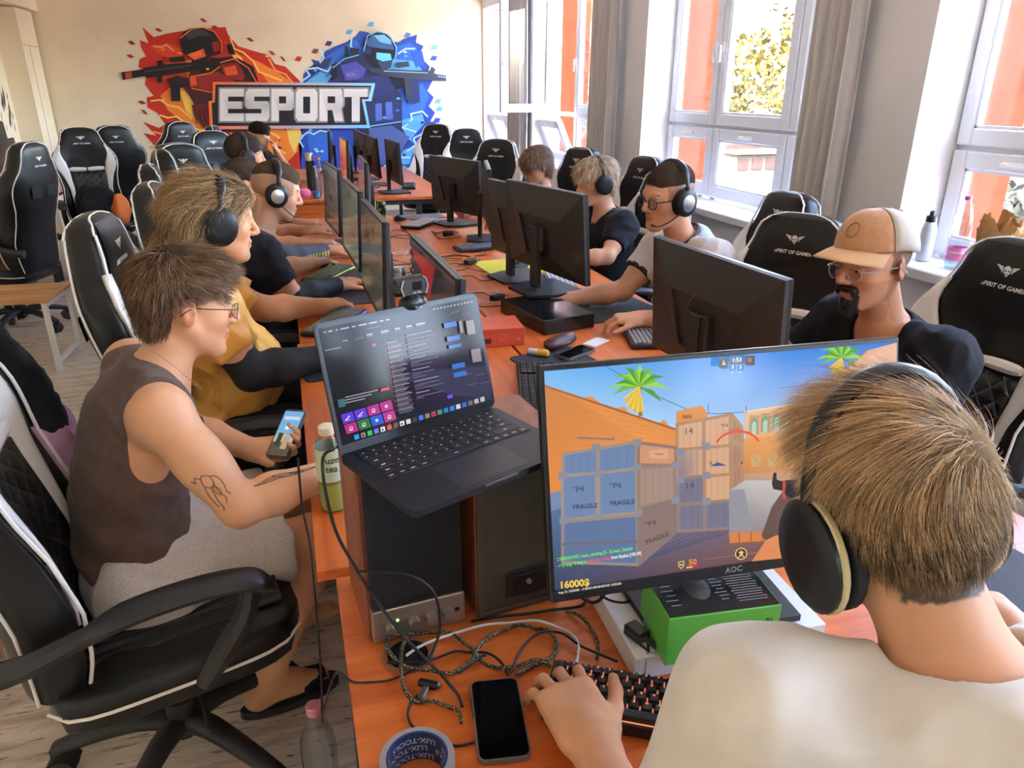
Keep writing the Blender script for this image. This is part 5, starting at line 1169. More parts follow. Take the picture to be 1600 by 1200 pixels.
hair(b10.P, H10, [((-.016, 0, .052), (.112, .090, .088), 'u'), ((.05, 0, .075), (.055, .070, .045), 'u', .03), ((-.05, 0, -.01), (.065, .075, .07), 'u', .03), ((.118, 0, -.04), (.075, .13, .085), 's', .02), ((.03, 0, -.12), (.10, .13, .10), 's', .02)], 9000, flow10, .055, .0010, A(.42, .31, .20), 30, .007, .55, lift=.22, jitter=.4, vary=.45)
headset(H10, 'plain black headset on the person behind two monitors', mic=False, w=.090, rx=.048, ry=.056)
H10.brows(b10.P, (.20, .12, .07))
# --- boy with brown fringe
H11 = Head((1.709, 5.114, 1.130), (-.95, -.15, -.30), (-.143, -.05, .982), .98)
b11 = build_body('farthest person on the window side, bent over the desk', dict(pelvis=(1.80, 5.16, .52), belly=(1.80, 5.16, .67), chest=(1.80, 5.15, .80), neck=(1.765, 5.13, .965), sL=(1.80, 4.95, .90), sR=(1.79, 5.31, .90),
    eL=(1.62, 4.84, .79), eR=(1.60, 5.38, .79), wL=(1.42, 4.9, .785), wR=(1.36, 5.3, .785), hL=(1.8, 5.06, .5), hR=(1.8, 5.26, .5), kL=(1.36, 5.06, .52), kR=(1.36, 5.26, .52), aL=(1.36, 5.06, .1), aR=(1.36, 5.26, .1), tL=(1.2, 5.06, .045), tR=(1.2, 5.26, .045)), H11, A(0.653, 0.360, 0.215), .95, .95, .008,
    dict(L=dict(hd=A(-1, .2, 0), pn=A(0, 0, -1.), side_thumb=1), R=dict(hd=A(-1, 0, 0), pn=A(0, 0, -1.), side_thumb=-1)), low=False)
tee(b11, b11.P, M_BTEE, .66, .014, .009, .004, 27, .082); cloth(b11.P, 'trousers', b11.legs(.015, .95, False), M_PANT, .014, .004)
hair(b11.P, H11, [((-.012, 0, .050), (.116, .094, .088), 'u'), ((.05, 0, .045), (.060, .078, .055), 'u', .03), ((-.05, 0, -.02), (.072, .082, .085), 'u', .03), ((.125, 0, -.06), (.075, .13, .075), 's', .02), ((.03, 0, -.14), (.10, .13, .10), 's', .02)], 8000, flow10, .050, .0012, A(.19, .115, .070), 31, .008, .6, lift=.18, jitter=.35)
# --- person at the left edge in black shirt and pink shorts
H7 = Head((-1.26, 2.60, 1.20), (-.95, .2, -.2))
b7 = build_body('person at the left edge in a black shirt and pink shorts', dict(pelvis=(-.915, 2.52, .58), belly=(-.94, 2.53, .74), chest=(-1.05, 2.56, .90), neck=(-1.15, 2.58, 1.06), sL=(-1.12, 2.39, 1.0), sR=(-1.09, 2.77, 1.0),
    eL=(-1.30, 2.30, .80), eR=(-1.28, 2.86, .80), wL=(-1.52, 2.4, .76), wR=(-1.50, 2.75, .76), hL=(-.91, 2.40, .55), hR=(-.91, 2.64, .55), kL=(-1.22, 2.12, .50), kR=(-1.42, 2.72, .53), aL=(-1.02, 2.10, .105), aR=(-1.42, 2.72, .1), tL=(-1.10, 1.98, .05), tR=(-1.56, 2.74, .045)), H7, SKIN, 1., 1., .009,
    dict(L=dict(hd=A(-1, .2, 0), pn=A(0, 0, -1.), side_thumb=1), R=dict(hd=A(-1, 0, 0), pn=A(0, 0, -1.), side_thumb=-1)))
tee(b7, b7.P, M_NAVY, .6, .016, .009, .005, 34)
J = b7.J; cloth(b7.P, 'shorts', [cone(J['h'+a], J['h'+a]+(J['k'+a]-J['h'+a])*.85, .118, .105, .04, cut=True) for a in 'LR']+[ell(J['pelvis']-A(.0, 0, .04), A(.155, .19, .13), b7.Rp, .05), ell((-.855, 2.50, .47), A(.06, .16, .13), None, .05)], M_PINK, .009, .006, 50, 6)
hair(b7.P, H7, [((-.016, 0, .050), (.110, .084, .086), 'u'), ((.110, 0, -.04), (.075, .13, .085), 's', .02), ((.02, 0, -.10), (.12, .13, .09), 's', .02)], 1500, flow_s, .03, .0016, A(.08, .055, .04), 35, .010, .7)
# --- necklace and line tattoos of the person in the brown tank top
nk = thing('necklace', 'thin chain round the neck of the person in brown', 'necklace', tuple(b2.J['neck']), 0); c0 = b2.J['neck']+b2.up*.022+b2.fw*.018
m = MB(); pts = [tuple(c0+b2.fw*.080*math.cos(a)-b2.up*(.052*math.cos(a)+.02*max(0, math.cos(a)))+b2.lat*.074*math.sin(a)-b2.J['neck']) for a in np.linspace(0, 2*PI, 90)[:-1]]
for i in range(0, 89, 1): m.ell(pts[i], (.0019, .0019, .0019), 5, 4)
obj('chain', m, mat('dull_gold', (.45, .34, .18), .35, metal=.8), nk, True)
def arm_line(pts, S_, E_, r0, r1, par):
    """pts: (t along the limb, angle round it); lines drawn on the skin"""
    ax = nrm(E_-S_); sd = nrm(np.cross(ax, A(0, 0, 1))); up = np.cross(sd, ax); m = MB(); out = []
    for t, a in catmull(pts, 4):
        c = S_+(E_-S_)*t; dr = sd*math.cos(a)+up*math.sin(a); q = c+dr*(r0+(r1-r0)*t)
        dd = ((b2.V-q)**2).sum(1); k = np.argpartition(dd, 6)[:6]; w = 1/(dd[k]+1e-6); rad = float((((b2.V[k]-c)@dr)*w).sum()/w.sum()); out.append(tuple(c+dr*(rad+.0006)))
    m.tube(out, .0011, 5); inv_parent(obj('tattoo_line', m, mat('tattoo_ink', (.16, .10, .075), .7), None, True), par)
J = b2.J; S_, E_ = J['sR'], J['eR']; W_ = J['wR']
for L in ([(.62, .55), (.66, .75), (.72, .72), (.74, .5), (.70, .35), (.65, .42), (.62, .55)], [(.72, .72), (.80, .62), (.88, .68), (.92, .55)], [(.74, .5), (.80, .40), (.86, .30), (.93, .32), (.95, .22)], [(.70, .35), (.76, .20), (.84, .10), (.90, .12)], [(.66, .75), (.70, .95), (.78, .98), (.84, .88), (.88, .95)], [(.64, .45), (.60, .30), (.64, .18), (.60, .10)], [(.74, .6), (.79, .72), (.84, .6), (.79, .5), (.74, .6)]): arm_line(L, S_, E_, .0555, .0455, b2.P)
for L in ([(.12, 1.25), (.3, 1.35), (.55, 1.32), (.8, 1.28)], [(.12, 1.25), (.3, 1.12), (.55, 1.15), (.8, 1.28)], [(.2, 1.22), (.4, 1.24), (.6, 1.23)], [(.3, 1.35), (.34, 1.2), (.42, 1.13)], [(.45, 1.34), (.5, 1.22), (.58, 1.15)]): arm_line(L, E_, W_, .0475, .032, b2.P)
# ------------------------------------------------------------------ lit screens: flat pictures built as thin coloured patches
def S(r, g, b):
    f = lambda c: ((c/255+.055)/1.055)**2.4 if c > 10 else c/255/12.92
    return (f(r), f(g), f(b))
def emit_mat():
    m = bpy.data.materials.new('lit_screen'); m.use_nodes = True; nt = m.node_tree; b = nt.nodes['Principled BSDF']
    at = nt.nodes.new('ShaderNodeAttribute'); at.attribute_name = 'tint'; b.inputs['Base Color'].default_value = (.01, .01, .01, 1); b.inputs['Roughness'].default_value = .12; b.inputs['Specular IOR Level'].default_value = .18
    nt.links.new(at.outputs['Color'], b.inputs['Emission Color']); b.inputs['Emission Strength'].default_value = 2**-EXPOSURE*1.0
    return m
M_LIT = emit_mat()
class Img:
    """flat picture in (u,v) in 0..1; hom maps sketch coordinates to (u,v)"""
    def __init__(s, W, H, hom=None, step=.00012): s.W, s.H, s.hom, s.st = W, H, hom, step; s.v = []; s.f = []; s.c = []; s.n = 0; s.gain = 1.
    def uv(s, x, y):
        h = s.hom
        if h is None: return x, y
        w = h[6]*x+h[7]*y+1; return (h[0]*x+h[1]*y+h[2])/w, (h[3]*x+h[4]*y+h[5])/w
    def poly(s, pts, col, clip=True, grow=True):
        cs = col if isinstance(col[0], (tuple, list)) else [col]*len(pts); o = len(s.v)
        if grow: s.n += 1
        for (x, y), c in zip(pts, cs):
            u, v = s.uv(x, y)
            if clip: u = min(max(u, 0), 1); v = min(max(v, 0), 1)
            s.v.append((s.n*s.st, (u-.5)*s.W, v*s.H)); s.c.append(c)
        f = tuple(range(o, o+len(pts))); a = 0
        for i in range(len(pts)): p, q = s.v[f[i]], s.v[f[(i+1) % len(f)]]; a += p[1]*q[2]-q[1]*p[2]
        s.f.append(f if a > 0 else f[::-1])
    def line(s, pts, w, col):
        for (x0, y0), (x1, y1) in zip(pts[:-1], pts[1:]):
            d = math.hypot(x1-x0, y1-y0) or 1; nx, ny = -(y1-y0)/d*w/2, (x1-x0)/d*w/2; ex, ey = (x1-x0)/d*w*.3, (y1-y0)/d*w*.3
            s.poly([(x0-ex+nx, y0-ey+ny), (x1+ex+nx, y1+ey+ny), (x1+ex-nx, y1+ey-ny), (x0-ex-nx, y0-ey-ny)], col)
    def rect(s, x0, y0, x1, y1, col): s.poly([(x0, y0), (x1, y0), (x1, y1), (x0, y1)], col)
    def para(s, x, y, w, h, sx, sy, col):
        """sketch-space parallelogram: width vector (w, w*sx) and height vector (h*sy, h)"""
        s.poly([(x, y), (x+w, y+w*sx), (x+w+h*sy, y+w*sx+h), (x+h*sy, y+h)], col)
    def chain(s, x, y, size, parts, ang, bold=0., xs=1.):
        for txt, col in parts: x, y = s.text(x, y, size, txt, col, ang, bold=bold, xs=xs)
    def text(s, x, y, size, txt, col, ang=0., align='LEFT', bold=0., flip=-1, shear=0., xs=1.):
        v, f = text_mesh(txt, size, 0, align, shear, bold, xs=xs); wd = max(p[0] for p in v)+size*.28*xs; ca, sa = math.cos(ang), math.sin(ang); o = len(s.v); s.n += 1
        for p in v:
            px, py = p[0], p[1]*flip; u, w = s.uv(x+px*ca-py*sa, y+px*sa+py*ca); s.v.append((s.n*s.st, (u-.5)*s.W, w*s.H)); s.c.append(col)
        for q in f:
            q = tuple(i+o for i in q); a = 0
            for i in range(len(q)): p, r = s.v[q[i]], s.v[q[(i+1) % len(q)]]; a += p[1]*r[2]-r[1]*p[2]
            s.f.append(q if a > 0 else q[::-1])
        return x+wd*ca, y+wd*sa
    def mesh(s, name, m=None):
        me = mesh_from(name, s.v, s.f, m or M_LIT); at = me.attributes.new('tint', 'FLOAT_COLOR', 'POINT')
        at.data.foreach_set('color', [c for k in s.c for c in (k[0]*s.gain, k[1]*s.gain, k[2]*s.gain, 1)]); return me
SW, SH = MW-.014, MH-.027
def scr(par, img, name='screen'):
    obj(name, img.mesh(name), None, par, loc=(.0014, 0, .019))
GAMEH = [0.0006248637480628659, -4.075198356931734e-05, -0.022006071127431366, -0.00013060143670486012, -0.001070931780979853, 1.159610156502453, -4.323955575113654e-05, -3.307263524961622e-05]
def game_screen(par):
    g = Img(SW, SH, GAMEH, .00004); sky1, sky2, sky3 = S(70, 150, 235), S(118, 185, 242), S(190, 220, 245)
    g.poly([(45, 150), (800, 85), (1530, 25), (1560, 420), (800, 480), (60, 560)], [sky2, S(60, 140, 232), S(48, 125, 225), sky3, sky3, sky3])
    g.poly([(60, 690), (600, 560), (1120, 560), (1545, 520), (1600, 1150), (100, 1150)], [S(95, 120, 160), S(90, 105, 140), S(215, 165, 125), S(225, 170, 130), S(150, 95, 65), S(52, 62, 92)])
    for k in range(9): g.line([(100+40*k, 1060-12*k), (420+110*k, 830-16*k)], 3, S(70, 82, 110))
    # left ochre wall
    g.poly([(45, 205), (190, 262), (240, 255), (275, 285), (340, 305), (375, 300), (390, 325), (520, 370), (540, 355), (560, 385), (588, 392), (596, 545), (60, 690)], [S(205, 130, 70)]+[S(226, 148, 78)]*9+[S(232, 150, 80), S(238, 155, 84), S(232, 142, 72)])
    for k in range(13): g.line([(47+k*.5, 240+k*36), (590, 405+k*11)], 1.6, S(205, 122, 60))
    g.line([(45, 212), (588, 398)], 9, S(170, 100, 58)); g.poly([(60, 660), (125, 645), (125, 720), (70, 735)], S(120, 140, 175))
    g.line([(185, 428), (330, 436), (330, 428)], 9, S(150, 125, 120)); g.line([(295, 130), (380, 180), (520, 262), (660, 325), (760, 333), (880, 326)], 2.5, S(60, 75, 95))
    # palms
    def palm(cx, cy, sc, tx, ty):
        g.poly([(cx-9*sc, cy), (cx+9*sc, cy), (tx+7*sc, ty), (tx-7*sc, ty)], S(150, 120, 70))
        for k in range(9): a = math.pi*(.28+.055*k)+.4; g.poly([(cx-4, cy), (cx+60*sc*math.cos(a)-6, cy+95*sc*math.sin(a)), (cx+60*sc*math.cos(a)+6, cy+98*sc*math.sin(a)), (cx+5, cy)], S(225, 185, 60) if k % 2 else S(240, 205, 95))
        for k in range(15):
            a = math.pi*(.98+.075*k) if k < 14 else .4; L = (118 if k % 2 else 96)*sc; dx, dy = math.cos(a), math.sin(a)*.92; mx, my = cx+dx*L*.55, cy+dy*L*.62; ex, ey = cx+dx*L, cy+dy*L+26*sc
            g.poly([(cx, cy), (mx-dy*11*sc, my+dx*11*sc), (ex, ey), (mx+dy*9*sc, my-dx*9*sc)], (S(120, 190, 60), S(160, 215, 80), S(85, 160, 50))[k % 3])
    palm(430, 215, 1.12, 440, 340)
    # right hand buildings
    g.poly([(875, 322), (1120, 285), (1210, 235), (1400, 62), (1530, 28), (1545, 470), (1100, 470), (880, 440)], [S(232, 190, 150)]*3+[S(228, 170, 140), S(240, 190, 165), S(240, 190, 160), S(228, 160, 110), S(232, 165, 105)])
    g.line([(1210, 232), (1400, 60)], 7, S(170, 120, 105)); g.line([(875, 326), (1150, 284)], 6, S(245, 220, 190))
    for k in range(5):
        x = 900+48*k; y = 352-8*k
        g.rect(x-5, y-12, x+38, y+70, S(205, 150, 115)); g.poly([(x, y+70), (x, y+18), (x+16, y-4), (x+32, y+16), (x+32, y+70)], S(95, 165, 140)); g.poly([(x+6, y+70), (x+6, y+26), (x+16, y+10), (x+26, y+24), (x+26, y+70)], S(190, 205, 180))
    g.poly([(1330, 160), (1385, 110), (1390, 190), (1335, 230)], S(200, 140, 120)); g.poly([(1352, 165), (1384, 132), (1386, 188), (1352, 200)], S(70, 160, 130)); g.poly([(1270, 215), (1310, 180), (1312, 232), (1272, 255)], S(195, 140, 120))
    palm(1285, 95, .95, 1262, 160)
    g.poly([(865, 440), (1100, 425), (1100, 580), (870, 590)], [S(225, 150, 78), S(235, 165, 95), S(215, 150, 90), S(205, 135, 75)])
    for x in (905, 975, 1035): g.rect(x, 505, x+42, 560, S(205, 165, 110)); g.line([(x, 505), (x+42, 560)], 2, S(160, 115, 75))
    g.poly([(585, 320), (690, 295), (715, 330), (715, 345), (585, 375)], S(222, 145, 72)); g.rect(610, 335, 650, 350, S(170, 105, 60)); g.line([(717, 290), (718, 332)], 3, S(90, 90, 95)); g.line([(877, 300), (878, 330)], 3, S(90, 90, 95))
    # tall crate stack: one board face per crate
    def face(q, c, fr, boards=5, text=None):
        g.poly(q, c); (x0, y0), (x1, y1), (x2, y2), (x3, y3) = q
        for k in range(1, boards): t = k/boards; g.line([(x0+(x1-x0)*t, y0+(y1-y0)*t), (x3+(x2-x3)*t, y3+(y2-y3)*t)], 2, tuple(v*.72 for v in (c if not isinstance(c[0], tuple) else c[0])))
        for a, b in ((0, 1), (1, 2), (2, 3), (3, 0)): g.line([q[a], q[b]], 13, fr)
    lit, shd, fl, fs = S(214, 168, 132), S(122, 118, 138), S(178, 138, 106), S(146, 128, 122)
    for i, (ya, yb, yc, yd) in enumerate(((375, 335, 468, 482), (482, 466, 590, 600), (604, 588, 700, 712), (716, 700, 818, 826))):
        for j in range(2):
            x0 = 588+112*j+i*3; x1 = x0+110; ya_ = ya+(yb-ya)*j*.5; yb_ = ya+(yb-ya)*(j+1)*.5; yd_ = yd+(yc-yd)*j*.5; yc_ = yd+(yc-yd)*(j+1)*.5
            sh = i >= 2 and not (i == 2 and j == 1); face([(x0, ya_), (x1, yb_), (x1+2, yc_), (x0+2, yd_)], shd if sh else ([S(165, 140, 132), lit, lit, shd] if (i == 1 and j == 0) else lit), fs if sh else fl, 4)
        face([(816+i*2, 335+i*118), (858, 385+i*82), (866, 455+i*70), (820+i*2, 448+i*118)] if i < 3 else [(818, 700), (868, 615), (868, 640), (812, 720)], S(176, 130, 104), fl, 3)
    for x, y in ((612, 405), (622, 636)): g.text(x, y, 40, '14', S(90, 70, 65), -.1)
    g.text(762, 384, 26, "''P4", S(100, 78, 68), -.12); g.text(722, 540, 24, 'R  I', S(90, 70, 66), -.05); g.poly([(722, 552), (758, 536), (796, 550)], S(60, 80, 150))
    # near crates
    bl, bl2 = S(112, 134, 172), S(96, 116, 155); wr, wr2 = S(168, 140, 128), S(140, 116, 112)
    face([(122, 492), (258, 470), (262, 572), (120, 580)], bl, S(158, 144, 134), 4); face([(262, 470), (418, 445), (420, 555), (264, 572)], bl, S(158, 144, 134), 4)
    face([(118, 582), (256, 572), (262, 752), (124, 768)], bl, S(160, 146, 134), 1); face([(266, 572), (420, 556), (424, 742), (268, 752)], bl, S(160, 146, 134), 1)
    face([(124, 772), (426, 752), (432, 960), (126, 940)], bl2, S(148, 136, 130), 1); g.line([(126, 865), (430, 862)], 12, S(110, 110, 122))
    face([(424, 447), (578, 470), (580, 545), (426, 540)], S(205, 150, 118), S(150, 120, 105), 1); face([(426, 552), (574, 545), (578, 690), (430, 720)], wr, S(150, 128, 115), 5); face([(430, 732), (580, 690), (582, 832), (436, 958)], wr2, S(135, 118, 112), 1)
    for x, y in ((160, 640), (310, 628)): g.text(x, y, 34, "''P4", S(58, 66, 92), -.08); g.text(x+2, y+72, 27, 'FRAGILE', S(62, 70, 98), -.06, bold=.6)
    g.text(458, 796, 34, "''P4", S(86, 68, 70), -.3); g.text(462, 868, 27, 'FRAGILE', S(88, 70, 72), -.36, bold=.6); g.poly([(470, 480), (545, 476), (545, 518), (470, 512)], S(225, 165, 128)); g.text(490, 494, 15, 'reaper', S(80, 50, 45), 0)
    for x, y in ((250, 466), (418, 447), (118, 580), (262, 572), (420, 552), (126, 766), (264, 752), (428, 742), (578, 545), (580, 690), (702, 466), (706, 590), (708, 700), (594, 490), (598, 605)): g.poly([(x-17, y-15), (x+17, y-17), (x+18, y+13), (x-16, y+16)], S(140, 140, 152))
    # covered pallet, gun, arm
    g.poly([(804, 655), (870, 612), (1100, 618), (1060, 835), (808, 832)], [S(178, 172, 170), S(196, 190, 186), S(200, 190, 184), S(150, 140, 142), S(140, 138, 148)]); g.poly([(804, 655), (868, 650), (905, 828), (808, 830)], S(150, 148, 156)); g.poly([(806, 832), (1010, 832), (990, 880), (812, 884)], S(214, 132, 80)); g.line([(812, 884), (990, 878)], 10, S(150, 95, 60)); 
    for x in (850, 900, 950): g.line([(x, 834), (x+2, 878)], 5, S(165, 98, 58))
    g.poly([(945, 850), (985, 730), (1040, 650), (1120, 640), (1160, 900), (990, 905)], S(104, 78, 70)); g.poly([(990, 582), (1002, 582), (1004, 612), (1022, 618), (1110, 610), (1120, 700), (1060, 690), (1028, 660), (990, 652), (984, 628)], S(42, 38, 42)); g.poly([(1030, 616), (1044, 622), (1040, 668), (1046, 702), (1030, 690)], S(205, 80, 55)); g.poly([(905, 960), (965, 870), (1010, 850), (1130, 880), (1150, 980)], S(222, 140, 90)); g.line([(700, 945), (1000, 915)], 2, S(190, 130, 100))
    for k in range(12):
        a0, a1 = PI*(1.12+.062*k), PI*(1.12+.062*(k+1)); g.line([(835+95*math.cos(a0), 475+72*math.sin(a0)), (835+95*math.cos(a1), 475+72*math.sin(a1))], 11-abs(k-6)*.5, S(238, 60, 50))
    # overlay
    g.rect(747, 92, 785, 134, S(22, 22, 26)); g.rect(858, 83, 898, 124, S(60, 34, 34)); g.rect(790, 88, 853, 116, S(52, 66, 92)); g.text(822, 101, 24, '1:53', S(240, 240, 240), -.07, 'CENTER', .6); g.poly([(760, 122), (766, 100), (776, 122)], S(215, 200, 160)); g.rect(868, 92, 884, 110, S(170, 90, 70))
    for x in (805, 838): g.rect(x-14, 119, x+14, 145, S(60, 110, 175)); g.text(x, 131, 21, '5', S(235, 240, 245), 0, 'CENTER', .4); g.text(x, 153, 12, '#1', S(210, 225, 240), 0, 'CENTER')
    GRN, WHT_ = S(110, 235, 90), S(240, 240, 235)
    g.chain(100, 926, 19, [('CYBERSHOKE | team_stroking [5 - 5] team_Skyalux', GRN)], -.125, .5, .76); g.chain(102, 952, 19, [('--> [0 dmg / 0 hits] to', GRN), ('[100 dmg / 5 hits]', S(240, 80, 110)), ('from Skyalux [100 HP]', WHT_)], -.125, .5, .70)
    g.text(112, 1034, 40, '16000$', S(248, 205, 70), -.08, bold=1.2); g.text(108, 1064, 13, 'Aug 12 13:53:06 - 5 00-01-00-00-00 0:0 13:52:56', S(230, 230, 225), -.12, bold=.3)
    g.poly([(595, 950), (620, 946), (620, 968), (608, 982), (596, 970)], S(225, 190, 110)); g.poly([(599, 954), (616, 951), (616, 966), (608, 976), (600, 968)], S(70, 60, 55)); g.text(608, 964, 13, '94', S(250, 220, 140), -.1, 'CENTER', .3); g.text(655, 954, 34, '50', S(240, 140, 60), -.1, 'CENTER', 1.0); g.line([(632, 976), (655, 973)], 7, S(245, 190, 70)); g.line([(657, 972), (676, 969)], 7, S(225, 50, 60))
    for r, c in ((26, S(240, 205, 130)), (22, S(80, 60, 50))): g.poly([(858+r*math.cos(a), 924+r*math.sin(a)) for a in np.linspace(0, 2*PI, 21)[:-1]], c)
    g.poly([(858+(14 if k % 2 == 0 else 6)*math.sin(PI*k/5), 920-(14 if k % 2 == 0 else 6)*math.cos(PI*k/5)) for k in range(10)], S(240, 205, 130)); g.line([(846, 940), (858, 930), (870, 938)], 4, S(240, 205, 130))
    scr(par, g)
def small_screen(cols, seed, gain=.55):
    def f(par):
        g = Img(SW, SH, None, .00006); g.gain = gain; rg = np.random.default_rng(seed); g.poly([(0, 0), (1, 0), (1, 1), (0, 1)], cols[:4])
        for k in range(int(14)):
            x, y, w, h = rg.uniform(0, .85), rg.uniform(.05, .9), rg.uniform(.03, .3), rg.uniform(.02, .16); g.rect(x, y, min(1, x+w), min(1, y+h), tuple(float(v) for v in np.array(cols[rg.integers(0, len(cols))])*rg.uniform(.6, 1.3)))
        scr(par, g)
    return f
def menu_screen(par):
    g = Img(SW, SH, None, .00006); g.gain = .9; g.rect(0, 0, 1, 1, S(38, 34, 36))
    g.poly([(.05, .93), (.62, .96), (.50, .62), (.28, .82), (.12, .84)], S(150, 40, 42)); g.poly([(.72, .60), (.80, .72), (.97, .66), (.95, .0), (.70, .0), (.76, .30)], S(60, 52, 190)); g.rect(0, .965, 1, 1, S(70, 60, 62)); g.rect(.0, 0, .05, .97, S(28, 25, 28))
    for k in range(10): g.rect(.012, .90-.085*k, .036, .93-.085*k, S(200, 190, 190)); g.rect(.058, .80-.075*k, .075+.02*(k % 3), .806-.075*k, S(180, 170, 170))
    scr(par, g)
G1 = [S(70, 66, 58), S(92, 84, 72), S(110, 104, 84), S(60, 74, 66), S(130, 112, 90), S(48, 44, 42)]
G2 = [S(96, 110, 92), S(84, 104, 96), S(140, 128, 104), S(100, 92, 86), S(70, 120, 104), S(180, 150, 120)]
G3 = [S(84, 66, 58), S(110, 86, 72), S(124, 104, 90), S(70, 60, 58), S(150, 96, 70)]
GR = [S(150, 70, 48), S(170, 86, 56), S(190, 110, 70), S(120, 56, 44), S(80, 40, 36)]
# near monitor: taller tilt, stand set further back on the white box
def near_monitor():
    t = monitor(.629, .848, 1.246, -1.624, 'large monitor showing a bright desert shooter game', game_screen, .25, .786, None)
    for c in kids(t):
        if c.name.startswith('stand_neck'): c.location.x = -.065
        if c.name.startswith('stand_base'): c.location.x = -.085
near_monitor()
monitor(1.155, 1.78, 1.20, math.radians(4), 'black faceted monitor back before the person in the cap', None, .07)
monitor(1.072, 2.998, 1.25, math.radians(12.8), 'black faceted monitor back standing on a black box', None, .08, .802)
monitor(1.105, 3.487, 1.20, math.radians(12), 'black monitor back half hidden behind the one on a box', None, .06)
monitor(1.154, 5.157, 1.19, math.radians(21), 'black monitor back at the far right end of the table', None, .06)
monitor(1.22, 4.52, 1.20, math.radians(-13), 'monitor seen edge-on beside the far right one', None, .04)
monitor(.345, 2.00, 1.20, math.radians(181), 'monitor with a dark red and blue picture behind the laptop', menu_screen, .05)
monitor(.28, 2.865, 1.20, math.radians(181), 'side-on monitor in front of the person in yellow', small_screen(G1, 1), .05)
monitor(.275, 3.72, 1.20, math.radians(182), 'side-on monitor in front of the left row person in black', small_screen(G2, 2), .05)
monitor(.240, 4.58, 1.21, math.radians(184), 'side-on monitor above the striped sleeve', small_screen(G3, 3), .05)
monitor(.475, 5.12, 1.20, math.radians(178), 'side-on monitor with pale edge at the far left end', small_screen(G3, 4), .05)
for a in [(.527, 7.25, 1.205, 181, 'far group monitor with a red glowing picture', small_screen(GR, 5, .8)), (.50, 9.0, 1.20, 176, 'rearmost far group monitor with orange picture', small_screen(GR, 6, .8)), (.86, 8.85, 1.20, 0, 'far group monitor back nearest the mural', None), (.85, 8.15, 1.205, 2, 'far group monitor back, second from the mural', None),
          (.876, 7.6, 1.20, 2, 'far group monitor back beside the keyboard clutter', None), (.985, 6.98, 1.20, 3, 'far group monitor back nearest the bare desk corner', None)]:
    monitor(a[0], a[1], a[2], math.radians(a[3]), a[4], a[5], .05, DZ, 'monitors of the far group')
for a in [(-2.35, 6.4, 'dark monitor on the left wall desk'), (-2.35, 7.9, 'dark monitor near the corner pilaster')]: monitor(a[0], a[1], 1.20, 0, a[2], None, .05, DZ, 'monitors on the left wall desks')
# ------------------------------------------------------------------ speakers
M_CHERRY = wood('cherry_speaker_veneer', (.16, .045, .022), (.22, .065, .03), (.28, .09, .045), .4, 2)
M_GRILLE = mat('black_speaker_cloth', (.008, .008, .011), .95, bump=(1500, .4, .0006)); M_MDF = mat('dark_brown_vinyl', (.070, .058, .047), .55, noise=(60, (.060, .050, .040), .4, .6)); M_ALU = mat('champagne_aluminium', (.36, .32, .28), .38, metal=.75)
sp = thing('speaker', 'left speaker with black cloth front and silver control strip', 'speaker', (.134, 1.128, DZ), math.radians(5))
w, d, hh = .172, .185, .342
cab = MB(); cab.box((0, .006, hh/2), (w, d-.012, hh), .003); obj('cabinet', cab, M_CHERRY, sp)
obj('grille', MB().box((.003, -d/2+.006, .066+(hh-.07)/2), (w-.012, .016, hh-.074), .004), M_GRILLE, sp)
pn = obj('control_panel', MB().box((.003, -d/2+.006, .034), (w-.008, .018, .062), .002), M_ALU, sp)
for i, x in enumerate((-.050, -.008, .022, .052)):
    r = .0075 if i == 0 else .0095
    obj('knob', MB().lathe([(r, 0), (r*1.02, -.010), (r*.9, -.014)], 16, (x, -d/2-.003, .030+.001*i), 1), M_ALU, pn, True)
obj('socket', MB().lathe([(.005, -d/2-.0032), (.0035, -d/2-.0036)], 12, (.070, 0, .032), 1), M_BLACK, pn, True)
obj('power_light', MB().ell((-.036, -d/2-.004, .040), (.0022, .0012, .0022), 8, 5), mat('green_led', (.3, .5, .05), .3, emit=(.6, 1., .15), estr=2), pn, True)
sp = thing('speaker', 'right speaker turned round showing port and terminal plate', 'speaker', (.318, 1.140, DZ), math.radians(7))
w = .160
obj('cabinet', MB().box((0, .004, hh/2), (w, d-.008, hh), .003), M_CHERRY, sp); bp_ = obj('rear_panel', MB().box((0, -d/2+.006, hh/2), (w-.004, .010, hh-.004), .002), M_MDF, sp)
rim = MB()
for sx in (-1, 1): rim.box((sx*(w/2-.006), -d/2+.001, hh/2), (.010, .006, hh-.006), .001)
for z in (.006, hh-.006): rim.box((0, -d/2+.001, z), (w-.022, .006, .010), .001)
obj('edge_frame', rim, mat('brown_edge_strip', (.075, .055, .042), .5), bp_)
obj('bass_port', MB().lathe([(.0215, -d/2+.0006), (.0215, -d/2-.001), (.019, -d/2-.0012), (.0185, -d/2-.0002)], 24, (.020, 0, .298), 1), mat('port_black', (.003, .003, .003), .9), bp_, True)
tp = obj('terminal_plate', MB().box((.016, -d/2-.001, .058), (.086, .006, .058), .004), M_BLACK, bp_)
obj('recess', MB().box((.016, -d/2-.0035, .058), (.058, .003, .036), .001), mat('recess_black', (.003, .003, .003), .5), bp_); obj('connector', MB().lathe([(.005, -d/2-.004), (.0045, -d/2-.010), (.002, -d/2-.010)], 12, (.016, 0, .060), 1), M_SILV, bp_, True)
for sx in (-.022, .054):
    for z in (.036, .081): obj('screw', MB().lathe([(.0028, -d/2-.003), (.0022, -d/2-.0052)], 8, (sx, 0, z), 1), M_BLACKM, bp_, True)
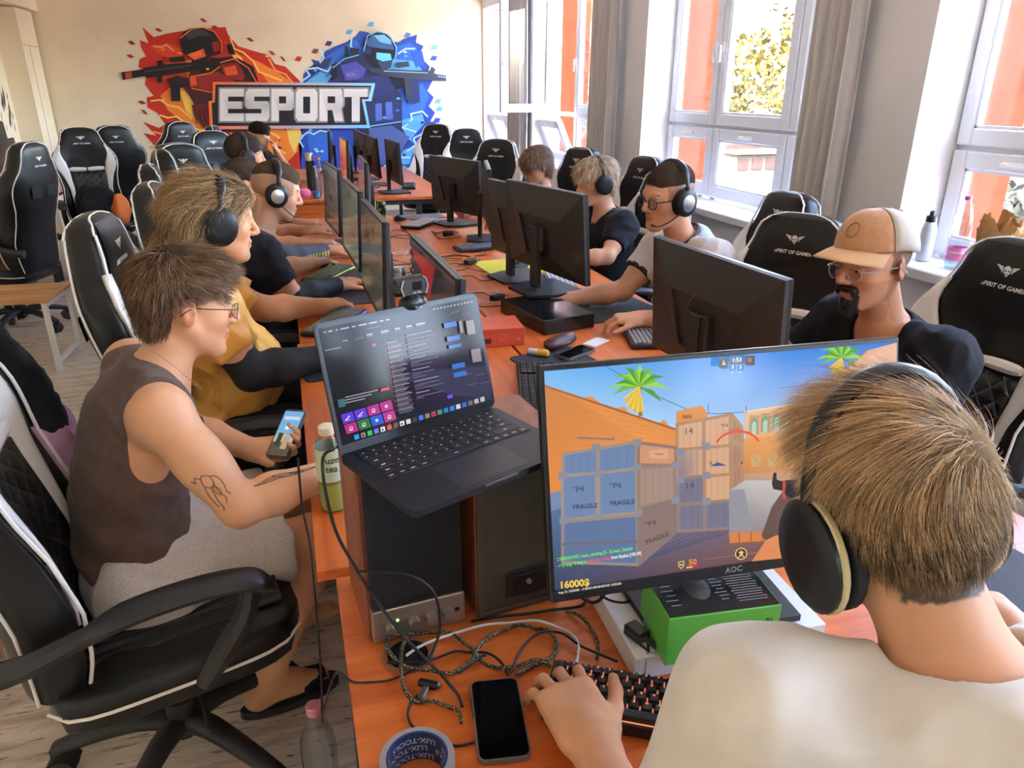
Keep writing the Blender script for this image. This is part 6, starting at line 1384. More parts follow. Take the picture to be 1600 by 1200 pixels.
# ------------------------------------------------------------------ laptop
M_LAP = mat('midnight_aluminium', (.030, .032, .040), .38, metal=.6, noise=(500, (.05, .05, .058), .62, .70)); M_KEY = mat('laptop_key_black', (.008, .008, .009), .5); M_LEG = mat('key_legend', (.62, .62, .62), .6)
la = math.radians(22.5); lp = thing('laptop', 'dark laptop with open lid balanced on the two speakers', 'laptop', (.036, 1.052, 1.0835), la)
LW, LD = .304, .215
def rrect(w, d, r, n=5):
    o = []
    for cx, cy, a0 in ((w-r, -r, 0), (r, -r, PI/2), (r, -d+r, PI), (w-r, -d+r, 1.5*PI)):
        for k in range(n): a = a0+PI/2*k/(n-1); o.append((cx+r*math.cos(a), cy+r*math.sin(a)))
    return o
base = MB(); base.prism(rrect(LW, LD, .012), 0, .0105); obj('base', base, M_LAP, lp)
wl = MB(); wl.prism([(x+.019, y-.012) for x, y in rrect(LW-.038, .104, .004, 3)], .0103, .0107); kw_ = obj('keyboard_well', wl, M_KEY, lp)
kp = .0187; rowy = [-.020]+[-.037-.0183*i for i in range(4)]+[-.037-.0183*4]
km = {}
def key(x, y, w, h=.0155, ch=''):
    k = (round(w, 4), round(h, 4))
    if k not in km: m = MB(); m.box((0, 0, .0006), (w, h, .0012), .0006); km[k] = mesh_from('keycap', m.v, m.f, M_KEY)
    o = obj('keycap', km[k], None, lp, loc=(x, y, .0107))
    m = MB(); m.box((-.0 if len(ch) < 2 else 0, 0, .00135), (.0024 if len(ch) < 2 else .007, .0024 if len(ch) < 2 else .0018, .0002)); 
    if ch not in km: km[ch] = mesh_from('legend', m.v, m.f, M_LEG)
    obj('legend', km[ch], None, o)
for i in range(14): key(.022+.0093+i*.01865, -.0195, .0165, .0085, 'a')
for r, (n0, off, first, last) in enumerate(((13, .0, .0165, .0255), (12, .012, .0255, .0165), (11, .016, .0300, .0300), (10, .026, .0220, .0430))):
    x = .022; y = -.0345-.0183*r
    ws = [first]+[.0165]*(n0-1 if r else n0-0)+[last]; tot = sum(ws)+.0022*(len(ws)-1); sc = (.260)/tot
    for i, w_ in enumerate(ws): w2 = w_*sc; key(x+w2/2, y, w2, .0158, 'a' if .014 < w2 < .02 else 'bb'); x += w2+.0022*sc
x = .022
for w_ in (.0165, .0165, .0165, .0205, .093, .0205, .0165, .0165, .0165, .0165): key(x+w_/2, -.0345-.0183*4, w_, .0158, 'bb' if w_ < .09 else 'cc'); x += w_+.0020
obj('trackpad', MB().prism([(x+.090, y-.122) for x, y in rrect(.125, .082, .005, 3)], .0104, .0107), mat('trackpad_dark', (.042, .044, .052), .32, metal=.5), lp)
obj('thumb_notch', MB().box((LW/2, -LD+.0005, .0085), (.062, .004, .004), .001), mat('notch_grey', (.12, .12, .13), .4, metal=.6), lp)
lid = bpy.data.objects.new('lid', None)
lid_m = MB(); lid_m.prism([(x, y+.205) for x, y in rrect(LW, .205, .012)], 0, .005); lid = obj('lid', lid_m, M_LAP, lp, loc=(0, .0, .0115), rot=(math.radians(75), 0, 0))
obj('bezel', MB().prism([(x+.002, y+.203) for x, y in rrect(LW-.004, .193, .010)], .005, .0056), M_BEZ, lid)
LAPH = [0.0009016540324211712, -0.0002126542529295215, -0.009782095634757985, -0.00032756626246905886, -0.0012607958592176422, 1.5021720845027506, -8.216108891610087e-05, 2.779715246523579e-06]
def laptop_screen():
    g = Img(.292, .183, LAPH, .00003); rg = np.random.default_rng(3)
    g.gain = 1.; g.poly([(100, 378), (1068, 190), (1218, 875), (275, 1120)], [S(26, 20, 28), S(30, 24, 34), S(52, 50, 74), S(14, 14, 24)])
    g.poly([(500, 470), (640, 440), (760, 870), (580, 910)], S(44, 28, 48)); g.poly([(640, 440), (860, 390), (960, 830), (720, 880)], S(50, 36, 60)); g.poly([(540, 680), (1180, 640), (1215, 860), (980, 840), (760, 760)], S(60, 58, 86))
    s1 = -.19; T = S(170, 165, 175); T2 = S(120, 115, 130)
    def ln(x, y, w, c=T, h=5): g.para(x, y, w, h, s1, .22, c)
    for i, x in enumerate((135, 160, 205, 232, 300, 340, 402, 468, 505)): ln(x, 400-.19*(x-135)-3, (12, 26, 12, 52, 24, 50, 50, 22, 22)[i], S(215, 210, 215), 7)
    for x in range(800, 1060, 22): ln(x, 262-.19*(x-800), 12, S(200, 190, 180), 8)
    ln(388, 382, 82, T2); ln(145, 512, 95, T, 5); ln(250, 455, 30, T, 6); ln(320, 445, 55, T2)
    for i, x in enumerate((390, 475, 560, 630, 690)): ln(x, 418-.2*(x-390), (36, 50, 34, 36, 60)[i], S(180, 172, 180), 12); ln(x+2, 436-.2*(x-390), 44, T2, 4)
    g.para(425, 482, 22, 16, s1, .2, S(235, 60, 70))
    for r in range(15):
        x0, y0 = 500+6.5*r, 478+31*r
        g.para(x0, y0, 7, 6, s1, .2, S(230, 70, 90)); 
        for k in range(3): ln(x0+14+3*k, y0-2+11*k, float(rg.uniform(60, 105)), T if k == 0 else T2, 5)
    for r in range(17):
        x0, y0 = 632+5.2*r, 430+25*r; ln(x0, y0, float(rg.uniform(60, 190)), T if r % 3 == 0 else T2, 5); 
        if r % 3 == 1: ln(x0, y0+12, float(rg.uniform(40, 90)), T2, 4)
    for x, y in ((866, 362), (890, 452), (905, 508), (932, 634), (945, 690)): g.para(x, y-4, 82, 32 if x != 905 else 22, -.17, .2, S(62, 120, 205))
    for x, y, w_, h_ in ((962, 345, 20, 80), (1008, 345, 52, 92), (1052, 536, 60, 86)): g.para(x, y, w_, h_, -.14, .2, S(150, 140, 140))
    for x, y in ((975, 300), (900, 290), (1010, 700), (1090, 706), (1040, 770), (1130, 760)): ln(x, y, 60, T2, 4)
    for r in range(3): ln(272, 818+18*r-8, 200-40*r, T, 6)
    g.para(485, 768, 52, 18, s1, .2, S(215, 60, 80)); g.para(228, 826, 40, 50, s1, .2, S(60, 110, 110)); g.para(910, 832, 34, 22, s1, .2, S(130, 80, 230))
    cols = [S(98, 60, 215), S(98, 60, 215), S(185, 44, 140), S(185, 44, 140), S(190, 44, 130), S(48, 120, 60), S(40, 90, 215), S(185, 44, 140)]
    for i in range(8):
        c, r = i % 4, i // 4; x, y = 250+77*c+22*r, 922-20.5*c+66*r; g.para(x, y, 70, 60, -.27, .33, cols[i])
        cx, cy = x+44, y+22; W_ = S(240, 235, 245)
        if i in (0, 1): g.line([(cx-12, cy+14), (cx+10, cy-12)], 6, W_); g.line([(cx-14, cy+16), (cx+12, cy+10)], 3, W_)
        elif i in (3, 6): g.poly([(cx+(14 if k % 2 == 0 else 6)*math.sin(PI*k/5), cy-(14 if k % 2 == 0 else 6)*math.cos(PI*k/5)) for k in range(10)], W_)
        else: g.poly([(cx+11*math.cos(a), cy+11*math.sin(a)) for a in np.linspace(0, 2*PI, 11)[:-1]], W_); g.poly([(cx+7*math.cos(a), cy+7*math.sin(a)) for a in np.linspace(0, 2*PI, 11)[:-1]], cols[i]); g.line([(cx-10, cy+15), (cx+10, cy+11)], 4, W_)
    dk = [S(60, 150, 235), S(150, 140, 130), S(70, 200, 90), S(110, 120, 230), S(230, 230, 235), S(225, 80, 70), S(120, 75, 45), S(235, 235, 235), S(225, 215, 200), S(70, 70, 75), S(60, 130, 230), S(150, 130, 120), S(205, 70, 80), S(90, 150, 110), S(50, 130, 200), S(60, 140, 220), S(210, 215, 220), S(60, 110, 220), S(120, 110, 120), S(190, 185, 180), S(200, 195, 190)]
    for i, c in enumerate(dk): x = 335+39.5*i; g.para(x, 1056-.252*(x-335), 27, 30, -.25, .2, c)
    for i in (1, 4, 7, 12): x = 342+39.5*i; g.para(x, 1066-.252*(x-342), 12, 12, -.25, .2, S(60, 60, 70))
    return g
me = laptop_screen().mesh('display'); o = obj('display', me, None, lid)
o.matrix_local = Matrix(((0, 1, 0, LW/2), (0, 0, 1, .0135), (1, 0, 0, .0058), (0, 0, 0, 1)))
# webcam clipped on the laptop lid
wc = thing('webcam', 'black webcam with silver trim clipped on the laptop lid', 'webcam', (.036+LW*.56*math.cos(la)-.053*math.sin(la), 1.052+LW*.56*math.sin(la)+.053*math.cos(la), 1.292), la-.05)
m = MB(); m.box((0, 0, .034), (.066, .028, .030), .008); hdp = obj('camera_body', m, M_BLACK, wc)
obj('face', MB().box((.004, -.0145, .034), (.046, .003, .026), .001), M_BLACKM, wc); obj('lens', MB().box((.008, -.0165, .036), (.018, .002, .014), .001), mat('lens_dark', (.01, .01, .016), .08), wc)
for sx in (-1, 1): obj('trim', MB().tube([(.004+sx*.020, -.0165, .021), (.004+sx*.0245, -.0165, .034), (.004+sx*.020, -.0165, .047)], .0011, 6), M_SILV, wc, True)
tx = MB(); add_text(tx, 'HD 720p', .0042, frame((.008, -.0164, .0245), (1, 0, 0), (0, 0, 1)), depth=.0003); obj('lettering', tx, M_LEG, wc)
m = MB(); m.ell((.006, .002, .004), (.022, .017, .014), 14, 8); m.tube([(.004, 0, .012), (.002, 0, .022)], .007, 8); obj('mount', m, M_BLACK, wc, True)
m = MB(); m.tube([(.022, -.006, .012), (.028, 0, .004), (.024, .006, -.006)], [.004, .007, .004], 8); obj('mount_trim', m, M_SILV, wc, True)
tx = MB(); add_text(tx, 'Trust', .0068, frame((.010, -.0146, -.001), (1, .25, 0), (0, 0, 1)), depth=.0004); obj('logo', tx, M_LEG, wc)
m = MB(); m.box((.004, .014, -.020), (.034, .006, .036), .002); obj('clip', m, M_BLACK, wc)
# ------------------------------------------------------------------ keyboards, mice
M_KC = mat('keycap_black', (.012, .012, .013), .5); M_GLOW = mat('orange_backlight', (.2, .05, .03), .4, emit=(1., .28, .13), estr=.45)
def keyboard60(x, y, deg, label):
    t = thing('keyboard', label, 'keyboard', (x, y, DZ+.0015), (0, 0, math.radians(deg))); W_, D_ = .296, .106
    m = MB(); m.prism([(0, 0), (W_, 0), (W_, -D_), (0, -D_)], .0, .020); b = obj('case', m, M_BLACK, t)
    pl = MB(); pl.box((W_/2, -D_/2, .0204), (W_-.012, D_-.012, .0008)); obj('plate', pl, M_BLACKM, t)
    rows = [[1]*13+[2], [1.5]+[1]*12+[1.5], [1.75]+[1]*11+[2.25], [2.25]+[1]*10+[2.75], [1.25, 1.25, 1.25, 6.25, 1.25, 1.25, 1.25, 1.25]]
    ms = {}; u = .019
    for r, rw in enumerate(rows):
        xx = .0055; yy = -.0150-u*r
        for i, k in enumerate(rw):
            if k not in ms:
                q = MB(); a, c = (k*u-.0014)/2, (u-.0014)/2; e = .0028
                q.add([(-a, -c, 0), (a, -c, 0), (a, c, 0), (-a, c, 0), (-a+e, -c+e*.8, .0095), (a-e, -c+e*.8, .0095), (a-e, c-e*1.1, .0105), (-a+e, c-e*1.1, .0105)], [(0, 3, 2, 1), (4, 5, 6, 7), (0, 1, 5, 4), (1, 2, 6, 5), (2, 3, 7, 6), (3, 0, 4, 7)])
                ms[k] = mesh_from('keycap', q.v, q.f, M_KC)
            kc = obj('keycap', ms[k], None, t, loc=(xx+k*u/2, yy, .0208))
            if k == 1:
                ch = '1234567890-=QWERTYUIOP[]ASDFGHJKL;ZXCVBNM,./'[(r*11+i) % 43]; q = MB(); add_text(q, ch, .0055, frame((0, .003, .01045), (1, 0, 0), (0, 1, .06)), depth=.0002); obj('legend', q, M_GLOW, kc)
            if 0 < i: 
                q = MB(); q.box((xx-.0, yy, .0216), (.0008, .010, .0008)); obj('backlight', q, M_GLOW, t)
            xx += k*u
    q = MB(); q.box((W_/2, -.1008, .0212), (.19, .0012, .0008)); obj('backlight', q, M_GLOW, t)
    q = MB(); q.box((.004, -.020, .0215), (.002, .018, .002)); obj('frame_edge', q, M_BLACKM, t)
    return t
keyboard60(.338, .884, -30, 'compact black keyboard with orange backlight under the nearest hand')
def keyboard_full(x, y, deg, label, keym, casem, W_=.44, D_=.14, under=None, cols=21):
    t = thing('keyboard', label, 'keyboard', (x, y, DZ+.001), (0, 0, math.radians(deg)), 'keyboards on the desks')
    m = MB(); m.box((0, 0, .010), (W_, D_, .018), .004); obj('case', m, casem, t); k = MB(); u = (W_-.02)/cols; v = (D_-.02)/6
    for r in range(6):
        for c in range(cols):
            if (r == 5 and 4 <= c <= 9) or (cols > 17 and c == 15): continue
            k.box((-W_/2+.01+u*(c+.5), D_/2-.01-v*(r+.5), .0215), (u*.84, v*.84, .009), .002)
        if r == 5: k.box((-W_/2+.01+u*7, D_/2-.01-v*5.5, .0215), (u*5.8, v*.84, .009), .002)
    o = obj('keycaps', k, keym, t); o['kind'] = 'stuff'
    if under: obj('light_strip', MB().box((0, -D_/2-.0015, .012), (W_-.03, .002, .003)), under, t)
    return t
M_WK = mat('white_keycap', (.55, .56, .58), .5); M_GLG = mat('green_backlight', (.2, .3, .02), .4, emit=(.55, .8, .10), estr=.7); M_PUR = mat('purple_backlight', (.1, .05, .3), .4, emit=(.25, .14, .7), estr=.5)
keyboard_full(.135, 2.93, 62, 'keyboard with purple glow under the bare left hand of the person in yellow', mat('grey_green_keys', (.20, .21, .19), .5), M_BLACK, .36, .13, M_PUR, 16)
keyboard_full(.165, 3.80, 60, 'keyboard with yellow-green lit edge before the left row person in black', mat('dark_olive_keys', (.10, .12, .03), .5), M_BLACK, .36, .13, M_GLG, 16)
keyboard_full(.885, 5.17, 55, 'white-keyed keyboard lying crosswise at the table end', M_WK, M_BLACK, .38, .14, None, 16)
keyboard_full(1.12, 4.25, 8, 'black keyboard with bluish keys in front of the edge-on monitor', mat('blue_grey_keys', (.13, .15, .19), .5), M_BLACK, .40, .13, None, 18)
keyboard_full(1.23, 3.28, 78, 'black keyboard with white keys behind the monitor on a box', M_WK, M_BLACK, .36, .13, None, 16)
keyboard_full(1.25, 2.46, 75, 'black keyboard under the hand of the white jersey player', mat('grey_keys', (.25, .24, .24), .5), M_BLACK, .34, .12, None, 15)
keyboard_full(.70, 2.02, 75, 'black keyboard behind the bright game monitor', M_KC, M_BLACK, .44, .14, None, 21)
keyboard_full(.60, 8.55, 80, 'far keyboard among the cables of the far group', M_WK, M_BLACK, .40, .13, None, 18)
keyboard_full(1.15, 7.35, 80, 'keyboard at the bare corner of the far group', M_KC, M_BLACK, .40, .13, None, 18)
def mouse(x, y, deg, label, m_=M_BLACK, z=DZ+.001):
    t = thing('mouse', label, 'mouse', (x, y, z), (0, 0, math.radians(deg)), 'computer mice'); rows = []
    for v in np.linspace(-1, 1, 9):
        e = max(1-abs(v)**3, .02)**.5; rows.append([(v*.060, .031*e*math.cos(a)*(1-.12*math.cos(v*2)), max(0, .019*math.sin(a)*2*e*(1-.25*v)) if math.sin(a) > 0 else 0) for a in np.linspace(0, 2*PI, 15)[:-1]])
    obj('shell', MB().grid(rows, True, True), m_, t, True); obj('wheel', MB().lathe([(.010, -.004), (.010, .004)], 12, (.030, 0, .026), 1), M_BLACKM, t, True)
mouse(.775, 5.42, 40, 'black mouse left of the white-keyed keyboard'); mouse(.20, 4.60, 10, 'mouse in front of the striped sleeve', M_BLACK); mouse(1.17, 2.90, 175, 'mouse under the right hand of the white jersey player'); mouse(1.135, .80, 70, 'mouse under the right hand of the nearest player'); mouse(1.14, 3.70, 190, 'black mouse on the yellow mousepad', M_BLACK, DZ+.005)
def pad(x, y, w, d, deg, label, m_, r=.02):
    pts = []
    for cx, cy, a0 in ((w/2-r, d/2-r, 0), (-w/2+r, d/2-r, PI/2), (-w/2+r, -d/2+r, PI), (w/2-r, -d/2+r, 1.5*PI)):
        for k in range(5): a = a0+PI/2*k/4; pts.append((cx+r*math.cos(a), cy+r*math.sin(a)))
    o = obj('mousepad', MB().prism(pts, 0, .004), m_, None, loc=(x, y, DZ+.0005), rot=(0, 0, math.radians(deg))); tag(o, label, 'mousepad')
M_PAD = mat('dark_grey_mousepad', (.035, .036, .042), .9, bump=(900, .2, .0004)); M_YPAD = mat('yellow_mousepad', (.70, .62, .06), .85)
pad(1.18, .80, .40, .36, 8, 'dark grey mousepad under the nearest player right hand', mat('slate_mousepad', (.075, .078, .092), .9, bump=(900, .2, .0004)), .04); pad(1.10, 3.74, .30, .36, 5, 'bright yellow mousepad under tangled cables', M_YPAD); pad(1.28, 2.86, .40, .38, 8, 'dark mousepad under the white jersey player arm', M_PAD)
pad(.84, 2.27, .26, .22, 12, 'black mousepad holding the vial and phone', M_PAD); pad(.085, 2.44, .20, .26, 5, 'dark mousepad under the black sleeve of the person in yellow', M_PAD); pad(.22, 3.40, .34, .38, 0, 'black mousepad under the sleeve of the left row person in black', M_PAD); pad(.97, 5.52, .28, .22, 10, 'grey mousepad at the far table end', mat('grey_mousepad', (.16, .16, .17), .9))
# ------------------------------------------------------------------ boxes by the near monitor
M_WBOX = mat('white_card', (.74, .73, .74), .5, bump=(50, .04, .001)); M_GREEN = mat('bright_green_card', (.10, .42, .06), .45); M_BCARD = mat('black_card', (.018, .018, .018), .35); M_INK = mat('black_ink', (.02, .02, .02), .6); M_GINK = mat('grey_ink', (.25, .25, .25), .6)
wb = thing('box', 'flat white product box under the near monitor', 'box', (.632, .948, DZ), math.radians(-2.5))
obj('carton', MB().box((0, 0, .0225), (.345, .262, .045), .0015), M_WBOX, wb); q = MB(); add_text(q, 'Wo', .030, frame((-.155, -.113, .0452), (1, 0, 0), (0, 1, 0)), align='LEFT', bold=.0010, depth=.0004); obj('lettering', q, M_INK, wb)
q = MB(); add_text(q, 'Might impress', .0125, frame((-.152, -.1275+.003, .0452), (1, 0, 0), (0, 1, 0)), align='LEFT', depth=.0004); obj('lettering', q, M_GINK, wb)
obj('picture', MB().prism([(.075, -.10), (.105, -.085), (.105, -.02), (.06, -.02)], .0450, .0454), mat('grey_print', (.33, .33, .34), .5), wb); obj('flap_line', MB().box((-.155, -.1313, .022), (.0012, .0008, .040)), M_GINK, wb)
q = MB(); add_text(q, '||||||||||||', .011, frame((.145, -.1313, .020), (1, 0, 0), (0, 0, 1)), depth=.0003); obj('barcode', q, M_GINK, wb)
gbx = thing('box', 'green and black mouse box standing on the white box', 'box', (.588, .845, DZ+.0455), math.radians(-6)); gw, gd, gh = .186, .115, .090
obj('carton', MB().box((0, 0, gh/2), (gw, gd, gh), .001), M_GREEN, gbx); tp = obj('top_print', MB().box((0, .001, gh+.0004), (gw-.004, gd-.004, .0008)), M_BCARD, gbx)
q = MB(); add_text(q, 'RAZER', .0155, frame((.012, -gd/2-.0004, .046), (-1, 0, 0), (0, 0, -1)), spacing=1.25, depth=.0004); obj('lettering', q, mat('dark_green_ink', (.02, .10, .015), .5), gbx)
q = MB(); 
for k in range(4): q.box((.066+.006*(k % 2), -gd/2-.0004, .030+.012*k), (.005, .0006, .006))
q.box((.079, -gd/2-.0004, .046), (.0018, .0006, .044)); obj('symbols', q, MATS['dark_green_ink'], gbx)
q = MB(); q.ell((-.022, .010, gh+.001), (.022, .034, .003), 14, 5); obj('mouse_picture', q, mat('print_grey', (.07, .07, .07), .4), tp, True)
M_TXT = mat('print_white', (.42, .42, .42), .6)
q = MB()
for i in range(14): q.box((.056, .044-.0062*i, gh+.0010), (.052-.004*(i % 3), .0012, .0003))
for i in range(9): q.box((.0125+.002*(i % 2), .040-.0085*i, gh+.0010), (.020-.004*(i % 3), .0014, .0003))
for i in range(6): q.box((-.072+.002*(i % 2), .030-.012*i, gh+.0010), (.020-.004*(i % 2), .0014, .0003))
o = obj('small_print', q, M_TXT, tp); o['kind'] = 'stuff'
# ------------------------------------------------------------------ phone, tape, bottles
def phone(x, y, z, rot, label, L=.152, W_=.076, scr_=None, img=None):
    t = thing('phone', label, 'phone', (x, y, z), rot); pts = [(a-W_/2, b+L/2) for a, b in rrect(W_, L, .011)]
    obj('case', MB().prism(pts, 0, .009), mat('grey_phone_case', (.16, .14, .135), .4, metal=.2), t); pts = [(a-W_/2+.0025, b+L/2-.0025) for a, b in rrect(W_-.005, L-.005, .0095)]
    s = obj('glass', MB().prism(pts, .0088, .0096), mat('phone_glass', (.004, .004, .005), .06, spec=.6), t); pts = [(a-W_/2+.005, b+L/2-.005) for a, b in rrect(W_-.010, L-.010, .008)]
    if img: o = obj('picture', img.mesh('picture'), None, t); o.matrix_local = Matrix(((0, 1, 0, 0), (0, 0, 1, -L/2+.006), (1, 0, 0, .0097), (0, 0, 0, 1)))
    else: obj('display', MB().prism(pts, .0095, .0098), mat('phone_off', (.002, .002, .003), .05, spec=.6), t)
    m = MB()
    for yy in (.035, .015): m.box((-W_/2-.0005, yy, .0045), (.0015, .014, .003))
    obj('buttons', m, M_BLACKM, t)
    return t
phone(.224, .808, DZ+.001, (0, 0, math.radians(-9)), 'phone with a dark screen lying beside the tape roll')
im = Img(.064, .138, None, .00004); im.rect(0, 0, 1, 1, S(120, 175, 220)); im.rect(0, 0, 1, .42, S(90, 80, 70)); im.poly([(0, .42), (.3, .55), (.6, .45), (1, .52), (1, .3), (0, .3)], S(190, 180, 165)); im.rect(.15, .2, .4, .5, S(60, 70, 50)); im.rect(.5, .15, .8, .42, S(190, 160, 120)); im.rect(.35, .58, .55, .66, S(240, 240, 245)); im.rect(.1, .80, .9, .88, S(200, 215, 235))
phone(-.065, 1.935, .735, (math.radians(38), math.radians(-6), math.radians(-38)), 'lit phone held by the person in the brown tank top', .150, .072, None, im)
tp = thing('tape_roll', 'roll of grey tape with blue printed core', 'tape', (.090, .738, DZ+.0005)); m = MB(); R0, R1, HT = .0385, .0500, .048
m.lathe([(R0+.003, 0), (R1, 0), (R1+.0005, .002), (R1+.0005, HT-.002), (R1, HT), (R0+.003, HT)], 48, cap=False); obj('tape', m, mat('silver_grey_tape', (.26, .25, .24), .35, noise=(3, (.33, .32, .31), .4, .6, (1, 1, 60))), tp, True)
m = MB(); m.lathe([(R0+.003, HT), (R0+.003, HT+.0012), (R0, HT+.0012), (R0, 0), (R0+.003, 0)], 48, cap=False); core = obj('core', m, mat('blue_card_core', (.012, .035, .13), .5), tp, True)
q = MB()
for row, (zz, ph) in enumerate(((.036, 0), (.022, .35), (.008, .1))):
    for kk in range(3):
        v, f = text_mesh('LUX-TOOLS', .0125, 0, 'CENTER', 0, .0003); vv = []
        for p in v: a = PI/2+ph+2*PI*kk/3+p[0]/R0; vv.append(((R0-.0004)*math.cos(a), (R0-.0004)*math.sin(a), zz-p[1]))
        q.add(vv, f)
o = obj('lettering', q, mat('core_lettering', (.55, .60, .68), .5), core)
M_PET = glass('clear_pet', (.86, .89, .89), 2.2); M_WATER = glass('water', (.80, .90, .94), .8)
def bottle(x, y, z, prof, label, capm, label_m=None, lab=(), sc=1., liquid=None, lab_txt=None, cap_prof=None, pm=None, cat='bottle'):
    t = thing('bottle', label, cat, (x, y, z)); obj('shell', MB().lathe([(r*sc, h*sc) for r, h in prof], 24, cap=False), pm or M_PET, t, True)
    r, h = prof[-1]; obj('cap', MB().lathe([(r*sc*1.12, h*sc-.012*sc), (r*sc*1.15, h*sc-.010*sc), (r*sc*1.15, h*sc+.006*sc), (r*sc*1.0, h*sc+.008*sc)] if not cap_prof else cap_prof, 18), capm, t, True)
    if lab:
        a, b, rr = lab; L = obj('label_band', MB().lathe([(rr*sc, a*sc), (rr*sc, b*sc)], 28, cap=False), label_m, t, True)
        if lab_txt:
            q = MB(); v, f = text_mesh(lab_txt[0], lab_txt[1], 0, 'CENTER', 0, .0004); a0 = lab_txt[3]; q.add([((rr*sc+.0006)*math.cos(a0+p[0]/(rr*sc)), (rr*sc+.0006)*math.sin(a0+p[0]/(rr*sc)), lab_txt[2]+p[1]) for p in v], f); obj('lettering', q, lab_txt[4], L)
    if liquid: lm, hl = liquid; obj('liquid', MB().lathe([(max(r-.002, .001)*sc, h*sc+.001) for r, h in prof if h < hl]+[(.9*float(np.interp(hl, [p[1] for p in prof], [p[0] for p in prof]))*sc, hl*sc)], 20), lm, t, True)
    return t
PB = [(.020, 0), (.034, .004), (.036, .02), (.034, .05), (.036, .06), (.034, .07), (.036, .08), (.0345, .09), (.036, .10), (.036, .17), (.033, .20), (.022, .235), (.014, .255), (.0135, .275)]
M_PCAP = mat('pink_cap', (.62, .26, .30), .5); M_GLAB = mat('pale_green_label', (.50, .60, .42), .5); M_CREAMCAP = mat('cream_cap', (.72, .68, .45), .5)
bottle(-.062, 1.355, 0, PB, 'empty clear bottle with pink cap on the floor by the desk', M_PCAP, sc=1.15)
bottle(.030, 1.50, DZ+.001, [(.018, 0), (.030, .004), (.032, .03), (.030, .06), (.032, .07), (.032, .16), (.028, .18), (.018, .195), (.0165, .21)], 'pale green bottled tea standing on the desk corner', M_CREAMCAP, M_GLAB, (.085, .168, .0325), .94, (mat('green_tea', (.42, .46, .10), .2), .075), ('fuze', .022, .133, -1.5, mat('dark_green_lettering', (.03, .08, .03), .5)))
q = MB(); v, f = text_mesh('tea', .022, 0, 'CENTER', 0, .0004); q.add([(.0312*math.cos(-1.5+p[0]/.0312), .0312*math.sin(-1.5+p[0]/.0312), .112+p[1]) for p in v], f)
for o in bpy.data.objects:
    if o.name.startswith('label_band') and o.parent and 'tea' in o.parent.get('label', ''): obj('lettering', q, MATS['dark_green_lettering'], o)
AQ = [(.025, 0), (.040, .004), (.042, .03), (.040, .10), (.044, .13), (.042, .20), (.038, .25), (.024, .30), (.014, .32), (.0135, .335)]
bottle(2.80, 2.53, .891, AQ, 'large clear water bottle with pink label on the window sill', mat('magenta_cap', (.50, .10, .30), .4), mat('pink_white_label', (.78, .22, .50), .5), (.045, .105, .0425), .92, (M_WATER, .05), ('aquabella', .017, .078, -2.4, mat('white_lettering', (.85, .85, .85), .5)))
bottle(2.80, 2.70, .891, [(.022, 0), (.033, .004), (.033, .15), (.024, .18), (.018, .19)], 'grey bottle with black sports cap on the window sill', M_BLACK, None, (), .98, None, None, [(.022, .178), (.024, .185), (.022, .205), (.012, .207), (.011, .225), (.004, .228)], mat('frosted_grey_plastic', (.50, .55, .58), .35))
bottle(.30, 6.98, DZ+.001, PB, 'clear bottle with pink cap beside the steel flask', M_PCAP, sc=1.15); bottle(.255, 6.80, DZ+.001, PB, 'clear bottle with blue water on the far desk', mat('blue_cap', (.10, .30, .60), .4), None, (), .95, (mat('blue_liquid', (.06, .28, .60), .2), .06))
bottle(.235, 7.32, DZ+.001, [(.030, 0), (.038, .003), (.038, .24), (.036, .26), (.036, .30)], 'dark green steel flask with silver lid on the far desk', M_SILV, None, (), 1.05, None, None, [(.037, .27), (.040, .272), (.040, .335), (.036, .34)], mat('dark_green_steel', (.030, .045, .035), .4, metal=.3), 'flask')
CAN = [(.022, 0), (.0325, .008), (.033, .02), (.033, .105), (.026, .118), (.027, .122)]
def can(x, y, label, m_, z=DZ+.001):
    t = thing('can', label, 'can', (x, y, z)); obj('body', MB().lathe(CAN, 22), m_, t, True); obj('lid', MB().lathe([(.0265, .1215), (.022, .119)], 20), M_SILV, t, True)
can(.46, 3.36, 'silver drinks can behind the laptop webcam', mat('silver_can_print', (.50, .50, .50), .3, metal=.6, noise=(35, (.15, .15, .15), .5, .56))); can(.66, 5.55, 'black and green drinks can at the table end', mat('black_green_can', (.02, .03, .02), .3, metal=.3, noise=(30, (.25, .45, .05), .52, .56)))
# paper bag on the sill
def paper_bag():
    t = thing('paper_bag', 'crumpled brown paper bag on the window sill', 'bag', (2.79, 2.335, .891)); rg = np.random.default_rng(5); rows = []
    for i, z in enumerate(np.linspace(0, .245, 12)):
        rr = []
        for k in range(28):
            a = 2*PI*k/28; c, s = math.cos(a), math.sin(a); e = .55; r = 1+.10*math.sin(3*a+z*30)+.09*math.sin(7*a-z*50)+rg.normal(0, .035)
            rr.append((.060*math.copysign(abs(c)**e, c)*r*(1-.25*(z/.245)**2), .080*math.copysign(abs(s)**e, s)*r*(1-.05*z/.245), z+(.022*math.sin(5*a)+rg.normal(0, .012) if i > 9 else 0)))
        rows.append(rr)
    rows = rows+[[(p[0]*.93, p[1]*.93, p[2]-.004) for p in r] for r in rows[::-1][:8]]
    obj('paper', MB().grid(rows, True), mat('brown_kraft_paper', (.50, .27, .10), .75, noise=(12, (.40, .20, .07), .4, .6), bump=(40, .5, .006)), t)
    obj('base', MB().box((0, 0, .003), (.10, .14, .004)), MATS['brown_kraft_paper'], t)
paper_bag()
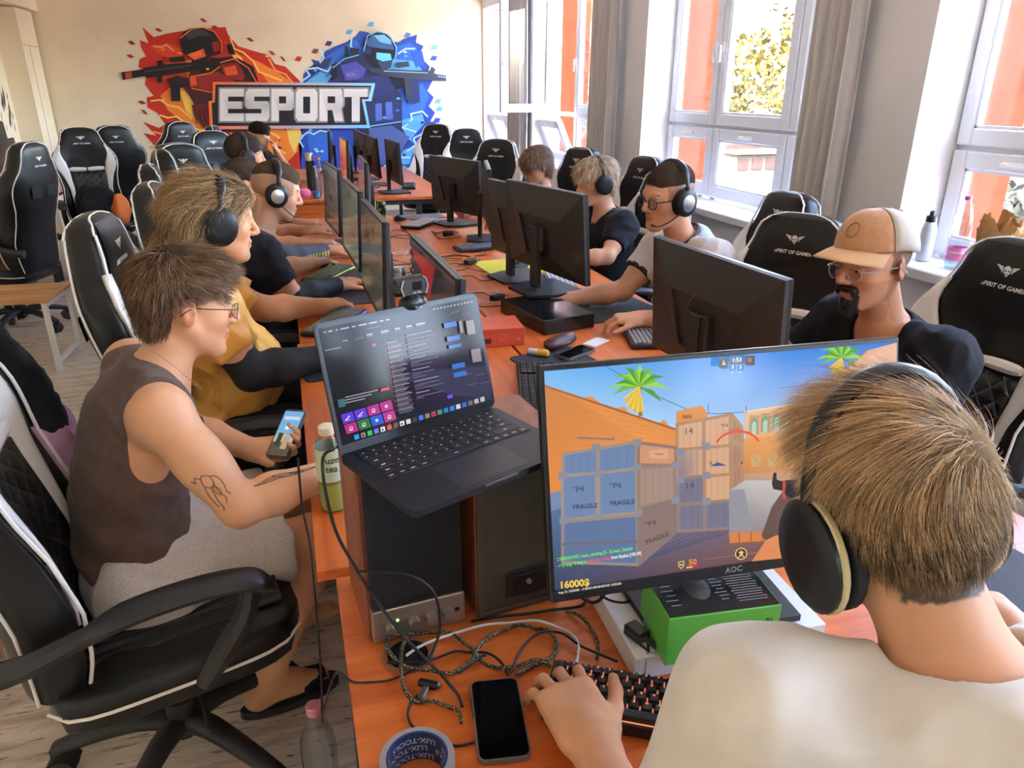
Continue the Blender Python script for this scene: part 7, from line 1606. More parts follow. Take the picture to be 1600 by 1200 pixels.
# boxes on the long table
rb = thing('box', 'red-orange graphics card box behind the laptop', 'box', (.695, 2.565, DZ), math.radians(-4)); M_RED = mat('red_orange_card', (.60, .085, .035), .45)
obj('carton', MB().box((0, 0, .034), (.205, .165, .068), .002), M_RED, rb); obj('window_print', MB().box((-.045, -.083, .024), (.042, .0008, .020)), mat('dark_red_print', (.09, .02, .02), .4), rb)
q = MB(); q.tube([(.018+.012*math.cos(a), -.083, .036+.012*math.sin(a)) for a in np.linspace(.5, 5.6, 16)], .0008, 4); q.tube([(.026, -.083, .044), (.036, -.083, .050)], .0008, 4); obj('emblem', q, mat('pale_red_ink', (.72, .22, .14), .5), rb); q = MB(); add_text(q, 'MSI', .009, frame((.080, -.0834, .026), (1, 0, 0), (0, 0, 1)), depth=.0003); obj('lettering', q, mat('pale_ink', (.75, .55, .48), .5), rb)
q = MB(); add_text(q, 'GRAPHICS CARD', .008, frame((-.02, -.03, .0684), (1, 0, 0), (0, 1, 0)), depth=.0003); obj('lettering', q, MATS['pale_ink'], rb)
bb = thing('box', 'glossy black box under the monitor with the stand on top', 'box', (.985, 2.70, DZ), math.radians(12)); obj('carton', MB().box((.0, .06, .030), (.235, .36, .060), .003), mat('glossy_black_card', (.012, .012, .012), .15), bb); q = MB(); add_text(q, 'AORUS', .014, frame((.1178, -.03, .03), (0, 1, 0), (0, 0, 1)), depth=.0003); obj('lettering', q, mat('dull_red_ink', (.40, .03, .03), .4), bb)
vl = thing('vial', 'small white and orange cylindrical vape lying on the pad', 'vape', (.795, 2.335, DZ+.006), (0, 0, math.radians(-35))); obj('tube', MB().lathe([(.010, -.035), (.0125, -.032), (.0125, .003)], 16, (0, 0, .0125), 0), M_WBOX, vl, True); obj('tip', MB().lathe([(.0126, .002), (.0126, .034), (.010, .040), (.006, .042)], 16, (0, 0, .0125), 0), mat('amber_plastic', (.75, .38, .04), .35), vl, True)
mc = thing('glasses_case', 'maroon leather glasses case before the black box', 'case', (.905, 2.405, DZ+.005), (0, 0, math.radians(32))); rows = []
for v in np.linspace(-1, 1, 11): e = max(1-abs(v)**6, .05)**.4; rows.append([(v*.082, .030*e*math.cos(a), .022+.022*e*math.sin(a)) for a in np.linspace(0, 2*PI, 15)[:-1]])
obj('shell', MB().grid(rows, True, True), mat('maroon_leather', (.075, .018, .018), .45), mc, True); obj('hinge', MB().box((0, -.029, .022), (.05, .003, .004)), M_SILV, mc)
phone(.93, 2.315, DZ+.006, (0, 0, math.radians(-62)), 'grey phone on the black pad beside the glasses case', .15, .072)
tag(obj('paper_sheet', MB().box((0, 0, .0004), (.10, .06, .0008)), mat('white_paper', (.75, .75, .75), .8), None, loc=(1.06, 2.43, DZ+.001), rot=(0, 0, .6)), 'loose white sheet beside the black box', 'paper')
def cable(pts, r, label, m_, n=5, closed=False):
    o = obj('cable', MB().tube(catmull(pts, n), r, 6), m_, None, True); tag(o, label, 'cable', 'cables on the desks'); return o
M_CAB = mat('black_cable', (.010, .010, .010), .45); M_WCAB = mat('white_cable', (.66, .64, .60), .5)
def braid_mat():
    m = mat('black_gold_braid', (.012, .011, .010), .6, noise=(420, (.45, .36, .16), .54, .58)); return m
M_BR = braid_mat(); Z = DZ+.0045
BR = {'br1': [(0.082, 1.011), (0.091, 1.030), (0.117, 1.030), (0.163, 1.021), (0.195, 1.006), (0.211, 0.983), (0.219, 0.959), (0.227, 0.937), (0.238, 0.914), (0.262, 0.903), (0.29, 0.906), (0.317, 0.903), (0.336, 0.888)],
 'br2': [(0.082, 1.011), (0.085, 0.991), (0.099, 0.963), (0.119, 0.945), (0.146, 0.93), (0.173, 0.92), (0.197, 0.922), (0.214, 0.938), (0.229, 0.958), (0.253, 0.981), (0.285, 0.993), (0.314, 0.993), (0.34, 0.982), (0.357, 0.967), (0.362, 0.939), (0.353, 0.916), (0.33, 0.899), (0.305, 0.897), (0.273, 0.883)],
 'br3': [(0.122, 1.025), (0.107, 0.994), (0.099, 0.953), (0.096, 0.922), (0.098, 0.896), (0.11, 0.877), (0.133, 0.866), (0.156, 0.853), (0.168, 0.838), (0.168, 0.814)], 'br4': [(0.407, 1.012), (0.424, 0.985), (0.432, 0.95), (0.428, 0.914), (0.412, 0.88)]}
zz = lambda L, z=Z, w=.0: [(x, y, z+w*math.sin(i*1.3)**2) for i, (x, y) in enumerate(L)]
for k, lab in (('br1', 'black and gold braided cable curving to the compact keyboard'), ('br2', 'black and gold braided cable looping widely on the desk'), ('br3', 'black and gold braided cable running down to the phone'), ('br4', 'short black and gold braided cable by the white box')): cable(zz(BR[k], Z, .006), .0034, lab, M_BR, 8)
cable(zz([(0.111, 0.976), (0.136, 0.986), (0.173, 1.0), (0.209, 1.005), (0.253, 1.008), (0.299, 1.005), (0.343, 0.992), (0.374, 0.972), (0.39, 0.946), (0.394, 0.919), (0.385, 0.897), (.372, .872)], Z+.004, .005), .0024, 'white cable plugged into the compact keyboard', M_WCAB)
cable([(-.03, 1.262, .995), (-.032, 1.25, .90), (-.026, 1.245, .80), (-.03, 1.16, .62), (-.035, 1.05, .58), (-.030, .985, .66), (-.004, .975, .742)]+zz([(0.02, 0.947), (0.046, 0.932), (0.078, 0.932), (0.111, 0.94), (0.139, 0.951), (0.165, 0.962), (0.192, 0.961), (0.215, 0.957), (0.24, 0.945), (0.255, 0.926), (0.261, 0.905), (0.259, 0.884)], Z, .006), .0022, 'black cable hanging over the desk edge and back to the phone', M_CAB)
cable([(.030, 1.075, 1.094), (.012, 1.055, 1.092), (.010, 1.030, 1.05), (.020, 1.020, .977), (.046, 1.015, .905), (.070, 1.008, .85), (.105, .985, .79), (.139, .951, .757), (.156, .918, .752), (.167, .892, .748), (.175, .869, .747), (.176, .845, .747)], .0026, 'black cable dropping from the laptop to the desk', M_CAB)
cable([(.046, 1.018, .900), (.085, 1.015, .893), (.130, 1.010, .880), (.160, 1.004, .855), (.172, 1.000, .82), (.172, .994, .775), (.160, .979, .752), (.144, .959, .747), (.124, .957, .747), (.099, .963, .747), (.080, .974, .745)], .0024, 'black cable arching across the silver control strip', M_CAB)
cable(zz([(0.263, 0.886), (0.271, 0.893), (0.288, 0.921), (0.314, 0.948), (0.34, 0.961), (0.362, 0.96), (0.378, 0.944), (0.396, 0.914), (0.419, 0.882), (.44, .86)], Z+.006, .004), .0024, 'black charging cable looping from the phone to the keyboard', M_CAB)
cable(zz([(0.119, 0.891), (0.105, 0.881), (0.095, 0.859), (0.095, 0.839), (0.103, 0.82), (.112, .795)], Z), .0021, 'thin black lead from the adapter to the tape roll', M_CAB); cable(zz([(0.143, 0.783), (0.157, 0.778), (0.178, 0.778)], Z), .0021, 'short black lead between tape roll and phone', M_CAB)
cable(zz([(0.184, 0.91), (0.195, 0.915), (0.227, 0.934), (0.237, 0.936)], Z+.008), .0026, 'short black jack cable among the braided loops', M_CAB); cable(zz([(0.235, 1.032), (0.284, 1.026), (0.336, 1.022), (0.38, 1.018), (0.434, 1.012), (0.452, 1.03)], Z+.001, .004), .003, 'black power cable under the right speaker', M_CAB)
cable([(.40, 1.03, .80), (.44, 1.01, .765), (.455, .985, .775), (.475, .975, .81), (.52, .985, .84), (.56, 1.0, .85)], .0032, 'black monitor cable draped behind the white box', M_CAB); cable([(.455, .99, .79), (.47, .955, .795), (.50, .95, .792), (.53, .97, .80)], .0024, 'thin black cable on the corner of the white box', M_CAB)
ad = thing('usb_adapter', 'black T-shaped adapter plugged with a lead on the desk', 'adapter', (.136, .905, DZ+.001), (0, 0, math.radians(-32))); obj('bar', MB().box((0, 0, .006), (.036, .013, .011), .003), M_BLACK, ad); obj('plug', MB().box((-.002, -.019, .005), (.011, .026, .008), .002), mat('grey_plug', (.08, .08, .085), .4), ad)
hp = thing('cable_plug', 'black plug block on the white box beside the green box', 'plug', (.476, .870, DZ+.046), (0, 0, .3)); obj('block', MB().box((0, 0, .010), (.028, .040, .020), .004), M_BLACK, hp); obj('strain_relief', MB().tube([(0, -.018, .012), (0, -.030, .010), (.004, -.040, .006)], [.005, .004, .003], 8), M_BLACKM, hp, True)
hp = thing('cable_plug', 'black plug on the desk at the front of the white box', 'plug', (.600, .772, DZ+.001), (0, 0, .1)); obj('block', MB().box((0, 0, .008), (.040, .022, .016), .004), M_BLACK, hp); obj('strain_relief', MB().tube([(-.018, 0, .008), (-.035, .002, .006), (-.07, .01, .004)], [.005, .004, .003], 8), M_BLACKM, hp, True)
# cable tangles along the table middle: every cable an own winding line
rg = np.random.default_rng(9)
def tangle(cx, cy, rx, ry, n, where, cols):
    for k in range(n):
        a = rg.uniform(0, 6.28); pts = []; x, y = cx+rg.uniform(-rx, rx)*.7, cy+rg.uniform(-ry, ry)*.7; r = float(rg.uniform(.0018, .0026))
        for j in range(8):
            pts.append((float(np.clip(x, cx-rx, cx+rx)), float(np.clip(y, cy-ry, cy+ry)), DZ+.003+.012*float(rg.uniform(0, 1))*(j % 2)+k*.0006)); a += rg.uniform(-.9, 1.2); x += .085*math.cos(a); y += .085*math.sin(a)
        c = cols[k % len(cols)]; o = cable(pts, r, '%s cable tangled %s' % ('white' if c is M_WCAB else 'black', where), c, 4)
tangle(.90, 3.80, .16, .35, 8, 'beside the yellow mousepad', [M_CAB]); tangle(.78, 3.05, .12, .20, 6, 'before the red-orange box', [M_CAB, M_CAB, M_WCAB]); tangle(.52, 3.9, .12, .35, 8, 'behind the left row monitors', [M_WCAB, M_CAB]); tangle(.62, 4.7, .12, .25, 4, 'in the middle of the table', [M_CAB]); tangle(.75, 7.6, .12, .6, 8, 'between the far group monitors', [M_CAB, M_WCAB]); tangle(1.02, 4.75, .12, .14, 3, 'behind the edge-on monitor', [M_CAB])
for x, y, l in ((.86, 3.10, 'black power adapter brick before the monitor on a box'), (.92, 3.86, 'black power adapter brick among the tangled cables'), (.98, 4.72, 'black adapter block behind the edge-on monitor')):
    t = thing('power_adapter', l, 'adapter', (x, y, DZ+.001), (0, 0, .5)); obj('brick', MB().box((0, 0, .014), (.07, .035, .028), .004), M_BLACK, t); obj('lead', MB().tube([(.034, 0, .014), (.06, .004, .012), (.09, .02, .004)], .003, 6), M_CAB, t, True)
tag(obj('usb_charger', MB().box((0, 0, .012), (.034, .026, .022), .005), M_WBOX, None, loc=(.90, 3.0, DZ+.001), rot=(0, 0, .1)), 'small white charger cube on the table middle', 'charger')
def lump(x, y, r, label, m_, name, cat, seed, z=DZ+.001, amp=.25):
    P = [ell(A(x, y, z+r[2]*.9), A(*r), None, .02)]; V, F = field_mesh(P, max(r)/12, lambda D, X, Y, Z_: np.maximum(D+amp*min(r)*wav(X, Y, Z_, seed, 5/max(r), 5), z-Z_)); V2 = V-A(x, y, z); t = thing(name, label, cat, (x, y, z)); obj('cloth', np_mesh('cloth', V2, F, m_), None, t); return t
lump(1.27, 5.48, (.085, .05, .045), 'pink soft case beyond the far right monitor', mat('pink_plush', (.75, .16, .34), .8), 'pencil_case', 'case', 3); lump(.14, 6.76, (.06, .05, .05), 'pink soft item on the far desk beside the blue bottle', MATS['pink_plush'], 'soft_item', 'item', 4); lump(1.36, 4.66, (.06, .07, .05), 'crumpled snack bag behind the edge-on monitor', mat('foil_orange_white', (.62, .42, .36), .4, noise=(30, (.75, .74, .72), .45, .55)), 'snack_bag', 'bag', 6)
can(1.40, 4.86, 'red drinks cup beside the crumpled snack bag', mat('red_cup_print', (.50, .03, .03), .35)); can(1.44, 4.50, 'light blue drinks can right of the snack bag', mat('light_blue_can', (.10, .45, .70), .35)); lump(.13, 4.02, (.06, .05, .03), 'blue cloth by the striped sleeve', mat('blue_cloth', (.03, .13, .35), .7), 'cleaning_cloth', 'cloth', 8)
lump(.42, 3.62, (.05, .05, .025), 'yellow-green wrapper behind the side-on monitors', mat('lime_wrapper', (.45, .55, .04), .5), 'wrapper', 'wrapper', 9)
# jacket on the far chair, bench, slides, bits on the floor
lump(-1.58, 7.40, (.20, .26, .16), 'black jacket heaped on the far left chair seat', M_BTEE, 'jacket', 'jacket', 11, .50, .45); lump(-1.40, 7.30, (.06, .16, .14), 'orange garment hanging from the jacket heap', mat('orange_fabric', (.75, .20, .04), .75), 'orange_vest', 'garment', 12, .52, .6); lump(-1.05, 8.6, (.22, .18, .22), 'dark blue bag behind the far left chairs', mat('dark_blue_nylon', (.015, .035, .10), .7), 'bag', 'bag', 13, .001)
bn = thing('bench', 'low wooden slat bench with white steel frame', 'bench', (-1.62, 5.10, 0), math.radians(-4)); WB = wood('light_pine', (.42, .20, .07), (.54, .28, .11), (.62, .35, .15), .5, 0)
for k in range(3): obj('slat', MB().box((-.10, -.155+.155*k, .445), (.62, .148, .022), .003), WB, bn)
M_WST = mat('white_steel', (.72, .71, .69), .4)
for sx in (-.36, .18):
    obj('cross_rail', MB().box((sx, 0, .42), (.028, .44, .028)), M_WST, bn); obj('stretcher', MB().box((sx, 0, .06), (.024, .40, .024)), M_WST, bn)
    for sy in (-1, 1): obj('leg', MB().box((sx, sy*.205, .21), (.028, .028, .42)), M_WST, bn)
def slide(x, y, rz, label, m_, strapm):
    t = thing('slide_sandal', label, 'sandal', (x, y, 0), rz); pts = [(.14*math.cos(a)*1.0, (.046+.006*math.cos(a))*math.sin(a)) for a in np.linspace(0, 2*PI, 25)[:-1]]; obj('sole', MB().prism(pts, .002, .026), m_, t)
    rows = [[(.03+.07*u, .050*math.cos(a), .024+(.062-.018*u)*math.sin(a)) for a in np.linspace(0, PI, 13)] for u in np.linspace(0, 1, 6)]
    o = obj('strap', MB().grid(rows), strapm, t, True); sd = o.modifiers.new('s', 'SOLIDIFY'); sd.thickness = .006
slide(-.135, 1.735, math.radians(15), 'black slide sandal under the bare foot', M_BLACKM, M_BTEE); slide(-.985, 2.06, math.radians(-125), 'cream slide sandal behind the near chair', mat('cream_foam', (.62, .52, .38), .8), mat('cream_strap', (.62, .52, .38), .8))
tag(obj('foil_scrap', MB().prism([(-.03, -.01), (.0, -.018), (.03, .0), (.01, .015), (-.02, .012)], 0, .012), mat('shiny_blue_foil', (.12, .35, .45), .2, metal=.6), None, loc=(-.86, 1.62, .001)), 'shiny blue scrap on the floor at the left edge', 'scrap')
# ------------------------------------------------------------------ painted mural on the far wall
MURH = [0.00678948, -0.000732898, -2.81687, -0.00029538, -0.00697482, 2.53237, -0.000195302, -0.000242808]
def paint_mat():
    m = bpy.data.materials.new('mural_paint'); m.use_nodes = True; nt = m.node_tree; b = nt.nodes['Principled BSDF']; at = nt.nodes.new('ShaderNodeAttribute'); at.attribute_name = 'tint'
    b.inputs['Roughness'].default_value = .6; nt.links.new(at.outputs['Color'], b.inputs['Base Color']); return m
M_MURAL = paint_mat()
class Wall(Img):
    def poly(s, pts, col, clip=False, grow=True): Img.poly(s, pts, col, False, grow)
    """sketch coordinates -> wall plane; local X right, Z up, Y towards the room"""
    def mesh(s, name, m=None):
        s.v = [(p[1], -p[0], p[2]) for p in s.v]; return Img.mesh(s, name, m or M_MURAL)
def W_(): return Wall(1., 1., MURH, .00035)
mur = thing('wall_mural', 'painted mural of a red and a blue soldier behind the word ESPORT', 'mural', (0, Y1-.003, 0))
def layer(name, fn, n0):
    g = W_(); g.n = n0; fn(g); g.v = [(a, b+.5, c) for a, b, c in g.v]; o = obj(name, g.mesh(name), None, mur); return o
rgm = np.random.default_rng(4)
def jag(cx, cy, rx, ry, a0, a1, n, amp, seed, lean=0):
    r_ = np.random.default_rng(seed); o = []
    for k in range(n):
        a = a0+(a1-a0)*k/(n-1); q = 1+amp*(r_.uniform(.2, 1) if k % 2 else -r_.uniform(.1, .6)); o.append((cx+rx*math.cos(a)*q+lean*(k % 2), cy+ry*math.sin(a)*q))
    return o
RED, RED2, ORA, YEL, DRED, BLK = S(206, 46, 30), S(236, 74, 40), S(250, 140, 50), S(255, 214, 100), S(112, 22, 22), S(30, 22, 24)
BLU, BLU2, CYA, LCY, NAV, NAV2 = S(40, 78, 176), S(52, 112, 208), S(96, 178, 228), S(190, 232, 246), S(26, 32, 66), S(40, 52, 104)
def flames(g):
    g.poly([(222, 42), (240, 58), (262, 52), (300, 46), (352, 42), (357, 55), (372, 72), (398, 80), (420, 86), (430, 100), (446, 104), (458, 116), (470, 128), (474, 160), (470, 270), (440, 276), (380, 272), (330, 270), (262, 256), (240, 244), (256, 236), (240, 226), (224, 208), (244, 212), (223, 190), (248, 200), (258, 194), (245, 176), (230, 168), (229, 152), (240, 150), (226, 132), (230, 114), (216, 104), (218, 92), (228, 88), (220, 74), (218, 62), (232, 68), (225, 50)], RED, clip=False)
    for q, c in (([(250, 150), (275, 128), (300, 150), (318, 170), (335, 200), (310, 206), (285, 190), (262, 172)], ORA), ([(244, 110), (262, 96), (300, 92), (300, 128), (270, 126), (250, 124)], RED2), ([(232, 72), (262, 68), (282, 76), (286, 92), (256, 90)], RED2), ([(350, 62), (372, 84), (410, 98), (440, 124), (400, 128), (372, 110)], RED2), ([(390, 90), (430, 110), (456, 128), (420, 130)], ORA),
                 ([(255, 205), (300, 214), (320, 240), (290, 246), (262, 232)], RED2), ([(290, 96), (322, 84), (330, 110), (308, 128), (292, 122)], ORA), ([(360, 76), (378, 90), (384, 108), (368, 102)], YEL), ([(400, 204), (440, 200), (462, 210), (466, 236), (440, 262), (420, 250), (400, 236)], ORA), ([(280, 140), (300, 148), (310, 168), (326, 190), (308, 192), (290, 172)], YEL), ([(446, 192), (468, 198), (472, 212), (460, 240), (452, 222)], YEL)): g.poly(q, c, clip=False)
    for k, L in enumerate(([(240, 72), (252, 74), (260, 70), (272, 80), (284, 84)], [(236, 158), (250, 156), (262, 164), (280, 168), (300, 186)], [(240, 206), (256, 210), (266, 206), (280, 220), (300, 222)], [(360, 60), (366, 76), (380, 82), (396, 96), (404, 112), (440, 126)], [(420, 92), (430, 110), (446, 116), (458, 130)], [(250, 180), (262, 184), (276, 182), (300, 200), (318, 204)], [(360, 208), (380, 220), (372, 236), (396, 250)], [(420, 206), (436, 214), (430, 230), (446, 240)])): g.line(L, 2.6, YEL if k % 2 else S(250, 170, 90))
    r_ = np.random.default_rng(2)
    for k in range(34): x, y = r_.uniform(232, 460), r_.uniform(70, 262); g.poly([(x-4, y), (x, y-1.8), (x+5, y+.5), (x, y+2)], [ORA, YEL, DRED, RED2][k % 4], clip=False)
    for x, y, a in ((206, 67, .3), (204, 88, .2), (226, 175, .6), (222, 160, .2), (243, 264, -.3), (318, 32, .4), (248, 47, .3), (336, 43, .2), (425, 83, .5), (442, 92, .7), (391, 62, .4), (258, 270, .1)): g.poly([(x-7*math.cos(a), y-7*math.sin(a)), (x, y-3), (x+7*math.cos(a), y+7*math.sin(a)), (x, y+3)], S(160, 40, 30), clip=False)
def splash(g):
    g.poly([(474, 116), (490, 100), (486, 92), (500, 96), (508, 80), (524, 72), (540, 66), (556, 56), (562, 48), (574, 50), (600, 62), (622, 66), (632, 60), (652, 54), (650, 66), (662, 72), (656, 84), (664, 96), (672, 104), (666, 116), (676, 126), (668, 142), (678, 152), (670, 166), (680, 176), (672, 190), (682, 192), (666, 206), (660, 222), (648, 240), (640, 262), (560, 274), (470, 270), (466, 205), (472, 150)], BLU, clip=False)
    for q, c in (([(490, 104), (520, 82), (556, 62), (568, 76), (540, 96), (510, 120)], BLU2), ([(615, 74), (640, 66), (652, 76), (648, 100), (624, 96)], BLU2), ([(600, 90), (650, 96), (664, 116), (640, 130), (600, 124)], CYA), ([(626, 150), (660, 130), (670, 150), (660, 180), (634, 200), (622, 190)], BLU2), ([(622, 190), (660, 178), (664, 192), (640, 220), (620, 216)], CYA), ([(478, 200), (520, 206), (520, 250), (486, 252)], BLU2), ([(560, 210), (600, 205), (590, 240), (560, 250)], S(90, 120, 190)), ([(476, 130), (500, 112), (520, 118), (510, 130)], CYA), ([(640, 80), (660, 80), (664, 100), (650, 106)], S(42, 92, 196)), ([(620, 236), (648, 230), (640, 256), (604, 262)], CYA), ([(478, 108), (500, 96), (520, 88), (512, 104), (490, 118)], NAV2)): g.poly(q, c, clip=False)
    for L in ([(470, 128), (484, 118), (478, 108), (496, 106), (512, 112), (520, 100), (540, 104)], [(550, 58), (548, 72), (556, 82), (548, 92)], [(622, 84), (634, 76), (648, 76)], [(630, 200), (644, 186), (642, 178), (660, 174), (668, 182)], [(622, 190), (630, 200), (650, 206)], [(470, 214), (482, 206), (490, 210), (500, 204), (512, 206)], [(474, 230), (468, 220), (474, 212)], [(636, 236), (650, 226), (646, 216), (662, 208)], [(600, 260), (620, 246), (640, 246)], [(500, 76), (506, 90), (500, 98)]): g.line(L, 2.6, LCY)
    r_ = np.random.default_rng(6)
    for k in range(44): x, y = r_.uniform(484, 662), r_.uniform(70, 262); g.poly([(x-3.5, y), (x, y-2.2), (x+4, y), (x, y+2.2)], [CYA, LCY, NAV2, BLU2][k % 4], clip=False)
    for x, y, c in ((513, 68, NAV2), (545, 50, CYA), (579, 38, CYA), (636, 55, S(90, 130, 180)), (678, 74, CYA), (677, 91, BLU), (686, 170, CYA), (682, 188, BLU), (684, 158, S(120, 170, 190)), (492, 80, S(140, 60, 60)), (466, 92, RED)): g.poly([(x-6, y+3), (x-2, y-4), (x+6, y-3), (x+3, y+4)], c, clip=False)
def red_soldier(g):
    dk, md, rd, hi = S(36, 22, 26), S(74, 26, 28), S(150, 34, 30), S(232, 86, 48)
    g.poly([(298, 110), (330, 92), (362, 88), (386, 104), (404, 130), (410, 160), (396, 200), (380, 208), (330, 204), (312, 190), (302, 160), (290, 140)], md, clip=False)
    for q, c in (([(280, 62), (286, 50), (298, 44), (316, 43), (334, 50), (344, 64), (347, 80), (344, 84), (330, 88), (320, 98), (304, 104), (298, 92), (286, 82)], dk), ([(288, 54), (300, 46), (318, 47), (330, 56), (312, 56), (296, 62)], S(70, 74, 86)), ([(284, 66), (306, 60), (332, 62), (330, 70), (306, 72), (286, 80)], S(20, 18, 22)), ([(292, 86), (318, 76), (322, 88), (304, 94)], hi), ([(296, 84), (314, 79), (316, 86), (304, 90)], S(250, 120, 60)), ([(306, 94), (324, 88), (328, 104), (318, 116), (306, 108)], S(28, 22, 26)), ([(331, 66), (342, 64), (345, 80), (334, 82)], rd), ([(354, 70), (362, 68), (368, 86), (358, 84)], S(30, 28, 32)),
                 ([(345, 100), (370, 98), (384, 112), (380, 126), (352, 122)], rd), ([(350, 106), (368, 102), (372, 116), (354, 118)], hi), ([(296, 122), (340, 112), (366, 126), (372, 134), (330, 142), (300, 136)], rd), ([(260, 124), (276, 118), (296, 122), (300, 134), (280, 138), (266, 134)], S(60, 24, 28)), ([(296, 122), (306, 120), (308, 132), (298, 136)], hi), ([(300, 164), (330, 160), (332, 196), (318, 200), (304, 182)], S(110, 28, 28)),
                 ([(370, 90), (396, 104), (404, 128), (392, 128), (380, 112)], dk), ([(330, 90), (350, 92), (344, 104), (326, 112)], dk)): g.poly(q, c, clip=False)
    for i in range(4): g.line([(304+7*i, 172), (308+7*i, 192)], 1.6, dk)
    for L in ([(282, 60), (300, 45), (318, 43), (336, 50), (346, 66), (347, 82)], [(344, 98), (366, 92), (388, 106), (402, 130)], [(300, 138), (330, 144), (370, 136)], [(298, 120), (330, 114), (344, 104)]): g.line(L, 1.7, S(250, 120, 50))
    gun = S(32, 26, 30)
    for q in ([(190, 113), (226, 108), (228, 119), (192, 125)], [(224, 106), (262, 100), (306, 97), (308, 110), (262, 118), (228, 122)], [(266, 132), (282, 130), (282, 158), (268, 158)], [(246, 116), (254, 115), (254, 129), (246, 129)], [(264, 90), (288, 88), (290, 96), (266, 98)], [(245, 96), (254, 94), (256, 102), (246, 104)]): g.poly(q, gun, clip=False)
    g.poly([(196, 114), (206, 112), (207, 121), (197, 123)], S(205, 70, 40), clip=False); g.line([(228, 112), (300, 102)], 1.6, S(90, 80, 84))
def blue_soldier(g):
    dk, md, bl, hi = S(24, 28, 50), S(38, 48, 92), S(58, 80, 150), S(120, 190, 225)
    g.poly([(520, 108), (536, 92), (562, 86), (590, 98), (606, 124), (628, 150), (628, 200), (640, 220), (620, 250), (572, 262), (560, 230), (566, 190), (540, 140), (520, 126)], md, clip=False)
    for q, c in (([(568, 74), (572, 58), (586, 50), (602, 52), (614, 62), (619, 80), (614, 92), (610, 106), (596, 110), (580, 104), (570, 92)], dk), ([(572, 66), (582, 54), (600, 54), (612, 64), (616, 78), (596, 76), (574, 72)], S(56, 100, 150)), ([(584, 56), (600, 54), (610, 62), (612, 70), (594, 66)], hi), ([(588, 82), (610, 84), (612, 94), (598, 96), (588, 92)], S(110, 215, 245)), ([(590, 96), (612, 96), (608, 106), (596, 108)], S(50, 70, 110)), ([(568, 74), (580, 74), (580, 86), (570, 84)], S(44, 58, 100)), ([(532, 102), (556, 96), (572, 108), (566, 124), (540, 126)], S(70, 78, 170)), ([(538, 112), (560, 108), (562, 122), (542, 124)], S(90, 86, 170)), ([(560, 122), (600, 118), (622, 120), (630, 134), (600, 150), (566, 156)], S(46, 56, 110)), ([(606, 120), (626, 118), (640, 124), (638, 136), (618, 140)], dk), ([(642, 118), (654, 126), (656, 160), (640, 164), (632, 150)], S(44, 58, 104)),
                 ([(566, 166), (622, 158), (626, 188), (570, 194)], S(40, 52, 100)), ([(586, 162), (596, 161), (597, 188), (587, 189)], S(84, 110, 190)), ([(602, 160), (612, 159), (614, 186), (603, 187)], S(84, 110, 190)), ([(576, 200), (612, 196), (640, 214), (620, 250), (580, 262)], S(80, 100, 160)), ([(518, 100), (526, 98), (528, 120), (520, 124)], dk), ([(538, 72), (543, 72), (546, 90), (540, 92)], dk), ([(548, 74), (560, 76), (562, 88), (550, 88)], S(40, 50, 70))): g.poly(q, c, clip=False)
    for L in ([(568, 80), (574, 56), (590, 49), (608, 54), (619, 74), (618, 92)], [(520, 106), (538, 92), (560, 86)], [(572, 198), (626, 190)], [(640, 216), (656, 232), (648, 246)]): g.line(L, 1.6, S(130, 205, 235))
    gun = S(58, 66, 84)
    for q in ([(576, 106), (608, 108), (640, 110), (668, 110), (682, 116), (697, 118), (697, 127), (676, 126), (640, 124), (600, 118), (578, 112)], [(618, 98), (638, 96), (640, 104), (620, 106)], [(631, 122), (642, 124), (644, 150), (634, 152)], [(674, 104), (680, 108), (678, 114), (670, 112)]): g.poly(q, gun, clip=False)
    g.line([(600, 111), (668, 114)], 1.6, S(150, 180, 200)); g.line([(684, 119), (696, 121)], 2.5, S(130, 150, 170)); g.text(548, 117, 7, '8026', S(170, 140, 170), -.1, 'CENTER')
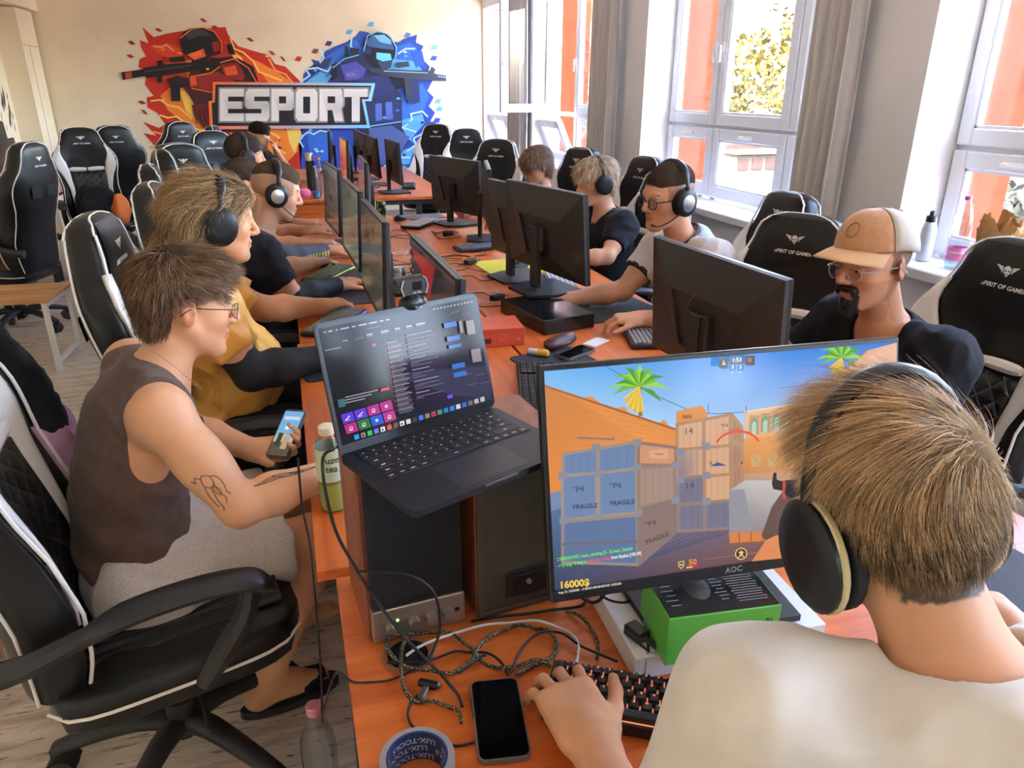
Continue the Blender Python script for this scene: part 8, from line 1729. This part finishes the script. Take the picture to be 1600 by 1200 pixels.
def banner(g):
    g.poly([(333, 128), (586, 130), (580, 158), (570, 158), (578, 200), (328, 202), (326, 158), (332, 157)], [S(240, 110, 50), S(150, 220, 245), S(150, 220, 245), S(150, 220, 245), S(130, 210, 245), S(245, 120, 50), S(245, 130, 60), S(240, 110, 50)], clip=False)
    g.poly([(337, 132), (580, 134), (575, 155), (565, 155), (573, 195), (333, 197), (331, 161), (336, 160)], S(34, 30, 34), clip=False)
    LT = {'E': ([(0, 0), (1, 0), (1, .24), (.34, .24), (.34, .39), (.9, .39), (.9, .62), (.34, .62), (.34, .76), (1, .76), (1, 1), (0, 1)], None),
          'S': ([(.12, 0), (1, 0), (1, .24), (.36, .24), (.36, .38), (.9, .38), (1, .48), (1, .88), (.88, 1), (0, 1), (0, .76), (.66, .76), (.66, .62), (.1, .62), (0, .52), (0, .12)], None),
          'P': ([(0, 0), (.86, 0), (1, .12), (1, .55), (.86, .67), (.34, .67), (.34, 1), (0, 1)], [(.34, .23), (.66, .23), (.66, .45), (.34, .45)]),
          'O': ([(.12, 0), (.88, 0), (1, .12), (1, .88), (.88, 1), (.12, 1), (0, .88), (0, .12)], [(.34, .24), (.66, .24), (.66, .76), (.34, .76)]),
          'R': ([(0, 0), (.88, 0), (1, .12), (1, .52), (.9, .62), (1, 1), (.64, 1), (.54, .66), (.34, .66), (.34, 1), (0, 1)], [(.34, .23), (.66, .23), (.66, .44), (.34, .44)]),
          'T': ([(0, 0), (1, 0), (1, .25), (.67, .25), (.67, 1), (.33, 1), (.33, .25), (0, .25)], None)}
    def shade(t): return tuple(q*(.55+.45*abs(2*t-1.0)**.7 if t > .45 else .72+.28*(1-2*t)) for q in S(236, 230, 222))
    for ch, x0, x1 in (('E', 344, 381), ('S', 384, 421), ('P', 424, 459), ('O', 462, 496), ('R', 499, 536), ('T', 537, 574)):
        P_, hole = LT[ch]
        for gr, mode in ((2.6, 0), (0., 1)):
            cx, cy = .5, .5; pts = []
            for u, v in P_:
                w, h = x1-x0, 50.; pts.append((x0+u*w+gr*(1 if u > .5 else -1)*(1 if abs(u-.5) > .3 else .0), 139+v*h+gr*(1 if v > .5 else -1)*(1 if abs(v-.5) > .3 else .0)))
            g.poly(pts, S(150, 144, 140) if mode == 0 else [shade(v) for u, v in P_])
        if hole: g.poly([(x0+u*(x1-x0), 139+v*50) for u, v in hole], S(34, 30, 34))
layer('red_flames', flames, 1); layer('blue_splash', splash, 1); layer('red_soldier', red_soldier, 60); layer('blue_soldier', blue_soldier, 60); layer('word_banner', banner, 110)
# dark mural on the left wall
lm = thing('wall_mural', 'dark grey splattered mural with red touches on the left wall', 'mural', (X0+.002, 0, 0)); g = Img(1., 1., None, .0004); r_ = np.random.default_rng(8)
DG = S(66, 60, 60)
def lw(pts, c): g.n += .15; o = len(g.v); g.v += [(g.n*.0004, y, z) for y, z in pts]; g.c += [c]*len(pts); a = sum(pts[i][0]*pts[(i+1) % len(pts)][1]-pts[(i+1) % len(pts)][0]*pts[i][1] for i in range(len(pts))); f = tuple(range(o, o+len(pts))); g.f.append(f if a > 0 else f[::-1])
lw([(6.0, .9), (9.35, .9), (9.30, 1.30), (9.0, 1.36), (8.9, 1.62), (8.6, 1.55), (8.2, 1.75), (7.4, 1.9), (6.0, 1.9)], DG)
for k in range(60):
    y, z = r_.uniform(8.4, 9.65), 1.15+r_.uniform(0, .85)*(9.9-8.4)/1.5*.75; s_ = r_.uniform(.02, .10); lw([(y-s_*.3, z-s_), (y+s_*.2, z-s_*.2), (y+s_*.35, z+s_*1.2), (y-s_*.15, z+s_*.3)], DG)
for y, z, s_ in ((8.75, 1.66, .16), (8.5, 1.3, .14), (8.2, 1.5, .2), (8.95, 1.2, .08)): lw([(y-s_*.6, z-s_), (y+s_*.4, z-s_*.7), (y+s_*.6, z), (y+s_*.1, z+s_*1.3), (y-s_*.3, z+s_*.4)], S(196, 52, 36)); lw([(y-s_*.2, z-s_*.6), (y+s_*.3, z-s_*.3), (y+s_*.1, z+s_*.6)], S(232, 96, 50))
o = obj('splatter', g.mesh('splatter', M_MURAL), None, lm)
